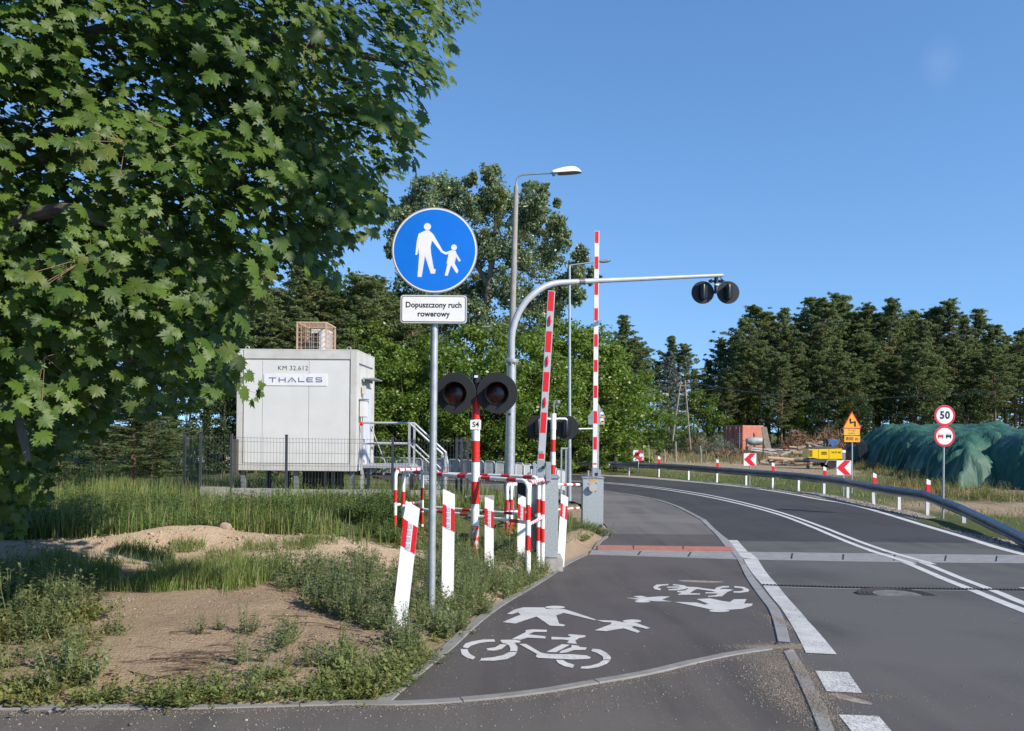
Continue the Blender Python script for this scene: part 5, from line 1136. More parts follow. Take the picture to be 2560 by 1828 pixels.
MB().box((wv/2, -.01, hv-.08), (wv, .1, .18)).obj('top_rail', CREDP, t); MB().box((wv/2, -.01, .1), (wv, .1, .18)).obj('bottom_rail', CRED, t)
for k in range(5): MB().box((wv*.75+.25, -.06, hv*.66-.28*k), (.7-.1*(k % 2), .01, .08)).obj('printed_code', mat('faded_white', (.6,.5,.48), .7), t)
q = wv*.33; MB().prism([(q-.16, hv*.7), (q+.16, hv*.7), (q, hv*.7+.3)], -.065, -.055).obj('warning_triangle', mat('label_orange', (.75,.33,.01), .5), t)
W5 = mat('ribs_red', (.30,.085,.065), .7)
mb = MB()
for k in range(20): mb.box((wv-.01, .3+k*.29, hv/2), (.03, .14, hv-.4))
mb.obj('side_ribs', CREDP, t, kind='stuff')
MB().tube([(wv+.3, 5.2, hv*.95), (wv+1.9, 4.0, .1)], .12, 6).obj('leaning_board', mat('old_timber', (.26,.21,.17), .9), t) if False else None
TIM = mat('old_timber', (.30,.25,.20), .9, var=.2, scale=5, bump=.3)
d = 112
p, q = W(*Z5((1650, 680)), d), W(*Z5((1715, 830)), d); MB().prism([(p.x-q.x-.15, p.z), (p.x-q.x+.5, p.z), (.3, 0), (-.5, 0)], -.1, .1).obj('plank', TIM, loc=(q.x, d, 0), label='grey plank leaning against the right side of the red container', cat='plank')
# silvery tank under a heap
d = 100; a_, b_ = W(*Z5((1490, 790)), d), W(*Z5((1662, 860)), d); t = empty('old_tank', (a_.x, d, 0), label='pale rounded tank lying in front of the red container', cat='tank')
L = b_.x-a_.x; r_ = (a_.z-b_.z)*.62; zc = (a_.z+b_.z)/2
MB().lathe([(.0, 0), (r_*.6, .04), (r_*.92, .3), (r_, .6), (r_, L-.7), (r_*.8, L-.15), (0, L)], (0, 0, zc), 20, axis='x').obj('drum', mat('tank_grey', (.36,.41,.40), .6, .1, var=.15, scale=1.5), t, smooth=True)
MB().box((L*.5, .4, .35), (L*.9, 1.2, .5)).obj('cradle', TIM, t)
# field gate, fence posts, pole, wires
d = 78; t = None; a_, b_ = W(*Z5((1328, 985)), d), W(*Z5((1655, 985)), d); tz = W(*Z5((1328, 808)), d).z
t = empty('field_gate', (a_.x, d, 0), label='thin dark frame gate with a brown lower panel in the dry grass', cat='gate'); w_ = b_.x-a_.x
DKF = mat('dark_iron', (.045,.03,.025), .7)
for xx in (0, .18, w_*.48, w_): MB().box((xx, 0, tz/2), (.09, .09, tz+.2)).obj('gate_post', DKF, t)
MB().tube([(0, 0, tz*.83), (w_*.45, 0, tz*.98), (w_*.5, 0, tz*.62), (w_, 0, tz*.9)], .03, 4).obj('cross_bar', DKF, t)
z1 = W(*Z5((1340, 946)), d).z; MB().box((w_/2, 0, z1/2), (w_-.1, .05, z1)).obj('lower_panel', mat('rust_brown', (.13,.055,.04), .8, var=.2), t)
fpx = [(243,880,1022),(440,865,1000),(492,862,1028),(768,825,1015),(652,905,1005),(1017,872,1000),(1245,810,980),(374,865,905),(2145,815,880)]
flab = ['tall split post under the turquoise sign', 'grey post behind the chevron right of the boom', 'pale fence post right of that chevron', 'tallest crooked post below the leg of the pole', 'low post between two taller fence posts', 'fence post in front of the brown brush', 'leaning post left of the field gate', 'thin post at the end of the far track', 'short post by the brush heap, left of the compressor']
for (x, y0, y1), lb in zip(fpx, flab):
    d = 66 if y1 > 990 else 100; p, q = W(*Z5((x, y0)), d), W(*Z5((x+4, y1)), d); L = p.z+.0
    MB().tube([(0, 0, -.3), (random.uniform(-.04, .04), 0, L*.5), ((p.x-q.x), .03, L)], [.09, .075, .06], 6).obj('fence_post', TIM, loc=(q.x, d, 0), label=lb, cat='fence post', group='weathered field fence posts')
d = 95; p, q = W(*Z5((1975, 820)), d), W(*Z5((1885, 990)), d*.9); MB().tube([(0, 0, -.1), (p.x-q.x, 1, p.z)], [.16, .13], 7).obj('leaning_post', TIM, loc=(q.x, d*.9, 0), label='thick post leaning right in front of the brush heap', cat='fence post')
d = 92; tp = W(*Z5((838, 212)), d); l1, l2 = W(*Z5((765, 775)), d), W(*Z5((912, 895)), d); t = empty('power_pole', (tp.x, d, 0), label='A-shaped timber power pole at the edge of the wood', cat='power pole')
MB().tube([(l1.x-tp.x-.55, -.3, -.3), (-.18, 0, tp.z)], [.09, .075], 8).obj('leg', TIM, t, smooth=True); MB().tube([(l2.x-tp.x+.2, .3, -.3), (.25, 0, tp.z)], [.09, .075], 8).obj('leg', TIM, t, smooth=True)
MB().box((0, 0, tp.z-.5), (1.1, .1, .12)).obj('cross_piece', TIM, t); MB().box((.02, 0, tp.z-3.2), (.9, .1, .12)).obj('cross_piece', TIM, t)
for xx in (-.75, .55): MB().lathe([(.05, -.1), (.08, 0), (.05, .1)], (xx, 0, tp.z+.02), 8).obj('insulator', mat('porcelain_brown', (.35,.1,.06), .4), t)
d2 = 130; p2 = W(*Z5((1262, 240)), d2); MB().tube([(0, 0, -.3), (0, 0, p2.z)], [.2, .14], 8).obj('power_pole', TIM, loc=(p2.x, d2, 0), label='distant single timber pole half hidden behind the yellowish tree', cat='power pole')
mb = MB()
def sag(a, b_, s_, n=16): return [a.lerp(b_, k/n)-Vector((0, 0, s_*4*(k/n)*(1-k/n))) for k in range(n+1)]
wr = W(2700, 955, 50)
for k, (a, b_) in enumerate(((tp, wr), (tp+Vector((.5, 0, 0)), wr+Vector((.6, 0, 0))))):
    MB().tube([q-a for q in sag(a, b_, 1.3)], .016, 4, caps=False).obj('power_cable', mat('cable_grey', (.12,.12,.13), .5), loc=a, label=('upper' if k == 0 else 'lower')+' overhead cable running right from the A-shaped pole', cat='cable')
for k in range(3):
    a = tp+Vector((.1*k, 0, -.1)); b_ = p2+Vector((0, 0, -.3*k)); MB().tube([q-a for q in sag(a, b_, .9+.5*k)], .014, 4, caps=False).obj('power_cable', MATS['cable_grey'], loc=a, label=('highest','middle','lowest')[k]+' of three cables between the A-shaped pole and the distant pole', cat='cable', group='cables between the two poles')
for (x0, y0, x1, y1), c_, lb in (((165, 818, 230, 852), (.03,.06,.22), 'small dark blue board on a stake at the field edge'), ((228, 838, 312, 882), (.02,.42,.62), 'small turquoise board on a stake at the field edge')):
    d = 66; p, q = W(*Z5((x0, y0)), d), W(*Z5((x1, y1)), d); t = empty('small_board', (p.x, d, 0), label=lb, cat='sign')
    w_ = q.x-p.x; MB().prism([(0, p.z-.1), (w_*.2, p.z), (w_, q.z+.45), (w_*.95, q.z), (w_*.1, q.z+.1)], -.03, .0).obj('board', mat('board_%d' % int(c_[1]*100), c_, .5), t); MB().box((w_*.4, .03, q.z/2), (.08, .05, q.z)).obj('stake', TIM, t)
# blue covered lean-to
d = 84; a_, b_ = W(*Z6((185, 598)), d), W(*Z6((355, 598)), d); tz = W(*Z6((262, 532)), d).z; t = empty('blue_tarp_shelter', (a_.x, d, 0), label='low shelter with a blue sheet roof behind the compressor', cat='shelter'); w_ = b_.x-a_.x
zb = W(*Z6((200, 560)), d).z
MB().add([(w_*.3, -.3, tz), (w_*.8, -.3, tz-.05), (w_*1.0, -.9, zb-.0), (w_*.55, -1.3, zb-.9), (w_*.3, 2, tz-.2), (w_*.8, 2, tz-.2), (w_*1.0, 2, zb-.1), (w_*.55, -1.3, zb-.9)], [(0, 3, 2, 1), (0, 1, 5, 4), (1, 2, 6, 5)]).obj('roof_sheet', mat('blue_sheet', (.045,.13,.32), .5, var=.15, scale=1.5), t)
mb = MB(); mb.add([(w_*.28, -.25, tz-.03), (0, -.1, zb-.3), (0, 0, 0), (w_*.5, -.9, 0), (w_*.5, -1.0, zb-.9)], [(0, 1, 2, 3, 4)]); mb.obj('gable', mat('shed_dark', (.08,.07,.065), .8), t)
for k in range(4): MB().box((w_*(.05+.13*k), -.3-.15*k, zb*.45), (.08, .06, zb*.9)).obj('board', TIM, t)
# ------------------------------------------------------------------ green tarpaulins over a long stack
TARP = bpy.data.materials.new('green_tarpaulin'); TARP.use_nodes = True; nt = TARP.node_tree; b = nt.nodes['Principled BSDF']; p = geo_pos(nt)
nt.links.new(ramp_between(nt, noise_node(nt, .5, 5, .6, p, .35, .7), (.014,.074,.046), (.034,.115,.076)), b.inputs['Base Color']); b.inputs['Roughness'].default_value = .62
bn = nt.nodes.new('ShaderNodeBump'); bn.inputs['Strength'].default_value = .9; bn.inputs['Distance'].default_value = .12; mp_ = nt.nodes.new('ShaderNodeMapping'); mp_.inputs['Scale'].default_value = (1.6, 1.2, .35); nt.links.new(p, mp_.inputs[0]); nt.links.new(noise_node(nt, 1.6, 3, .55, mp_.outputs[0]), bn.inputs['Height']); nt.links.new(bn.outputs[0], b.inputs['Normal'])
def vnoise(X, Y, s, sd=0.0, o=3): return fbm(X, Y, s, o, sd)
def tarp(name, label, foot, top, edge, res=.22, fold=.14, humps=()):
    fx = [p_[0] for p_ in foot]; fy = [p_[1] for p_ in foot]
    X, Y = np.meshgrid(np.arange(min(fx)-1, max(fx)+1, res), np.arange(min(fy)-1, max(fy)+1, res)); P_ = np.stack([X.ravel(), Y.ravel()], 1)
    ins = pip(P_, foot); dist = np.full(len(P_), 1e9); ax_ = np.zeros(len(P_)); acc = 0.0
    for i in range(len(foot)):
        a, b_ = np.array(foot[i]), np.array(foot[(i+1) % len(foot)]); v = b_-a; L2 = (v**2).sum(); tt = np.clip(((P_-a)@v)/L2, 0, 1); dd = np.linalg.norm(P_-(a+tt[:, None]*v), axis=1)
        m = dd < dist; dist = np.where(m, dd, dist); ax_ = np.where(m, acc+tt*math.sqrt(L2), ax_); acc += math.sqrt(L2)
    dist = dist.reshape(X.shape); ax_ = ax_.reshape(X.shape); ins = ins.reshape(X.shape)
    e_ = edge*(1+.35*vnoise(X, Y, .25, 3.1)); prof = np.clip(dist/e_, 0, 1); prof = np.sin(prof*math.pi/2)**.75
    H = top*(1+.10*vnoise(X, Y, .22, 9.0)) ; z = H*prof
    ph = ax_*1.7 + 2.2*vnoise(X, Y, .30, 5.0) + .6*dist
    ridge = ((1-np.abs(np.sin(ph)))**2.2 + .8*(1-np.abs(np.sin(ph*1.7+1)))**3)*(.55+.9*np.clip(.5+vnoise(X, Y, .4, 8.8), 0, 1.3))
    z = z + fold*2.1*ridge*np.clip(dist/.5, 0, 1)*np.clip(1.5-prof*1.15, .10, 1)
    z += (.10*vnoise(X, Y, .9, 2.2)+.06*vnoise(X, Y, 2.3, 4.2))*np.clip(dist, 0, 1)
    z += .13*fold/.16*(1-np.abs(vnoise(X, Y, .75, 11.0)))**4*np.clip(dist/.8, 0, 1)
    for hx_, hy_, hr, hh in humps: z = np.maximum(z, 0)+hh*np.exp(-(((X-hx_)**2+(Y-hy_)**2)/hr**2)**1.5)
    # the cloth also shifts sideways with its folds
    ok = ins & (dist > 0.02)
    Xs = X - fold*1.6*ridge*np.clip(1.1-prof, 0, 1); Ys = Y - fold*2.0*ridge*np.clip(1.1-prof, 0, 1)
    idn = np.arange(X.size).reshape(X.shape); q = np.stack([idn[:-1, :-1], idn[:-1, 1:], idn[1:, 1:], idn[1:, :-1]], -1).reshape(-1, 4)
    keep = ok.ravel()[q].any(axis=1); z = np.where(ins, z, -.25)
    me = np_mesh(name, np.stack([Xs.ravel(), Ys.ravel(), z.ravel()], 1), q[keep], TARP, smooth=True)
    o = link(name, me, label=label, cat='tarpaulin', group='green tarpaulins over the stack'); return o
A1, A2, A3 = GF(2169, 1163), GF(2300, 1192), GF(2365, 1212)
tarp('green_tarpaulin', 'long dark green tarpaulin over the main stack, left of and behind the 50 sign', [(A1.x, A1.y+4), (A1.x-.3, A1.y-1), (A2.x, A2.y), (A3.x, A3.y), (A3.x+5, A3.y-.5), (40, 42), (48, 60), (44, 74), (A1.x+4, A1.y+9)], 2.35, 2.2, fold=.17,
     humps=((A1.x+3.2, A1.y+1, 3.0, .45), (34, 66, 3, .4), (38, 62, 2.2, .4), (42, 60, 2.2, .35), (31, 57, 1.8, .4), (27, 60, 1.5, .4), (33.5, 60.5, 1.6, .4), (36, 55, 1.6, .3), (29, 52, 1.5, .3), (A1.x+6.5, A1.y-4, 1.6, .45)))
B1 = GF(2400, 1222); B2 = GF(2525, 1220)
tarp('green_tarpaulin', 'nearer green tarpaulin lobe bunched up at its foot, right of the 50 sign post', [(A3.x-.2, A3.y+1.5), (B1.x, B1.y), (B2.x, B2.y), (B2.x+.7, B2.y+3), (B2.x+1.5, B2.y+7), (A3.x+2, A3.y+5)], 1.75, 2.1, fold=.16, res=.16, humps=((B1.x+.9, B1.y+.9, .7, .55), (B1.x+1.9, B1.y+.7, .6, .5)))
B3 = GF(2530, 1230)
tarp('green_tarpaulin', 'dark green tarpaulin leaving the picture at the right edge', [(B3.x+.4, B3.y+3), (B3.x+1.2, B3.y), (B3.x+9, B3.y-2), (B3.x+12, B3.y+9), (B3.x+2, B3.y+8)], 2.35, 2.0, fold=.14, res=.18)
# coiled pipes by the tarpaulin
HOSE = mat('black_pipe', (.03,.035,.045), .35); c_ = GF(2160, 1165); t = empty('pipe_coil', (c_.x-.3, c_.y-.5, 0), label='coil of black plastic pipe leaning on the left end of the tarpaulin', cat='pipe coil')
for k in range(7): MB().tube([(-.8+.18*k+.95*math.cos(a)*.55, .2*k, .95+.95*math.sin(a)) for a in [j*.3307 for j in range(20)]], .05, 6, caps=False).obj('pipe_loop', HOSE, t, smooth=True)
MB().box((0, 0, .25), (2.0, .8, .1), bev=.02).obj('low_table', BLKM, loc=(c_.x+1.7, c_.y-2.5, 0), label='dark flat board lying at the foot of the tarpaulin end', cat='board')
# logs, brush, planks
LOG = mat('log_wood', (.34,.26,.17), .9, var=.3, scale=3, bump=.3); LOGP = mat('log_cut', (.5,.33,.22), .8)
t = empty('log_pile', (c_.x-4.2, c_.y+1, 0), label='untidy pile of logs between the compressor and the tarpaulin', cat='log pile')
for k in range(34):
    x = random.uniform(-2.3, 2.6); z = random.uniform(.1, 1.7)*max(.25, 1-abs(x-.4)*.3); y = random.uniform(-1.2, 1.2); L = random.uniform(.7, 2.0); a = random.uniform(-.6, .6); b_ = random.uniform(-.4, .5); v = Vector((math.cos(a), math.sin(a)*.8, b_*.7)); r_ = random.uniform(.07, .17)
    p = Vector((x, y, z)); MB().tube([p-v*L/2, p+v*L/2], r_, 8).obj('log', random.choice([LOG, LOG, LOGP, TIM]), t)
BR = leafmat('dead_brush', [(.16,.09,.05), (.26,.15,.08), (.33,.22,.13), (.2,.13,.09)], .9, .05, .1)
tuft_v = np.array([[0, -.5, 0], [.03, -.1, .02], [0, .5, 0], [-.03, -.1, .02]]); tuft_f = np.array([[0, 1, 2, 3]])
def heap(name, cx, cy, rx, ry, h, n, m, label, size=(.35, .9), cat=None, kind='stuff', shape=tuft_v, z0=0):
    a = rng.random(n)*6.283; r_ = np.sqrt(rng.random(n)); x, y = r_*np.cos(a), r_*np.sin(a); hh = (1-r_**2)**.7*h*(1+.35*np.sin(a*3+x*4)+.25*np.sin(x*9))*rng.random(n)**.45
    pos = np.column_stack([cx+x*rx, cy+y*ry, z0+hh]); nr = rng.standard_normal((n, 3)); nr[:, 2] += .4
    V, Fc, rr = scatter(shape, tuft_f, pos, rot_from(nr, rng.random(n)*6.28), size[0]+(size[1]-size[0])*rng.random(n)); return link(name, np_mesh(name, V, Fc, m, rr), label=label, kind=kind, **({'cat': cat} if cat else {}))
for px, d, rx, ry, h, n, lb in ((2055, 92, 5.6, 3, 2.1, 4500, 'long heap of brown cut branches right of the red container'), (2100, 88, 5, 3, 1.5, 3000, 'brown brush heap behind the compressor'), (1745, 96, 2.0, 2, 1.3, 1200, 'reddish brush heap left of the red container'), (1850, 80, 2.6, 2, .5, 800, 'low brown brush heap behind the field gate'), (2170, 80, 4, 2, 1.9, 2000, 'dry brush heap behind the log pile')):
    heap('brush_heap', (px-CX)*d/F, d, rx, ry, h, n, BR, lb, size=(.5, 1.5))
GB = leafmat('grey_brush', [(.10,.12,.07), (.16,.18,.11), (.2,.21,.15)], .8, .1, .2)
heap('grey_brush_heap', (1785-CX)*90/F, 90, 2.6, 2, 1.5, 2200, GB, 'grey-green heap of cut branches left of the tank', size=(.4, .9))
for k in range(26):
    d = random.uniform(84, 90); x = (random.uniform(1905, 2010)-CX)*d/F; L = random.uniform(.8, 3); a = random.uniform(-.5, .5)
    MB().box((0, 0, 0), (L, .16, .06), rot=Matrix.Rotation(a, 3, 'Z') @ Matrix.Rotation(random.uniform(-.15, .15), 3, 'Y')).obj('plank', random.choice([mat('pale_plank', (.5,.45,.38), .8), TIM, WHTF]), loc=(x, d, random.uniform(.1, .7)), label='%s of the jumbled pale planks right of the tank' % ordn[k], cat='plank', group='scrap planks beside the old tank')

# ------------------------------------------------------------------ trees
PINE = leafmat('pine_needles', [(.075,.105,.04), (.125,.17,.06), (.19,.235,.09), (.11,.15,.062), (.16,.19,.065)], .5, .48, .35)
PINED = leafmat('spruce_blue', [(.06,.085,.075), (.11,.14,.125), (.16,.19,.17)], .55, .2, .35)
DEC = leafmat('broad_leaves', [(.055,.10,.016), (.10,.17,.024), (.17,.245,.036), (.085,.145,.026)], .4, .42, .5)
DECY = leafmat('yellowing_leaves', [(.06,.09,.015), (.13,.17,.02), (.24,.22,.03), (.20,.11,.03)], .45, .34, .5)
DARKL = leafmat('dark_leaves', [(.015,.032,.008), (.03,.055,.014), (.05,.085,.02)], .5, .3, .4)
POPL = leafmat('poplar_leaves', [(.075,.115,.042), (.12,.17,.062), (.19,.24,.11), (.28,.32,.19)], .36, .32, .6)
MIST = leafmat('mistletoe', [(.06,.08,.012), (.10,.12,.018), (.14,.15,.03)], .5, .25, .3)
PBARK = mat('pine_bark', (.27,.14,.075), .9, var=.3, scale=3, bump=.6, bscale=14, col2=(.12,.08,.06))
leaf4 = np.array([[0, -.5, 0], [.32, .02, .05], [0, .5, 0], [-.32, .02, .05]])
needle4 = np.array([[0, -.5, 0], [.13, .1, .06], [0, .6, 0], [-.13, .1, .06]])
def clump_cloud(cs, per, size, shape, up=.5, flat=.55, jit=.5):
    """leaf-sized faces in ellipsoid clumps: cs rows x,y,z,r"""
    n = len(cs)*per; c = np.repeat(cs, per, axis=0); v = rng.standard_normal((n, 3)); v /= np.linalg.norm(v, axis=1, keepdims=True); rr = rng.random(n)**.5*(.8+.5*rng.random(n)**2)
    off = v*rr[:, None]*c[:, 3:4]*np.array([[1, 1, flat]]); nrm = v*.8+rng.standard_normal((n, 3))*jit; nrm[:, 2] += up
    return scatter(shape, np.array([[0, 1, 2, 3]]), c[:, :3]+off, rot_from(nrm, rng.random(n)*6.28), size*(.6+.8*rng.random(n)), np.clip(rng.random(n)*.75+np.repeat(rng.random(len(cs)), per)*.25, 0, 1)*.88)
def pine_proto(seed, H=16.0, rnd=1.0, low=.3, wid=2.9, per=24, size=.31, nb=84):
    r0 = random.Random(seed); cs = []; mb = MB(); lean = r0.uniform(-.25, .25)
    mb.tube([(0, 0, -.4), (lean*.3, 0, H*.3), (lean, .1, H*.65), (lean*.6, 0, H*.97)], [.2, .16, .10, .03], 8)
    for k in range(nb):
        t = low+(1-low)*(k/nb)**.8; az = k*2.4+r0.uniform(-.6, .6); u = (t-low)/(1-low)
        L = wid*(.35+.9*math.sin(math.pi*min(1, u*.9+.16))**.8)*(1-u**3*.45)*r0.uniform(.35, 1.2)*(1 if rnd > .5 or u < .85 else .55); z = H*t; x0 = lean*min(1, t*1.5)
        tip = (x0+L*math.cos(az), L*math.sin(az), z+L*.18+r0.uniform(-.2, .4)); mb.tube([(x0, 0, z-.2), tip], [.05, .015], 4, caps=False)
        for f, rr in ((.3,.36),(.42, .4), (.52, .44), (.62, .36), (.72, .42), (.82, .38), (.9, .42), (.98, .3), (1.06, .22)):
            cs.append((x0+(tip[0]-x0)*f+r0.gauss(0, .4*(1-.45*u)), tip[1]*f+r0.gauss(0, .4*(1-.45*u)), z-.2+(tip[2]-z+.2)*f+.12, rr*r0.uniform(.7, 1.25)*(1-.3*u)))
    for k in range(12): cs.append((lean*.6+r0.gauss(0, .38*rnd), r0.gauss(0, .38*rnd), H*(.90+.0085*k), .36-.014*k))
    V, Fc, rr = clump_cloud(np.array(cs), per, size, needle4, up=.55, flat=.5)
    return mb.mesh('trunk', PBARK), np_mesh('crown', V, Fc, PINE, rr)
def broad_proto(seed, H=9.0, wid=3.4, per=90, size=.21, nc=95, m=None, z0=.08, flat=.75):
    r0 = random.Random(seed); cs = []; mb = MB(); mb.tube([(0, 0, -.3), (.1, 0, H*.4), (0, .1, H*.75)], [.17, .11, .04], 8)
    for k in range(nc):
        a = r0.uniform(0, 6.283); u = r0.random()**.9; e = r0.uniform(.45, 1.0); w_ = wid*math.sin(math.pi*min(1, .12+u*.84))**.6*(1+.22*math.sin(a*3+seed)+.15*math.sin(u*9+a*2))
        p = (w_*e*math.cos(a), w_*e*math.sin(a), H*(z0+(1-z0)*u*.96)); cs.append((*p, r0.uniform(.45, 1.0)*wid/3.4))
        if k % 4 == 0: mb.tube([(0, 0, p[2]*.55), p], [.05, .012], 4, caps=False)
    V, Fc, rr = clump_cloud(np.array(cs), per, size, leaf4, up=.45, flat=flat); return mb.mesh('trunk', BARK), np_mesh('crown', V, Fc, m or DEC, rr)
PINES = [pine_proto(s_, low=l_, wid=w_, rnd=r_, nb=nb_) for s_, l_, w_, r_, nb_ in ((1, .22, 3.2, 1.3, 84), (2, .40, 2.8, 1.6, 60), (3, .16, 3.3, .4, 92), (4, .34, 3.0, 1.5, 66), (5, .12, 3.4, 1.0, 90), (6, .5, 2.6, 1.4, 50), (7, .2, 2.7, .4, 80))]
BROADS = [broad_proto(11), broad_proto(12, wid=3.0, nc=100), broad_proto(13, wid=3.9, nc=110)]
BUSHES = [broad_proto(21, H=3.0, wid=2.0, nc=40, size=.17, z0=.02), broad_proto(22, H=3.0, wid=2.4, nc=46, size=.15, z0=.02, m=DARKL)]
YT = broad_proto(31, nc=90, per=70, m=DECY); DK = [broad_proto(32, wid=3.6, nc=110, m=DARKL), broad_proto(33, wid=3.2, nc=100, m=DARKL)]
BSP = pine_proto(41, H=16, low=.12, wid=2.2); BSP[1].materials[0] = PINED
def plant(name, proto, px, ytop, d, H0, label, cat, group=None, wide=1.0, z0=None):
    tp = W(px, ytop, d); z0 = (gz(tp.x, d) if z0 is None else z0)-.05; s_ = (tp.z-z0)/H0
    t = empty(name, (tp.x, d, z0), rotz=random.uniform(0, 6.28), label=label, cat=cat, group=group); sw = s_*wide
    for nm, me in zip(('trunk', 'crown'), proto): o = link(nm, me, t); o.scale = (sw, sw, s_)
    return t
back = [(1894,768),(1925,792),(1962,778),(1995,800),(2030,749),(2062,753),(2104,741),(2135,785),(2167,768),(2200,790),(2230,754),(2255,800),(2279,780),(2310,805),(2328,773),(2372,754),(2410,795),(2450,780),(2479,815),(2515,842),(2552,827),(2600,830),(2660,800),(2730,810)]
for i, (x, y) in enumerate(back):
    plant('pine_tree', PINES[i*3 % 7], x, y, 134+4*math.sin(i*2.3), 16.0, '%s pine from the left along the skyline of the right-hand wood' % ordn[i], 'pine tree', 'pines on the skyline of the right-hand wood', wide=random.uniform(.85, 1.35))
front = [(1822,930),(1862,868),(1905,862),(1955,900),(1998,868),(2046,890),(2095,862),(2140,905),(2185,872),(2235,900),(2290,868),(2340,900),(2390,862),(2440,895),(2490,880),(2540,900),(2600,890),(2680,900)]
for i, (x, y) in enumerate(front):
    plant('pine_tree', PINES[(i*2+1) % 7], x, y-8, 122+3*math.sin(i*1.7), 16.0, '%s pine from the left in the lower front row of the right-hand wood' % ordn[i], 'pine tree', 'front row pines of the right-hand wood', wide=random.uniform(1.0, 1.45))
for i, x in enumerate(range(1870, 2680, 46)):
    plant('pine_tree', PINES[(i*3+2) % 7], x, 850+random.uniform(-20, 25), 150, 16.0, '%s dark pine from the left deep inside the right-hand wood' % ordn[i], 'pine tree', 'pines deep inside the right-hand wood', wide=1.2)
mid = [(1562,795),(1528,868),(1600,860),(1642,905),(1679,846),(1712,862),(1735,925),(1770,905),(1801,851),(1838,842),(1865,800)]
for i, (x, y) in enumerate(mid):
    plant('pine_tree', PINES[(i+2) % 7], x, y, 129+3*math.sin(i), 16.0, '%s pine from the left between the farther boom and the right-hand wood' % ordn[i], 'pine tree', 'pines between boom and right-hand wood', wide=.95)
plant('blue_spruce', BSP, 1672, 880, 112, 16.0, 'bluish grey conifer behind the A-shaped pole', 'conifer', wide=.9)
for i, (x, y, d, k, w_) in enumerate([(1745,975,121,0,1.3),(1800,960,128,1,1.3),(1865,985,127,2,1.1),(1945,1000,124,0,1.2),(1705,1030,116,1,1.3),(1990,1000,122,1,1.2),(1655,1030,112,2,1.0)]):
    plant('broadleaf_tree', BROADS[k], x, y, d, 9.0, '%s bright green leafy tree of the low row around the red container' % ordn[i], 'tree', 'leafy trees round the red container', wide=w_)
plant('yellowing_tree', YT, 1862, 908, 126, 9.0, 'tall leafy tree with yellowing top above the red container', 'tree', wide=.78)
plant('yellowing_tree', YT, 2120, 1000, 118, 9.0, 'small yellowish tree in shade behind the orange sign', 'tree', wide=.8) 
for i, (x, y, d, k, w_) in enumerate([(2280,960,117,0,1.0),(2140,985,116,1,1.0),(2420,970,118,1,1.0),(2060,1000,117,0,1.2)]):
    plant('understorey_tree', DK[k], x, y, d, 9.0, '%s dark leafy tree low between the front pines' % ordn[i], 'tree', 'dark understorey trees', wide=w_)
left = [(-60,560),(40,500),(150,560),(260,520),(350,600),(440,640),(520,600),(600,690),(648,668),(700,740),(742,672),(778,668),(815,735),(862,745),(905,690),(948,705),(990,735),(1030,770),(1580,850),(560,760),(660,790),(760,800),(860,830)]
for i, (x, y) in enumerate(left):
    plant('pine_tree', PINES[(i*2) % 7], x, y, 56+4*math.sin(i*2.1) if i < 19 else 50, 16.0, '%s pine from the left in the wood behind the container' % ordn[i] if i < 19 else '%s pine in the nearer row just behind the container' % ordn[i-19], 'pine tree', 'pines behind the container', wide=1.35)
cen = [(905,800,52,0),(945,835,49,1),(885,690,58,2),(1010,900,47,1),(1060,835,50,0),(1120,850,48,2),(1190,800,50,1),(1250,870,47,0),(1300,830,50,2),(1360,815,52,1),(1405,790,54,0),(1455,800,56,2),(1510,845,54,1),(1540,905,52,0),(1475,905,50,2),(1390,930,48,0),(1330,900,48,1),(1230,960,47,2),(960,960,47,0),(1150,960,47,1)]
for i, (x, y, d, k) in enumerate(cen):
    plant('broadleaf_tree', BROADS[k], x, y, d, 9.0, '%s leafy green tree of the belt behind the crossing' % ordn[i], 'tree', 'leafy trees behind the crossing', wide=1.0 if y < 880 else 1.2)
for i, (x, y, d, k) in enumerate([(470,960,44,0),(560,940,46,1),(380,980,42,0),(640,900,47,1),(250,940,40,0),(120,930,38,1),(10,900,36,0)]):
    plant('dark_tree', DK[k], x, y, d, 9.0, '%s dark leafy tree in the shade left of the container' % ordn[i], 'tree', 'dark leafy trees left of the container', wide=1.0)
plant('pine_tree', PINES[4], 335, 1010, 33, 16.0, 'small bushy pine with crooked brown trunk left of the mesh fence', 'pine tree', wide=3.2)
for i, (x, y, d, k, w_) in enumerate([(1590,1078,112,0,1.6),(1640,1075,114,0,1.7),(1545,1065,60,0,1.3),(1500,1060,56,0,1.3),(1460,1070,54,0,1.5),(1660,1095,86,1,1.0),(1695,1100,84,1,.9),(60,1120,24,1,1.0),(150,1165,22,1,1.0),(-30,1050,20,1,1.0),(250,1150,27,1,1.0),(700,1130,40,0,1.4),(800,1130,42,1,1.4),(1745,1080,108,1,1.5)]):
    plant('bush', BUSHES[k], x, y, d, 3.0, ['low clipped hedge part, left, at the far field edge','low clipped hedge part, right, at the far field edge','bush filling the wood edge right of the farther boom','bush directly behind the farther boom','bush left of the farther boom behind the rail','dark bush beside the foot of the A-shaped pole','smaller dark bush right of the pole foot','dark bush in maple shade, second from the left edge','dark bush low under the hanging maple branch','dark bush at the very left edge','dark bush left of the small crooked pine','green bush seen under the container','dark bush seen under the right end of the container','dark bush behind the grey brush heap'][i], 'bush', wide=w_)
t_ = W(*Z3((235, 900)), 24); plant('slender_shrub', BUSHES[0], 482, 1098, 24.5, 3.0, 'slender upright shrub between the two left fence posts', 'shrub', wide=.22)
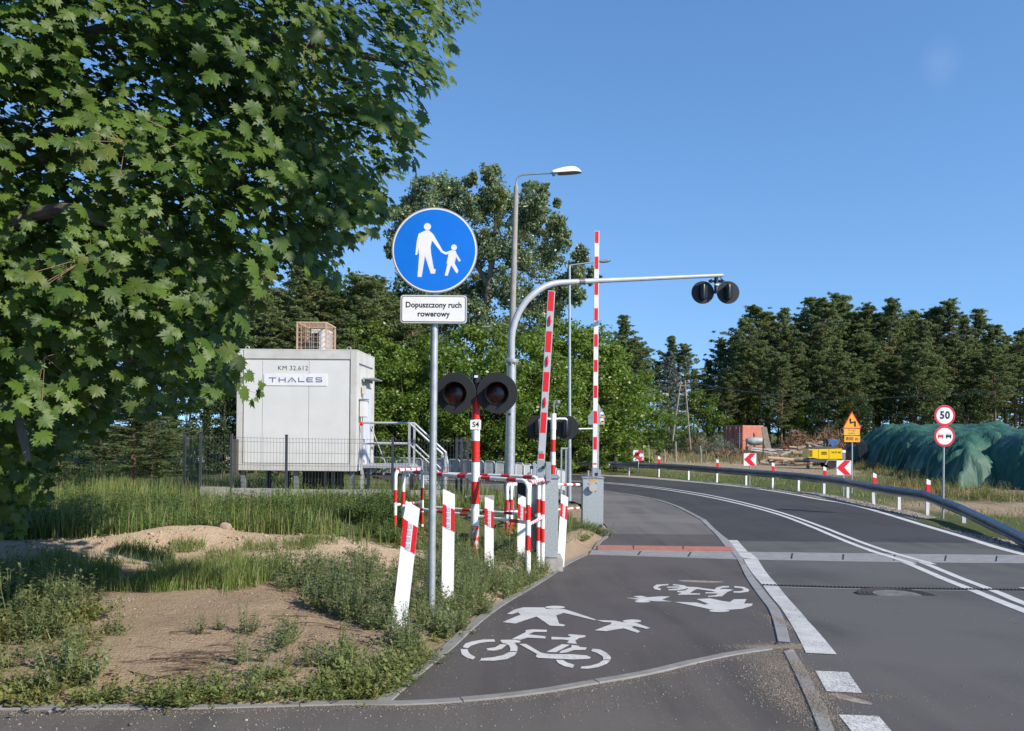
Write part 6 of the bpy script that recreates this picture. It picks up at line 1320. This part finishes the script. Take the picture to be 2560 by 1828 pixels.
# tall poplar with mistletoe
d = 60; sp_ = F/d; base = W(1190, 1165, d); t = empty('poplar_tree', (base.x, d, 0), label='tallest tree, an open grey-green poplar with mistletoe balls behind the gantry', cat='tree'); O = Vector((base.x, d, 0))
cl = [(1010,540,40),(1000,600,35),(985,620,22),(1060,490,40),(1100,475,35),(1140,480,32),(1170,520,40),(1100,540,50),(1225,440,26),(1240,480,34),(1262,505,28),(1220,520,40),(1330,500,35),(1355,478,20),(1340,550,42),(1300,560,42),(1394,507,10),(1390,560,28),(1402,600,28),(1370,640,42),(1310,650,50),(1250,620,46),(1190,620,50),(1130,640,50),(1060,620,50),(1450,640,20),(1445,680,28),(1482,692,20),(1420,720,38),(1442,742,22),(1380,740,42),(1330,760,50),(1270,720,46),(1200,720,50),(1140,730,50),(1080,740,50),(1040,780,45),(1020,690,42),(1200,800,50),(1300,830,50),(1120,800,50),(1380,800,40),(1180,450,16),(1228,425,12),(1320,470,14),(1030,510,20),(1250,840,50),(1060,830,45)]
cs = []
for x, y, r_ in cl:
    dd = d+random.uniform(-2.2, 2.2); p = W(x, y, dd)-O; rad = r_/sp_
    for k in range(int(16+r_/1.25)):
        v = Vector((random.gauss(0, 1), random.gauss(0, 1), random.gauss(0, 1))).normalized()*rad*random.uniform(.2, 1.1); cs.append((p.x+v.x, p.y+v.y*1.3, p.z+v.z*1.05, rad*random.uniform(.26, .48)))
V, Fc, rr = clump_cloud(np.array(cs), 42, .2, leaf4, up=.1, flat=1.0, jit=.9); link('crown', np_mesh('crown', V, Fc, POPL, rr), t)
mb = MB(); tr_ = [W(1190, 1165, d)-O-Vector((0, 0, .5)), W(1195, 900, d)-O, W(1225, 700, d)-O, W(1240, 560, d)-O, W(1232, 440, d)-O]; mb.tube(tr_, [.42, .33, .24, .14, .04], 10)
for a, b_, c in (((1200,880),(1130,700),(1065,520)), ((1215,760),(1290,620),(1335,500)), ((1205,850),(1340,760),(1450,660)), ((1195,900),(1090,800),(1020,700)), ((1222,720),(1160,600),(1110,490)), ((1230,680),(1350,640),(1398,540))):
    mb.tube([W(*a, d)-O, W(*b_, d+.8)-O, W(*c, d+.4)-O], [.2, .12, .03], 7)
mb.obj('trunk', mat('poplar_bark', (.26,.21,.15), .85, var=.3, scale=1.5, col2=(.13,.11,.08)), t, smooth=True)
for x, y, r_ in ((1248,485,15),(1247,505,13),(1202,504,9),(1212,580,17),(1308,590,20),(1318,600,17),(1362,583,14),(1258,690,20),(1332,688,13),(1190,692,12),(1250,560,14),(1262,760,22),(1310,735,12)):
    p = W(x, y, d-1.6)-O; c = np.array([[p.x, p.y, p.z, r_/sp_]]); V, Fc, rr = clump_cloud(c, 420, .13, needle4, up=0, flat=.9); link('mistletoe', np_mesh('mistletoe', V, Fc, MIST, rr), t)
# ------------------------------------------------------------------ ground plants
def GL(px, py):
    u, v = px-CX, -(py-YH); uu = u*cr - v*sr; vv = u*sr + v*cr; ds_ = np.geomspace(2.2, 80, 700); zz = CAMZ+vv*ds_/F - g(uu*ds_/F, ds_); i = int(np.argmax(zz < 0))
    return (uu*ds_[i]/F, ds_[i])
def region(px): return [GL(*p_) for p_ in px]
def fill(poly, n, pad=0.0):
    P_ = np.array(poly); lo, hi = P_.min(0), P_.max(0); out = np.zeros((0, 2))
    while len(out) < n:
        q = rng.uniform(lo, hi, (n*2, 2)); out = np.vstack([out, q[pip(q, poly)]])
    return out[:n]
def clumpy(P_, s_, thr, seed): 
    k = np.array([mnoise.noise(Vector((x*s_+seed, y*s_, seed))) for x, y in P_]); return P_[k > thr]
def off_pave(P_): return P_[~(pip(P_, road_poly) | pip(P_, foot_poly) | pip(P_, cyc_poly) | pip(P_, V2(BU)+V2(BL[::-1])) | pip(P_, V2(XK)+V2(KLo[::-1])))]
WEED = leafmat('weed_leaves', [(.085,.115,.04), (.13,.17,.06), (.19,.225,.095), (.11,.15,.05), (.22,.21,.09)], .5, .3, .35)
WEEDY = leafmat('creeping_leaves', [(.08,.11,.03), (.13,.17,.045), (.19,.215,.065), (.2,.15,.06)], .55, .3, .3)
GRASS = leafmat('grass_blades', [(.07,.125,.022), (.115,.185,.032), (.17,.235,.05), (.27,.26,.11), (.09,.15,.026)], .5, .35, .35)
DRYG = leafmat('dry_grass', [(.28,.23,.11), (.36,.29,.15), (.2,.19,.07), (.3,.2,.1)], .6, .3, .3)
def weed_proto(seed, h=.4, stems=6, per=20, leaf=.046, spread=.13, wide=.36):
    r0 = np.random.default_rng(seed); V = []; Fq = []
    def quad(a, b_, c, d_): n = len(V); V.extend([a, b_, c, d_]); Fq.append([n, n+1, n+2, n+3])
    for s_ in range(stems):
        az = r0.uniform(0, 6.283); top = np.array([math.cos(az), math.sin(az), 0])*spread*r0.uniform(.3, 1.6); hh = h*r0.uniform(.5, 1.0); base = top*.25
        tip = top+np.array([0, 0, hh]); pr = np.array([-math.sin(az), math.cos(az), 0])*.0028; mid = (base+tip)/2+top*.15
        quad(base-pr, base+pr, mid+pr, mid-pr); quad(mid-pr, mid+pr, tip+pr*.5, tip-pr*.5)
        for k in range(per):
            f = (k+.8)/per; p_ = base*(1-f)**2+mid*2*f*(1-f)+tip*f*f; a = k*2.4+r0.uniform(-.5, .5); e_ = r0.uniform(-.1, .9); L = leaf*r0.uniform(.55, 1.3)*(1.15-f*.6)
            d_ = np.array([math.cos(a)*math.cos(e_), math.sin(a)*math.cos(e_), math.sin(e_)]); w_ = np.array([-math.sin(a), math.cos(a), 0])*L*wide; st_ = p_+d_*L*.2; m = p_+d_*L*.75
            quad(st_, m-w_+[0, 0, L*.05], p_+d_*L*1.5, m+w_+[0, 0, L*.05])
    return np.array(V), np.array(Fq)
def strew(name, protos, P_, s0, s1, m, label, zoff=-.01, lean=.12, name_cat=None):
    Vs, Fs, Rs = [], [], []; base = 0; k = rng.integers(0, len(protos), len(P_))
    for j, (pv, pf) in enumerate(protos):
        Q = P_[k == j]; n = len(Q)
        if n == 0: continue
        z = g(Q[:, 0], Q[:, 1])+zoff; nr = rng.standard_normal((n, 3))*lean; nr[:, 2] = 1
        V, Fc, r_ = scatter(pv, pf, np.column_stack([Q, z]), rot_from(nr, rng.random(n)*6.283), s0+(s1-s0)*rng.random(n)**1.4)
        r_ = np.clip(r_*.55+rng.random(len(r_)//4).repeat(4)*.4, 0, .9); Vs.append(V); Fs.append(Fc+base); Rs.append(r_); base += len(V)
    return link(name, np_mesh(name, np.vstack(Vs), np.vstack(Fs), m, np.concatenate(Rs)), kind='stuff', label=label)
WP = [weed_proto(1), weed_proto(2, h=.34, stems=8, per=16), weed_proto(3, h=.46, stems=5, per=22, leaf=.040), weed_proto(4, h=.3, stems=9, per=14, spread=.18)]
LOWP = [weed_proto(11, h=.10, stems=11, per=9, leaf=.028, spread=.17, wide=.4), weed_proto(12, h=.14, stems=9, per=10, leaf=.032, spread=.14, wide=.4)]
PA = region([(650,1400),(760,1410),(900,1400),(1050,1420),(1180,1375),(1290,1370),(1380,1400),(1405,1425),(1300,1495),(1180,1575),(1110,1640),(1040,1700),(1010,1660),(970,1600),(880,1560),(770,1520),(670,1475)])
PAa = clumpy(fill(PA, 900), 2.4, -.16, 1.9); dA = E(PAa[:, 1])-PAa[:, 0]; keep = rng.random(len(PAa)) < np.clip(1.15-.28*np.abs(dA-.6), .25, 1)
strew('weeds', WP, off_pave(PAa[keep]), .45, 1.0, WEED, 'dense grey-green weeds round the delineator posts and sign post')
ed = np.array(V2(resample(KLo, n=700))); ed = ed[ed[:, 1] < 14]; t_ = rng.random((len(ed), 1)); nE = ed + np.column_stack([-.03-.35*t_[:, 0], rng.normal(0, .03, len(ed))])
strew('low_weeds', LOWP, np.vstack([off_pave(clumpy(nE[::3], 3.0, .0, 2.9)), off_pave(clumpy(fill(region([(460,1762),(560,1735),(650,1690),(790,1690),(890,1640),(1000,1600),(1070,1660),(985,1730),(945,1752)]), 280), 2.6, .10, 7.7)), off_pave(fill(region([(40,1760),(200,1755),(460,1762),(700,1752),(940,1748),(900,1744),(600,1750),(300,1748),(100,1745)]), 60))]), .6, 1.4, WEEDY, 'low creeping weeds along the kerbs')
PD = region([(-120,1500),(60,1475),(160,1465),(300,1525),(315,1600),(235,1690),(205,1752),(60,1762),(-140,1762)])
strew('weeds', WP[:3], off_pave(clumpy(fill(PD, 190), 2.0, 0.05, 9.1)), .5, 1.1, WEED, 'thinner leafy weeds in the lower left corner')
strew('low_weeds', LOWP, off_pave(clumpy(fill(PD, 300), 2.2, .08, 4.7)), .7, 1.5, WEEDY, 'small creeping plants in the lower left corner')
# single clumps standing in the bare soil
CL = [((525,1585),'leafy clump left of centre in the bare soil'),((600,1580),'leafy clump right of the first one in the bare soil'),((640,1655),'sprawling weed clump nearer the bottom kerb'),((690,1625),'weed clump below the dense weeds'),((770,1660),'small weed clump beside the twig litter'),((620,1715),'low weed clump just behind the bottom kerb'),((860,1670),'weed clump left of the path corner'),((925,1700),'weed clump at the corner of the two kerbs'),((745,1600),'thin single weed in the bare soil'),((880,1625),'weed clump below the nearest delineator post'),((70,1500),'tall grey mugwort at the left edge'),((30,1560),'shorter mugwort at the very left edge'),((140,1545),'yellowish leafy plant beside the mugwort')]
for i, (pp, lb) in enumerate(CL):
    x, y = GL(*pp); big = 10 <= i < 12; n = 3 if not big else 4; P_ = np.column_stack([rng.normal(x, .09 if not big else .06, n), rng.normal(y, .09, n)]); pr = WP[:3]; o0 = Vector((x, y, gz(x, y)))
    Vs, Fs, Rs = [], [], []; base = 0
    for q in P_:
        pv, pf = pr[rng.integers(0, 3)]; s_ = rng.uniform(.4, .7)*(1.9 if big else 1.0)
        V, Fc, r_ = scatter(pv, pf, np.array([[q[0]-x, q[1]-y, float(g(*q))-o0.z]]), rot_from(np.array([[rng.normal(0, .1), rng.normal(0, .1), 1.]]), rng.random(1)*6.28), np.array([s_])); Vs.append(V); Fs.append(Fc+base); Rs.append(np.clip(rng.random(len(V)//4).repeat(4)*.8, 0, .9)); base += len(V)
    link('weed_plant', np_mesh('weed_plant', np.vstack(Vs), np.vstack(Fs), WEED, np.concatenate(Rs)), loc=o0, label=lb, cat='plant', group='single weed plants in the sandy verge')
# grass
def blades(name, P_, h0, h1, w_, m, label, lean=.35):
    n = len(P_); z = g(P_[:, 0], P_[:, 1])-.01; a = rng.random(n)*6.283; h = h0+(h1-h0)*rng.random(n); ln = (rng.random(n)**.8)*lean*h; dx_, dy_ = np.cos(a)*ln, np.sin(a)*ln
    px_, py_ = -np.sin(a+.6)*w_*.5, np.cos(a+.6)*w_*.5; b0 = np.column_stack([P_, z])
    v = np.stack([b0+np.column_stack([px_, py_, 0*h]), b0-np.column_stack([px_, py_, 0*h]), b0+np.column_stack([dx_*.35-px_*.7, dy_*.35-py_*.7, h*.6]), b0+np.column_stack([dx_, dy_, h])], 1)
    v2 = b0+np.column_stack([dx_*.35+px_*.7, dy_*.35+py_*.7, h*.6]); V = np.concatenate([v[:, :3], v2[:, None], v[:, 3:4]], 1).reshape(-1, 3); i5 = (np.arange(n)*5)[:, None]
    Fc = np.concatenate([i5+np.array([[0, 1, 2]]), i5+np.array([[0, 2, 3]]), i5+np.array([[3, 2, 4]])]); r_ = np.repeat(np.clip(rng.random(n)*.9, 0, .9), 5)
    return link(name, np_mesh(name, V, Fc, m, r_), kind='stuff', label=label)

q = np.column_stack([rng.uniform(-12, 1.5, 52000), 12.5+rng.random(52000)**1.3*15]); q = q[(E(q[:, 1])-q[:, 0] > .7) & (np.abs(q[:, 0]) < q[:, 1]*.62+.3)]; q = q[~((q[:, 1] > 21.3) & (q[:, 1] < 24.8) & (q[:, 0] > -7.2) & (q[:, 0] < -3.2))]
bare = ~((q[:, 0] > -3.0) & (q[:, 1] < 19)); q = q[bare | (rng.random(len(q)) < .10)]
q1 = clumpy(clumpy(q, .6, -.15, 3.3), 2.0, -.12, 9.3); k = rng.random(len(q1)) < .86
blades('tall_grass', q1[k], .12, .5, .014, GRASS, 'tall green grass between the sand ridge and the container'); blades('dry_grass', q1[~k][::2], .25, .6, .010, DRYG, 'pale dry stalks among the tall grass')
qa = clumpy(fill([(-8.5, 12.6), (-1.7, 12.6), (-1.7, 19), (-11, 19)], 1300), .9, -.05, 5.5); strew('weeds', WP, qa, .8, 1.55, leafmat('tall_weed_leaves', [(.06,.10,.025), (.10,.15,.035), (.15,.2,.055)], .5, .3, .3), 'tall leafy weeds behind the sand ridge')
gm_ = region([(-60,1430),(150,1415),(330,1412),(500,1425),(650,1405),(720,1410),(720,1440),(640,1470),(560,1485),(420,1490),(250,1480),(60,1500),(-60,1510)])
blades('wispy_grass', clumpy(fill(gm_, 13000), 1.6, -.02, 8.8), .08, .26, .008, GRASS, 'wispy grass in front of the sand ridge', lean=.8)
tf = [region([(x-40, y-12), (x+40, y-12), (x+45, y+10), (x-45, y+10)]) for x, y in ((330,1380),(470,1372),(395,1395),(650,1378),(750,1370),(140,1400),(800,1362),(560,1395))]
blades('grass_tufts', np.vstack([fill(p_, 260) for p_ in tf]), .05, .2, .008, GRASS, 'small grass tufts on the sand', lean=.9)
q = np.column_stack([rng.uniform(-6, 3.0, 3000), rng.uniform(12.8, 24, 3000)]); q = q[(E(q[:, 1])-q[:, 0] > .15) & (q[:, 0] > -3.4)]; blades('low_grass', off_pave(clumpy(q, 1.1, .05, 2.2)), .05, .2, .012, GRASS, 'patchy low grass round the railing box and barriers', lean=.8)
strew('low_weeds', LOWP, off_pave(clumpy(q, .9, .12, 4.2))[:260], .8, 1.6, WEEDY, 'low weeds round the railing box and far cabinet')
c0 = GL(1525, 1338); strew('weeds', LOWP+WP[:1], off_pave(np.column_stack([rng.normal(c0[0]-.35, .25, 60), rng.normal(c0[1]+.1, .35, 60)])), .5, 1.0, WEED, 'tuft of weeds at the foot of the farther cabinet')
# meadow beyond the rail
rp = [(p.x, p.y) for p in SHR]; md = [(p_[0], p_[1]) for p_ in rp if p_[1] > 16] + [(-8, 75), (60, 75), (40, 16)]
q = np.column_stack([rng.uniform(-8, 45, 60000), 17+rng.random(60000)**1.2*58]); q = q[(np.abs(q[:, 0]) < q[:, 1]*.62+.5)]; q = q[pip(q, V2(SHR)+[(60, 16), (60, 80), (-10, 80)])]; q = clumpy(q, .35, -.3, 6.1)
dd = sum(np.exp(-((q[:, 0]-c[0])/r_)**2-((q[:, 1]-c[1])/r2)**2) for c, r_, r2 in ((GR(1900,1172), 6, 6), (GR(1780,1160), 8, 5), (GR(2450,1262), 2.6, 2.2), (GR(2400,1222), 3, 2.6))); q = q[rng.random(len(q)) > dd*1.2]
blades('meadow_grass', q, .05, .2, .022, GRASS, 'short green grass of the meadow behind the guard rail', lean=.8)
lines = [GF(2165, 1170), GF(2250, 1188), GF(2330, 1215), GF(2400, 1232)]; P_ = np.vstack([np.column_stack([rng.normal(a.x-.6, .8, 800), rng.normal(a.y-.8, 1.6, 800)]) for a in lines])
blades('dry_grass', clumpy(P_, .5, -.1, 3), .1, .45, .03, DRYG, 'dry grass along the foot of the tarpaulins'); strew('weeds', WP, P_[::14], .8, 1.8, WEEDY, 'weeds along the foot of the tarpaulins')
q = np.column_stack([rng.uniform(3, 34, 16000), rng.uniform(66, 100, 16000)]); q = q[(q[:, 0] < q[:, 1]*.33)]; q = clumpy(clumpy(q, .12, -.1, 1.1), .5, -.1, 3.1); blades('dry_grass', q, .15, .6, .05, DRYG, 'dry yellow grass on the far field'); 
# fallen twigs, leaves, litter
mb = MB()
for k in range(90):
    x, y = GL(*random.choice([(random.gauss(470, 60), random.gauss(1640, 18)), (random.gauss(440, 70), random.gauss(1690, 25)), (random.gauss(700, 120), random.gauss(1560, 30))])); a = random.gauss(.1, .5); L = random.uniform(.05, .35); z = gz(x, y)+.008
    mb.tube([(x, y, z), (x+L*.5*math.cos(a), y+L*.5*math.sin(a)+random.gauss(0, .01), z+random.uniform(0, .02)), (x+L*math.cos(a+.2), y+L*math.sin(a+.2), gz(x+L*math.cos(a+.2), y+L*math.sin(a+.2))+.008)], random.uniform(.002, .006), 4, caps=False)
mb.obj('twig_litter', mat('twig_brown', (.13,.085,.055), .9, var=.3, scale=30), kind='stuff', label='dark twigs and dry stalks lying on the bare soil')
x, y = GL(400, 1505); P_ = np.column_stack([rng.normal(x, .28, 1500), rng.normal(y, .13, 1500)]); stones('gravel', P_, .004, .02, 'small spill of pale grit on the bare soil', zf=lambda P: g(P[:, 0], P[:, 1]))
# clods on the sand
P_ = np.column_stack([rng.uniform(-6.5, -1.2, 900), rng.normal(11.7, .35, 900)]); CLOD = leafmat('sand_clod', [(.34,.25,.175), (.27,.2,.14), (.38,.29,.2)], .95, 0, .1); n = len(P_)
V, Fc, r_ = scatter(rv, rf, np.column_stack([P_, g(P_[:, 0], P_[:, 1])]), rot_from(rng.standard_normal((n, 3)), rng.random(n)*6.28), .015+.06*rng.random(n)**4); link('sand_clods', np_mesh('sand_clods', V, Fc, CLOD, r_), kind='stuff', label='crumbled clods along the sand ridge')
x, y = GL(562, 1322); bm = bmesh.new(); bmesh.ops.create_icosphere(bm, subdivisions=2, radius=.075)
for v in bm.verts: v.co = Vector((v.co.x*1.2, v.co.y, v.co.z*.9))*(1+.35*mnoise.noise(v.co*9))
me = bpy.data.meshes.new('rock'); bm.to_mesh(me); bm.free(); me.materials.append(mat('rock_tan', (.38,.29,.21), .9, var=.2, scale=8, bump=.5)); link('rock', me, loc=(x, y, gz(x, y)+.02), label='small tan rock sitting on the crest of the sand ridge', cat='rock')

# ------------------------------------------------------------------ maple tree hanging in from the left
half = [(.06, -.02), (.20, -.16), (.26, -.02), (.50, -.06), (.42, .12), (.66, .24), (.50, .30), (.70, .58), (.46, .50), (.36, .44), (.40, .62), (.24, .62), (.24, .80), (.10, .76), (0, 1.0)]
ol = [(0, 0)]+half+[(-x, y) for x, y in half[-2::-1]]
def leaf_geo(cup, droop):
    V = [(0, .3, 0)]+[(x, y, -cup*abs(x)**1.4-droop*max(0, y)**2+.03*math.sin(x*14)) for x, y in ol]; n = len(ol); return np.array(V)-np.array([0, 0, 0]), np.array([[0, i+1, (i+1) % n+1] for i in range(n)])
LEAF = leafmat('maple_leaves', [(.022,.050,.007), (.036,.074,.009), (.058,.108,.013), (.085,.138,.016), (.04,.08,.010), (.12,.14,.022)], .5, .3, .35)
LEAFR = leafmat('maple_leaf_red', [(.25,.06,.01), (.4,.1,.02)], .5, .3, .3)
# crown outline in the picture, and how far in each part hangs
crown = [(1150,-300),(1160,20),(1105,55),(1085,120),(1100,195),(1010,215),(1020,300),(1040,400),(975,420),(930,440),(960,515),(900,560),(830,620),(800,690),(700,640),(640,700),(610,760),(560,860),(625,960),(630,1010),(560,960),(440,1010),(330,1040),(270,1010),(220,1080),(130,1120),(90,1230),(20,1330),(-900,1330),(-900,-900),(1100,-900)]
crA = [(float(x), float(y)) for x, y in crown]
def in_crown(n):
    out = np.zeros((0, 2))
    while len(out) < n:
        q_ = np.column_stack([rng.uniform(-900, 1170, n*3), rng.uniform(-800, 1330, n*3)]); out = np.vstack([out, q_[pip(q_, crA)]])
    return out[:n]
base_t = Vector((-6.6, 8.2, gz(-6.6, 8.2)))
t = empty('maple_tree', tuple(base_t), label='big maple reaching in from the left with broad star-shaped leaves', cat='tree')
n_s = 2700; C2 = in_crown(n_s); dep = 5.4+5.4*rng.random(n_s)**.9; nz_ = np.array([mnoise.fractal(Vector((x*.0045, y*.0062, 2.7)), .8, 2, 3) for x, y in C2]); dep = dep+np.clip(-nz_, 0, .2)*8; inside = C2[:, 0] > 1e9
u_, v_ = C2[:, 0]-CX, -(C2[:, 1]-YH); uu = u_*cr-v_*sr; vv = u_*sr+v_*cr; SC = np.column_stack([uu*dep/F, dep, CAMZ+vv*dep/F])
no = 60; oh = rng.standard_normal((no, 3)); oh /= np.linalg.norm(oh, axis=1, keepdims=True); oh = oh*rng.random((no, 1))**.33*np.array([[1.25, .7, .5]])+np.array([[4.0, 2.65, 8.4]]); SC = np.vstack([SC, oh]); n_s += no  # unseen leaf cluster added above the frame to cast shade on the left verge
per = 28; n = n_s*per; out_dir = SC-np.array([[-6.0, 8.0, 4.0]]); out_dir /= np.linalg.norm(out_dir, axis=1, keepdims=True)
ax_n = out_dir*.55+np.array([[.28, -.48, .6]])+rng.normal(0, .22, (n_s, 3)); Rm = rot_from(ax_n, rng.random(n_s)*6.28)
rad = .33*np.sqrt(rng.random((n_s, per))); th = rng.random((n_s, per))*6.283; loc3 = np.stack([rad*np.cos(th), rad*np.sin(th), -rad**2*.9+rng.normal(0, .035, (n_s, per))], 2)
pos = (np.einsum('nij,nkj->nki', Rm, loc3)+SC[:, None, :]).reshape(-1, 3)
nrm = (np.repeat(ax_n, per, axis=0)/1.0+rng.normal(0, .38, (n, 3))+np.array([[.15, -.25, .25]]))
# a leaf points away from the middle of its spray
dirv = np.einsum('nij,nkj->nki', Rm, loc3).reshape(-1, 3)+rng.normal(0, .08, (n, 3))+np.array([[0, 0, -.12]])
nn = nrm/np.linalg.norm(nrm, axis=1, keepdims=True); yv = dirv-nn*(dirv*nn).sum(1, keepdims=True); yv /= np.linalg.norm(yv, axis=1, keepdims=True); xv = np.cross(yv, nn); RL = np.stack([xv, yv, nn], 2)
sz = .052+.066*rng.random(n); lg = [leaf_geo(.25, .12), leaf_geo(.45, .25), leaf_geo(.1, .3)]
pxp = pos[:, 0]/pos[:, 1]*F; pyp = (pos[:, 2]-CAMZ)/pos[:, 1]*F; sx_ = CX+pxp; sy_ = YH-pyp; infr = (sx_ > 0) & (sx_ < 2560) & (sy_ > 0) & (sy_ < 1330)
okp = (pos[:, 1] < 4.9) | pip(np.column_stack([sx_, sy_]), [(x+(28 if x > 0 else 0), y+(18 if y > 0 else 0)) for x, y in crA]); pos, RL, sz, infr = pos[okp], RL[okp], sz[okp], infr[okp]; n = len(pos)
sd = np.array([SUN_X*math.cos(SUN_EL), SUN_Y*math.cos(SUN_EL), math.sin(SUN_EL)])
score = pos[:, 1]-sz*4+np.where(infr, 0, 100); order = np.argsort(score); big = order[:300]; rest = order[300:]
rl = np.clip(.55*np.repeat(rng.random(n_s), per)[okp]+.5*rng.random(n)-.02, 0, .99); kinds = rng.integers(0, 3, n); farl = pos[:, 1] > 7.3
lm = []
for lv, lf_ in lg:
    for q in range(4):
        me = np_mesh('leaf', lv, lf_, LEAF, np.full(len(lv), .15+.2*q)); lm.append(me)
for i in big:
    M = Matrix([[*(RL[i][r]*sz[i]), pos[i][r]-base_t[r]] for r in range(3)]+[[0, 0, 0, 1]]); link('leaf', lm[int(kinds[i])*4+int(rl[i]*4)], t, M)
Vs, Fs, Rs = [], [], []; b0_ = 0
simp = [(0, 0), (.3, -.1), (.26, .05), (.62, .22), (.42, .32), (.6, .56), (.3, .52), (.16, .74), (0, 1.0)]; so = simp+[(-x, y) for x, y in simp[-2:0:-1]]
lsimple = (np.array([(0, .3, 0)]+[(x, y, -.3*abs(x)**1.4-.15*max(0, y)**2) for x, y in so]), np.array([[0, i+1, (i+1) % len(so)+1] for i in range(len(so))]))
for j, (lv, lf_) in enumerate(lg+[lsimple]):
    m = rest[(kinds[rest] == j) & ~farl[rest]] if j < 3 else rest[farl[rest]]; V, Fc, r_ = scatter(lv, lf_, pos[m]-np.array(base_t), RL[m], sz[m], np.clip(rl[m], 0, .9)*.95); Vs.append(V); Fs.append(Fc+b0_); Rs.append(r_); b0_ += len(V)
link('leaves', np_mesh('leaves', np.vstack(Vs), np.vstack(Fs), LEAF, np.concatenate(Rs)), t, kind='stuff')
MB_ = MB(); rb = Vector(base_t)
TW = mat('maple_bark', (.14,.115,.09), .9, var=.25, scale=4, bump=.7, bscale=18); TWR = mat('maple_twig', (.22,.11,.07), .7)
MB().tube([(0, 0, -.3), (.05, 0, 1.2), (.0, .05, 2.6), (.2, 0, 4.2), (.1, .1, 6.5)], [.27, .22, .19, .14, .05], 14).obj('trunk', TW, t, smooth=True)
lim = [((.02, 0, 1.6), (-40, 780, 7.8), (160, 860, 7.2), (330, 900, 6.9)), ((.0, 0, 2.0), (60, 620, 7.8), (330, 700, 7.4), (560, 760, 7.2)), ((.0, 0, 2.5), (0, 400, 7.9), (330, 380, 7.6), (620, 480, 7.5), (860, 500, 7.4)), ((.1, 0, 3.2), (60, 120, 8.2), (400, 40, 8.0), (800, 120, 7.8), (1020, 160, 7.6)), ((.2, 0, 4.0), (-100, -200, 8), (300, -260, 7.8), (800, -200, 7.6)), ((.0, 0, 1.8), (-100, 900, 7), (40, 1010, 6.4), (70, 1150, 6.1)), ((.1, 0, 2.8), (100, 300, 8.6), (420, 330, 9), (700, 330, 9.2)), ((.1, 0, 5.0), (-300, -1100, 7.2), (900, -1900, 5.4), (3900, -2500, 3.6)), ((.1, 0, 2.3), (80, 500, 6.9), (300, 560, 6.4), (480, 640, 6.2))]  # the second to last limb is added, unseen, to carry the shading leaf cluster
for l_ in lim:
    P_ = [Vector(l_[0])]+[W(*q)-rb for q in l_[1:]]; P_ = smooth_line(P_, 2); r_ = [.07*(1-i/len(P_))**.8+.008 for i in range(len(P_))]; MB().tube(P_, r_, 8).obj('limb', TW, t, smooth=True)
mb = MB(); ends = [W(*q)-rb for l_ in lim for q in l_[1:]]
for i in rng.choice(n_s, 420, replace=False):
    c = Vector(SC[i])-rb; e_ = min(ends, key=lambda v: (v-c).length)
    if (e_-c).length < .8: mb.tube([e_, e_.lerp(c, .5)+Vector((0, 0, .05)), c], [.012, .007, .003], 4, caps=False)
    for k in range(4): v = Vector(Rm[i] @ loc3[i, k]); mb.tube([c, c+v], .0022, 3, mi=1, caps=False)
mb.obj('twigs', [TW, TWR], t, kind='stuff')
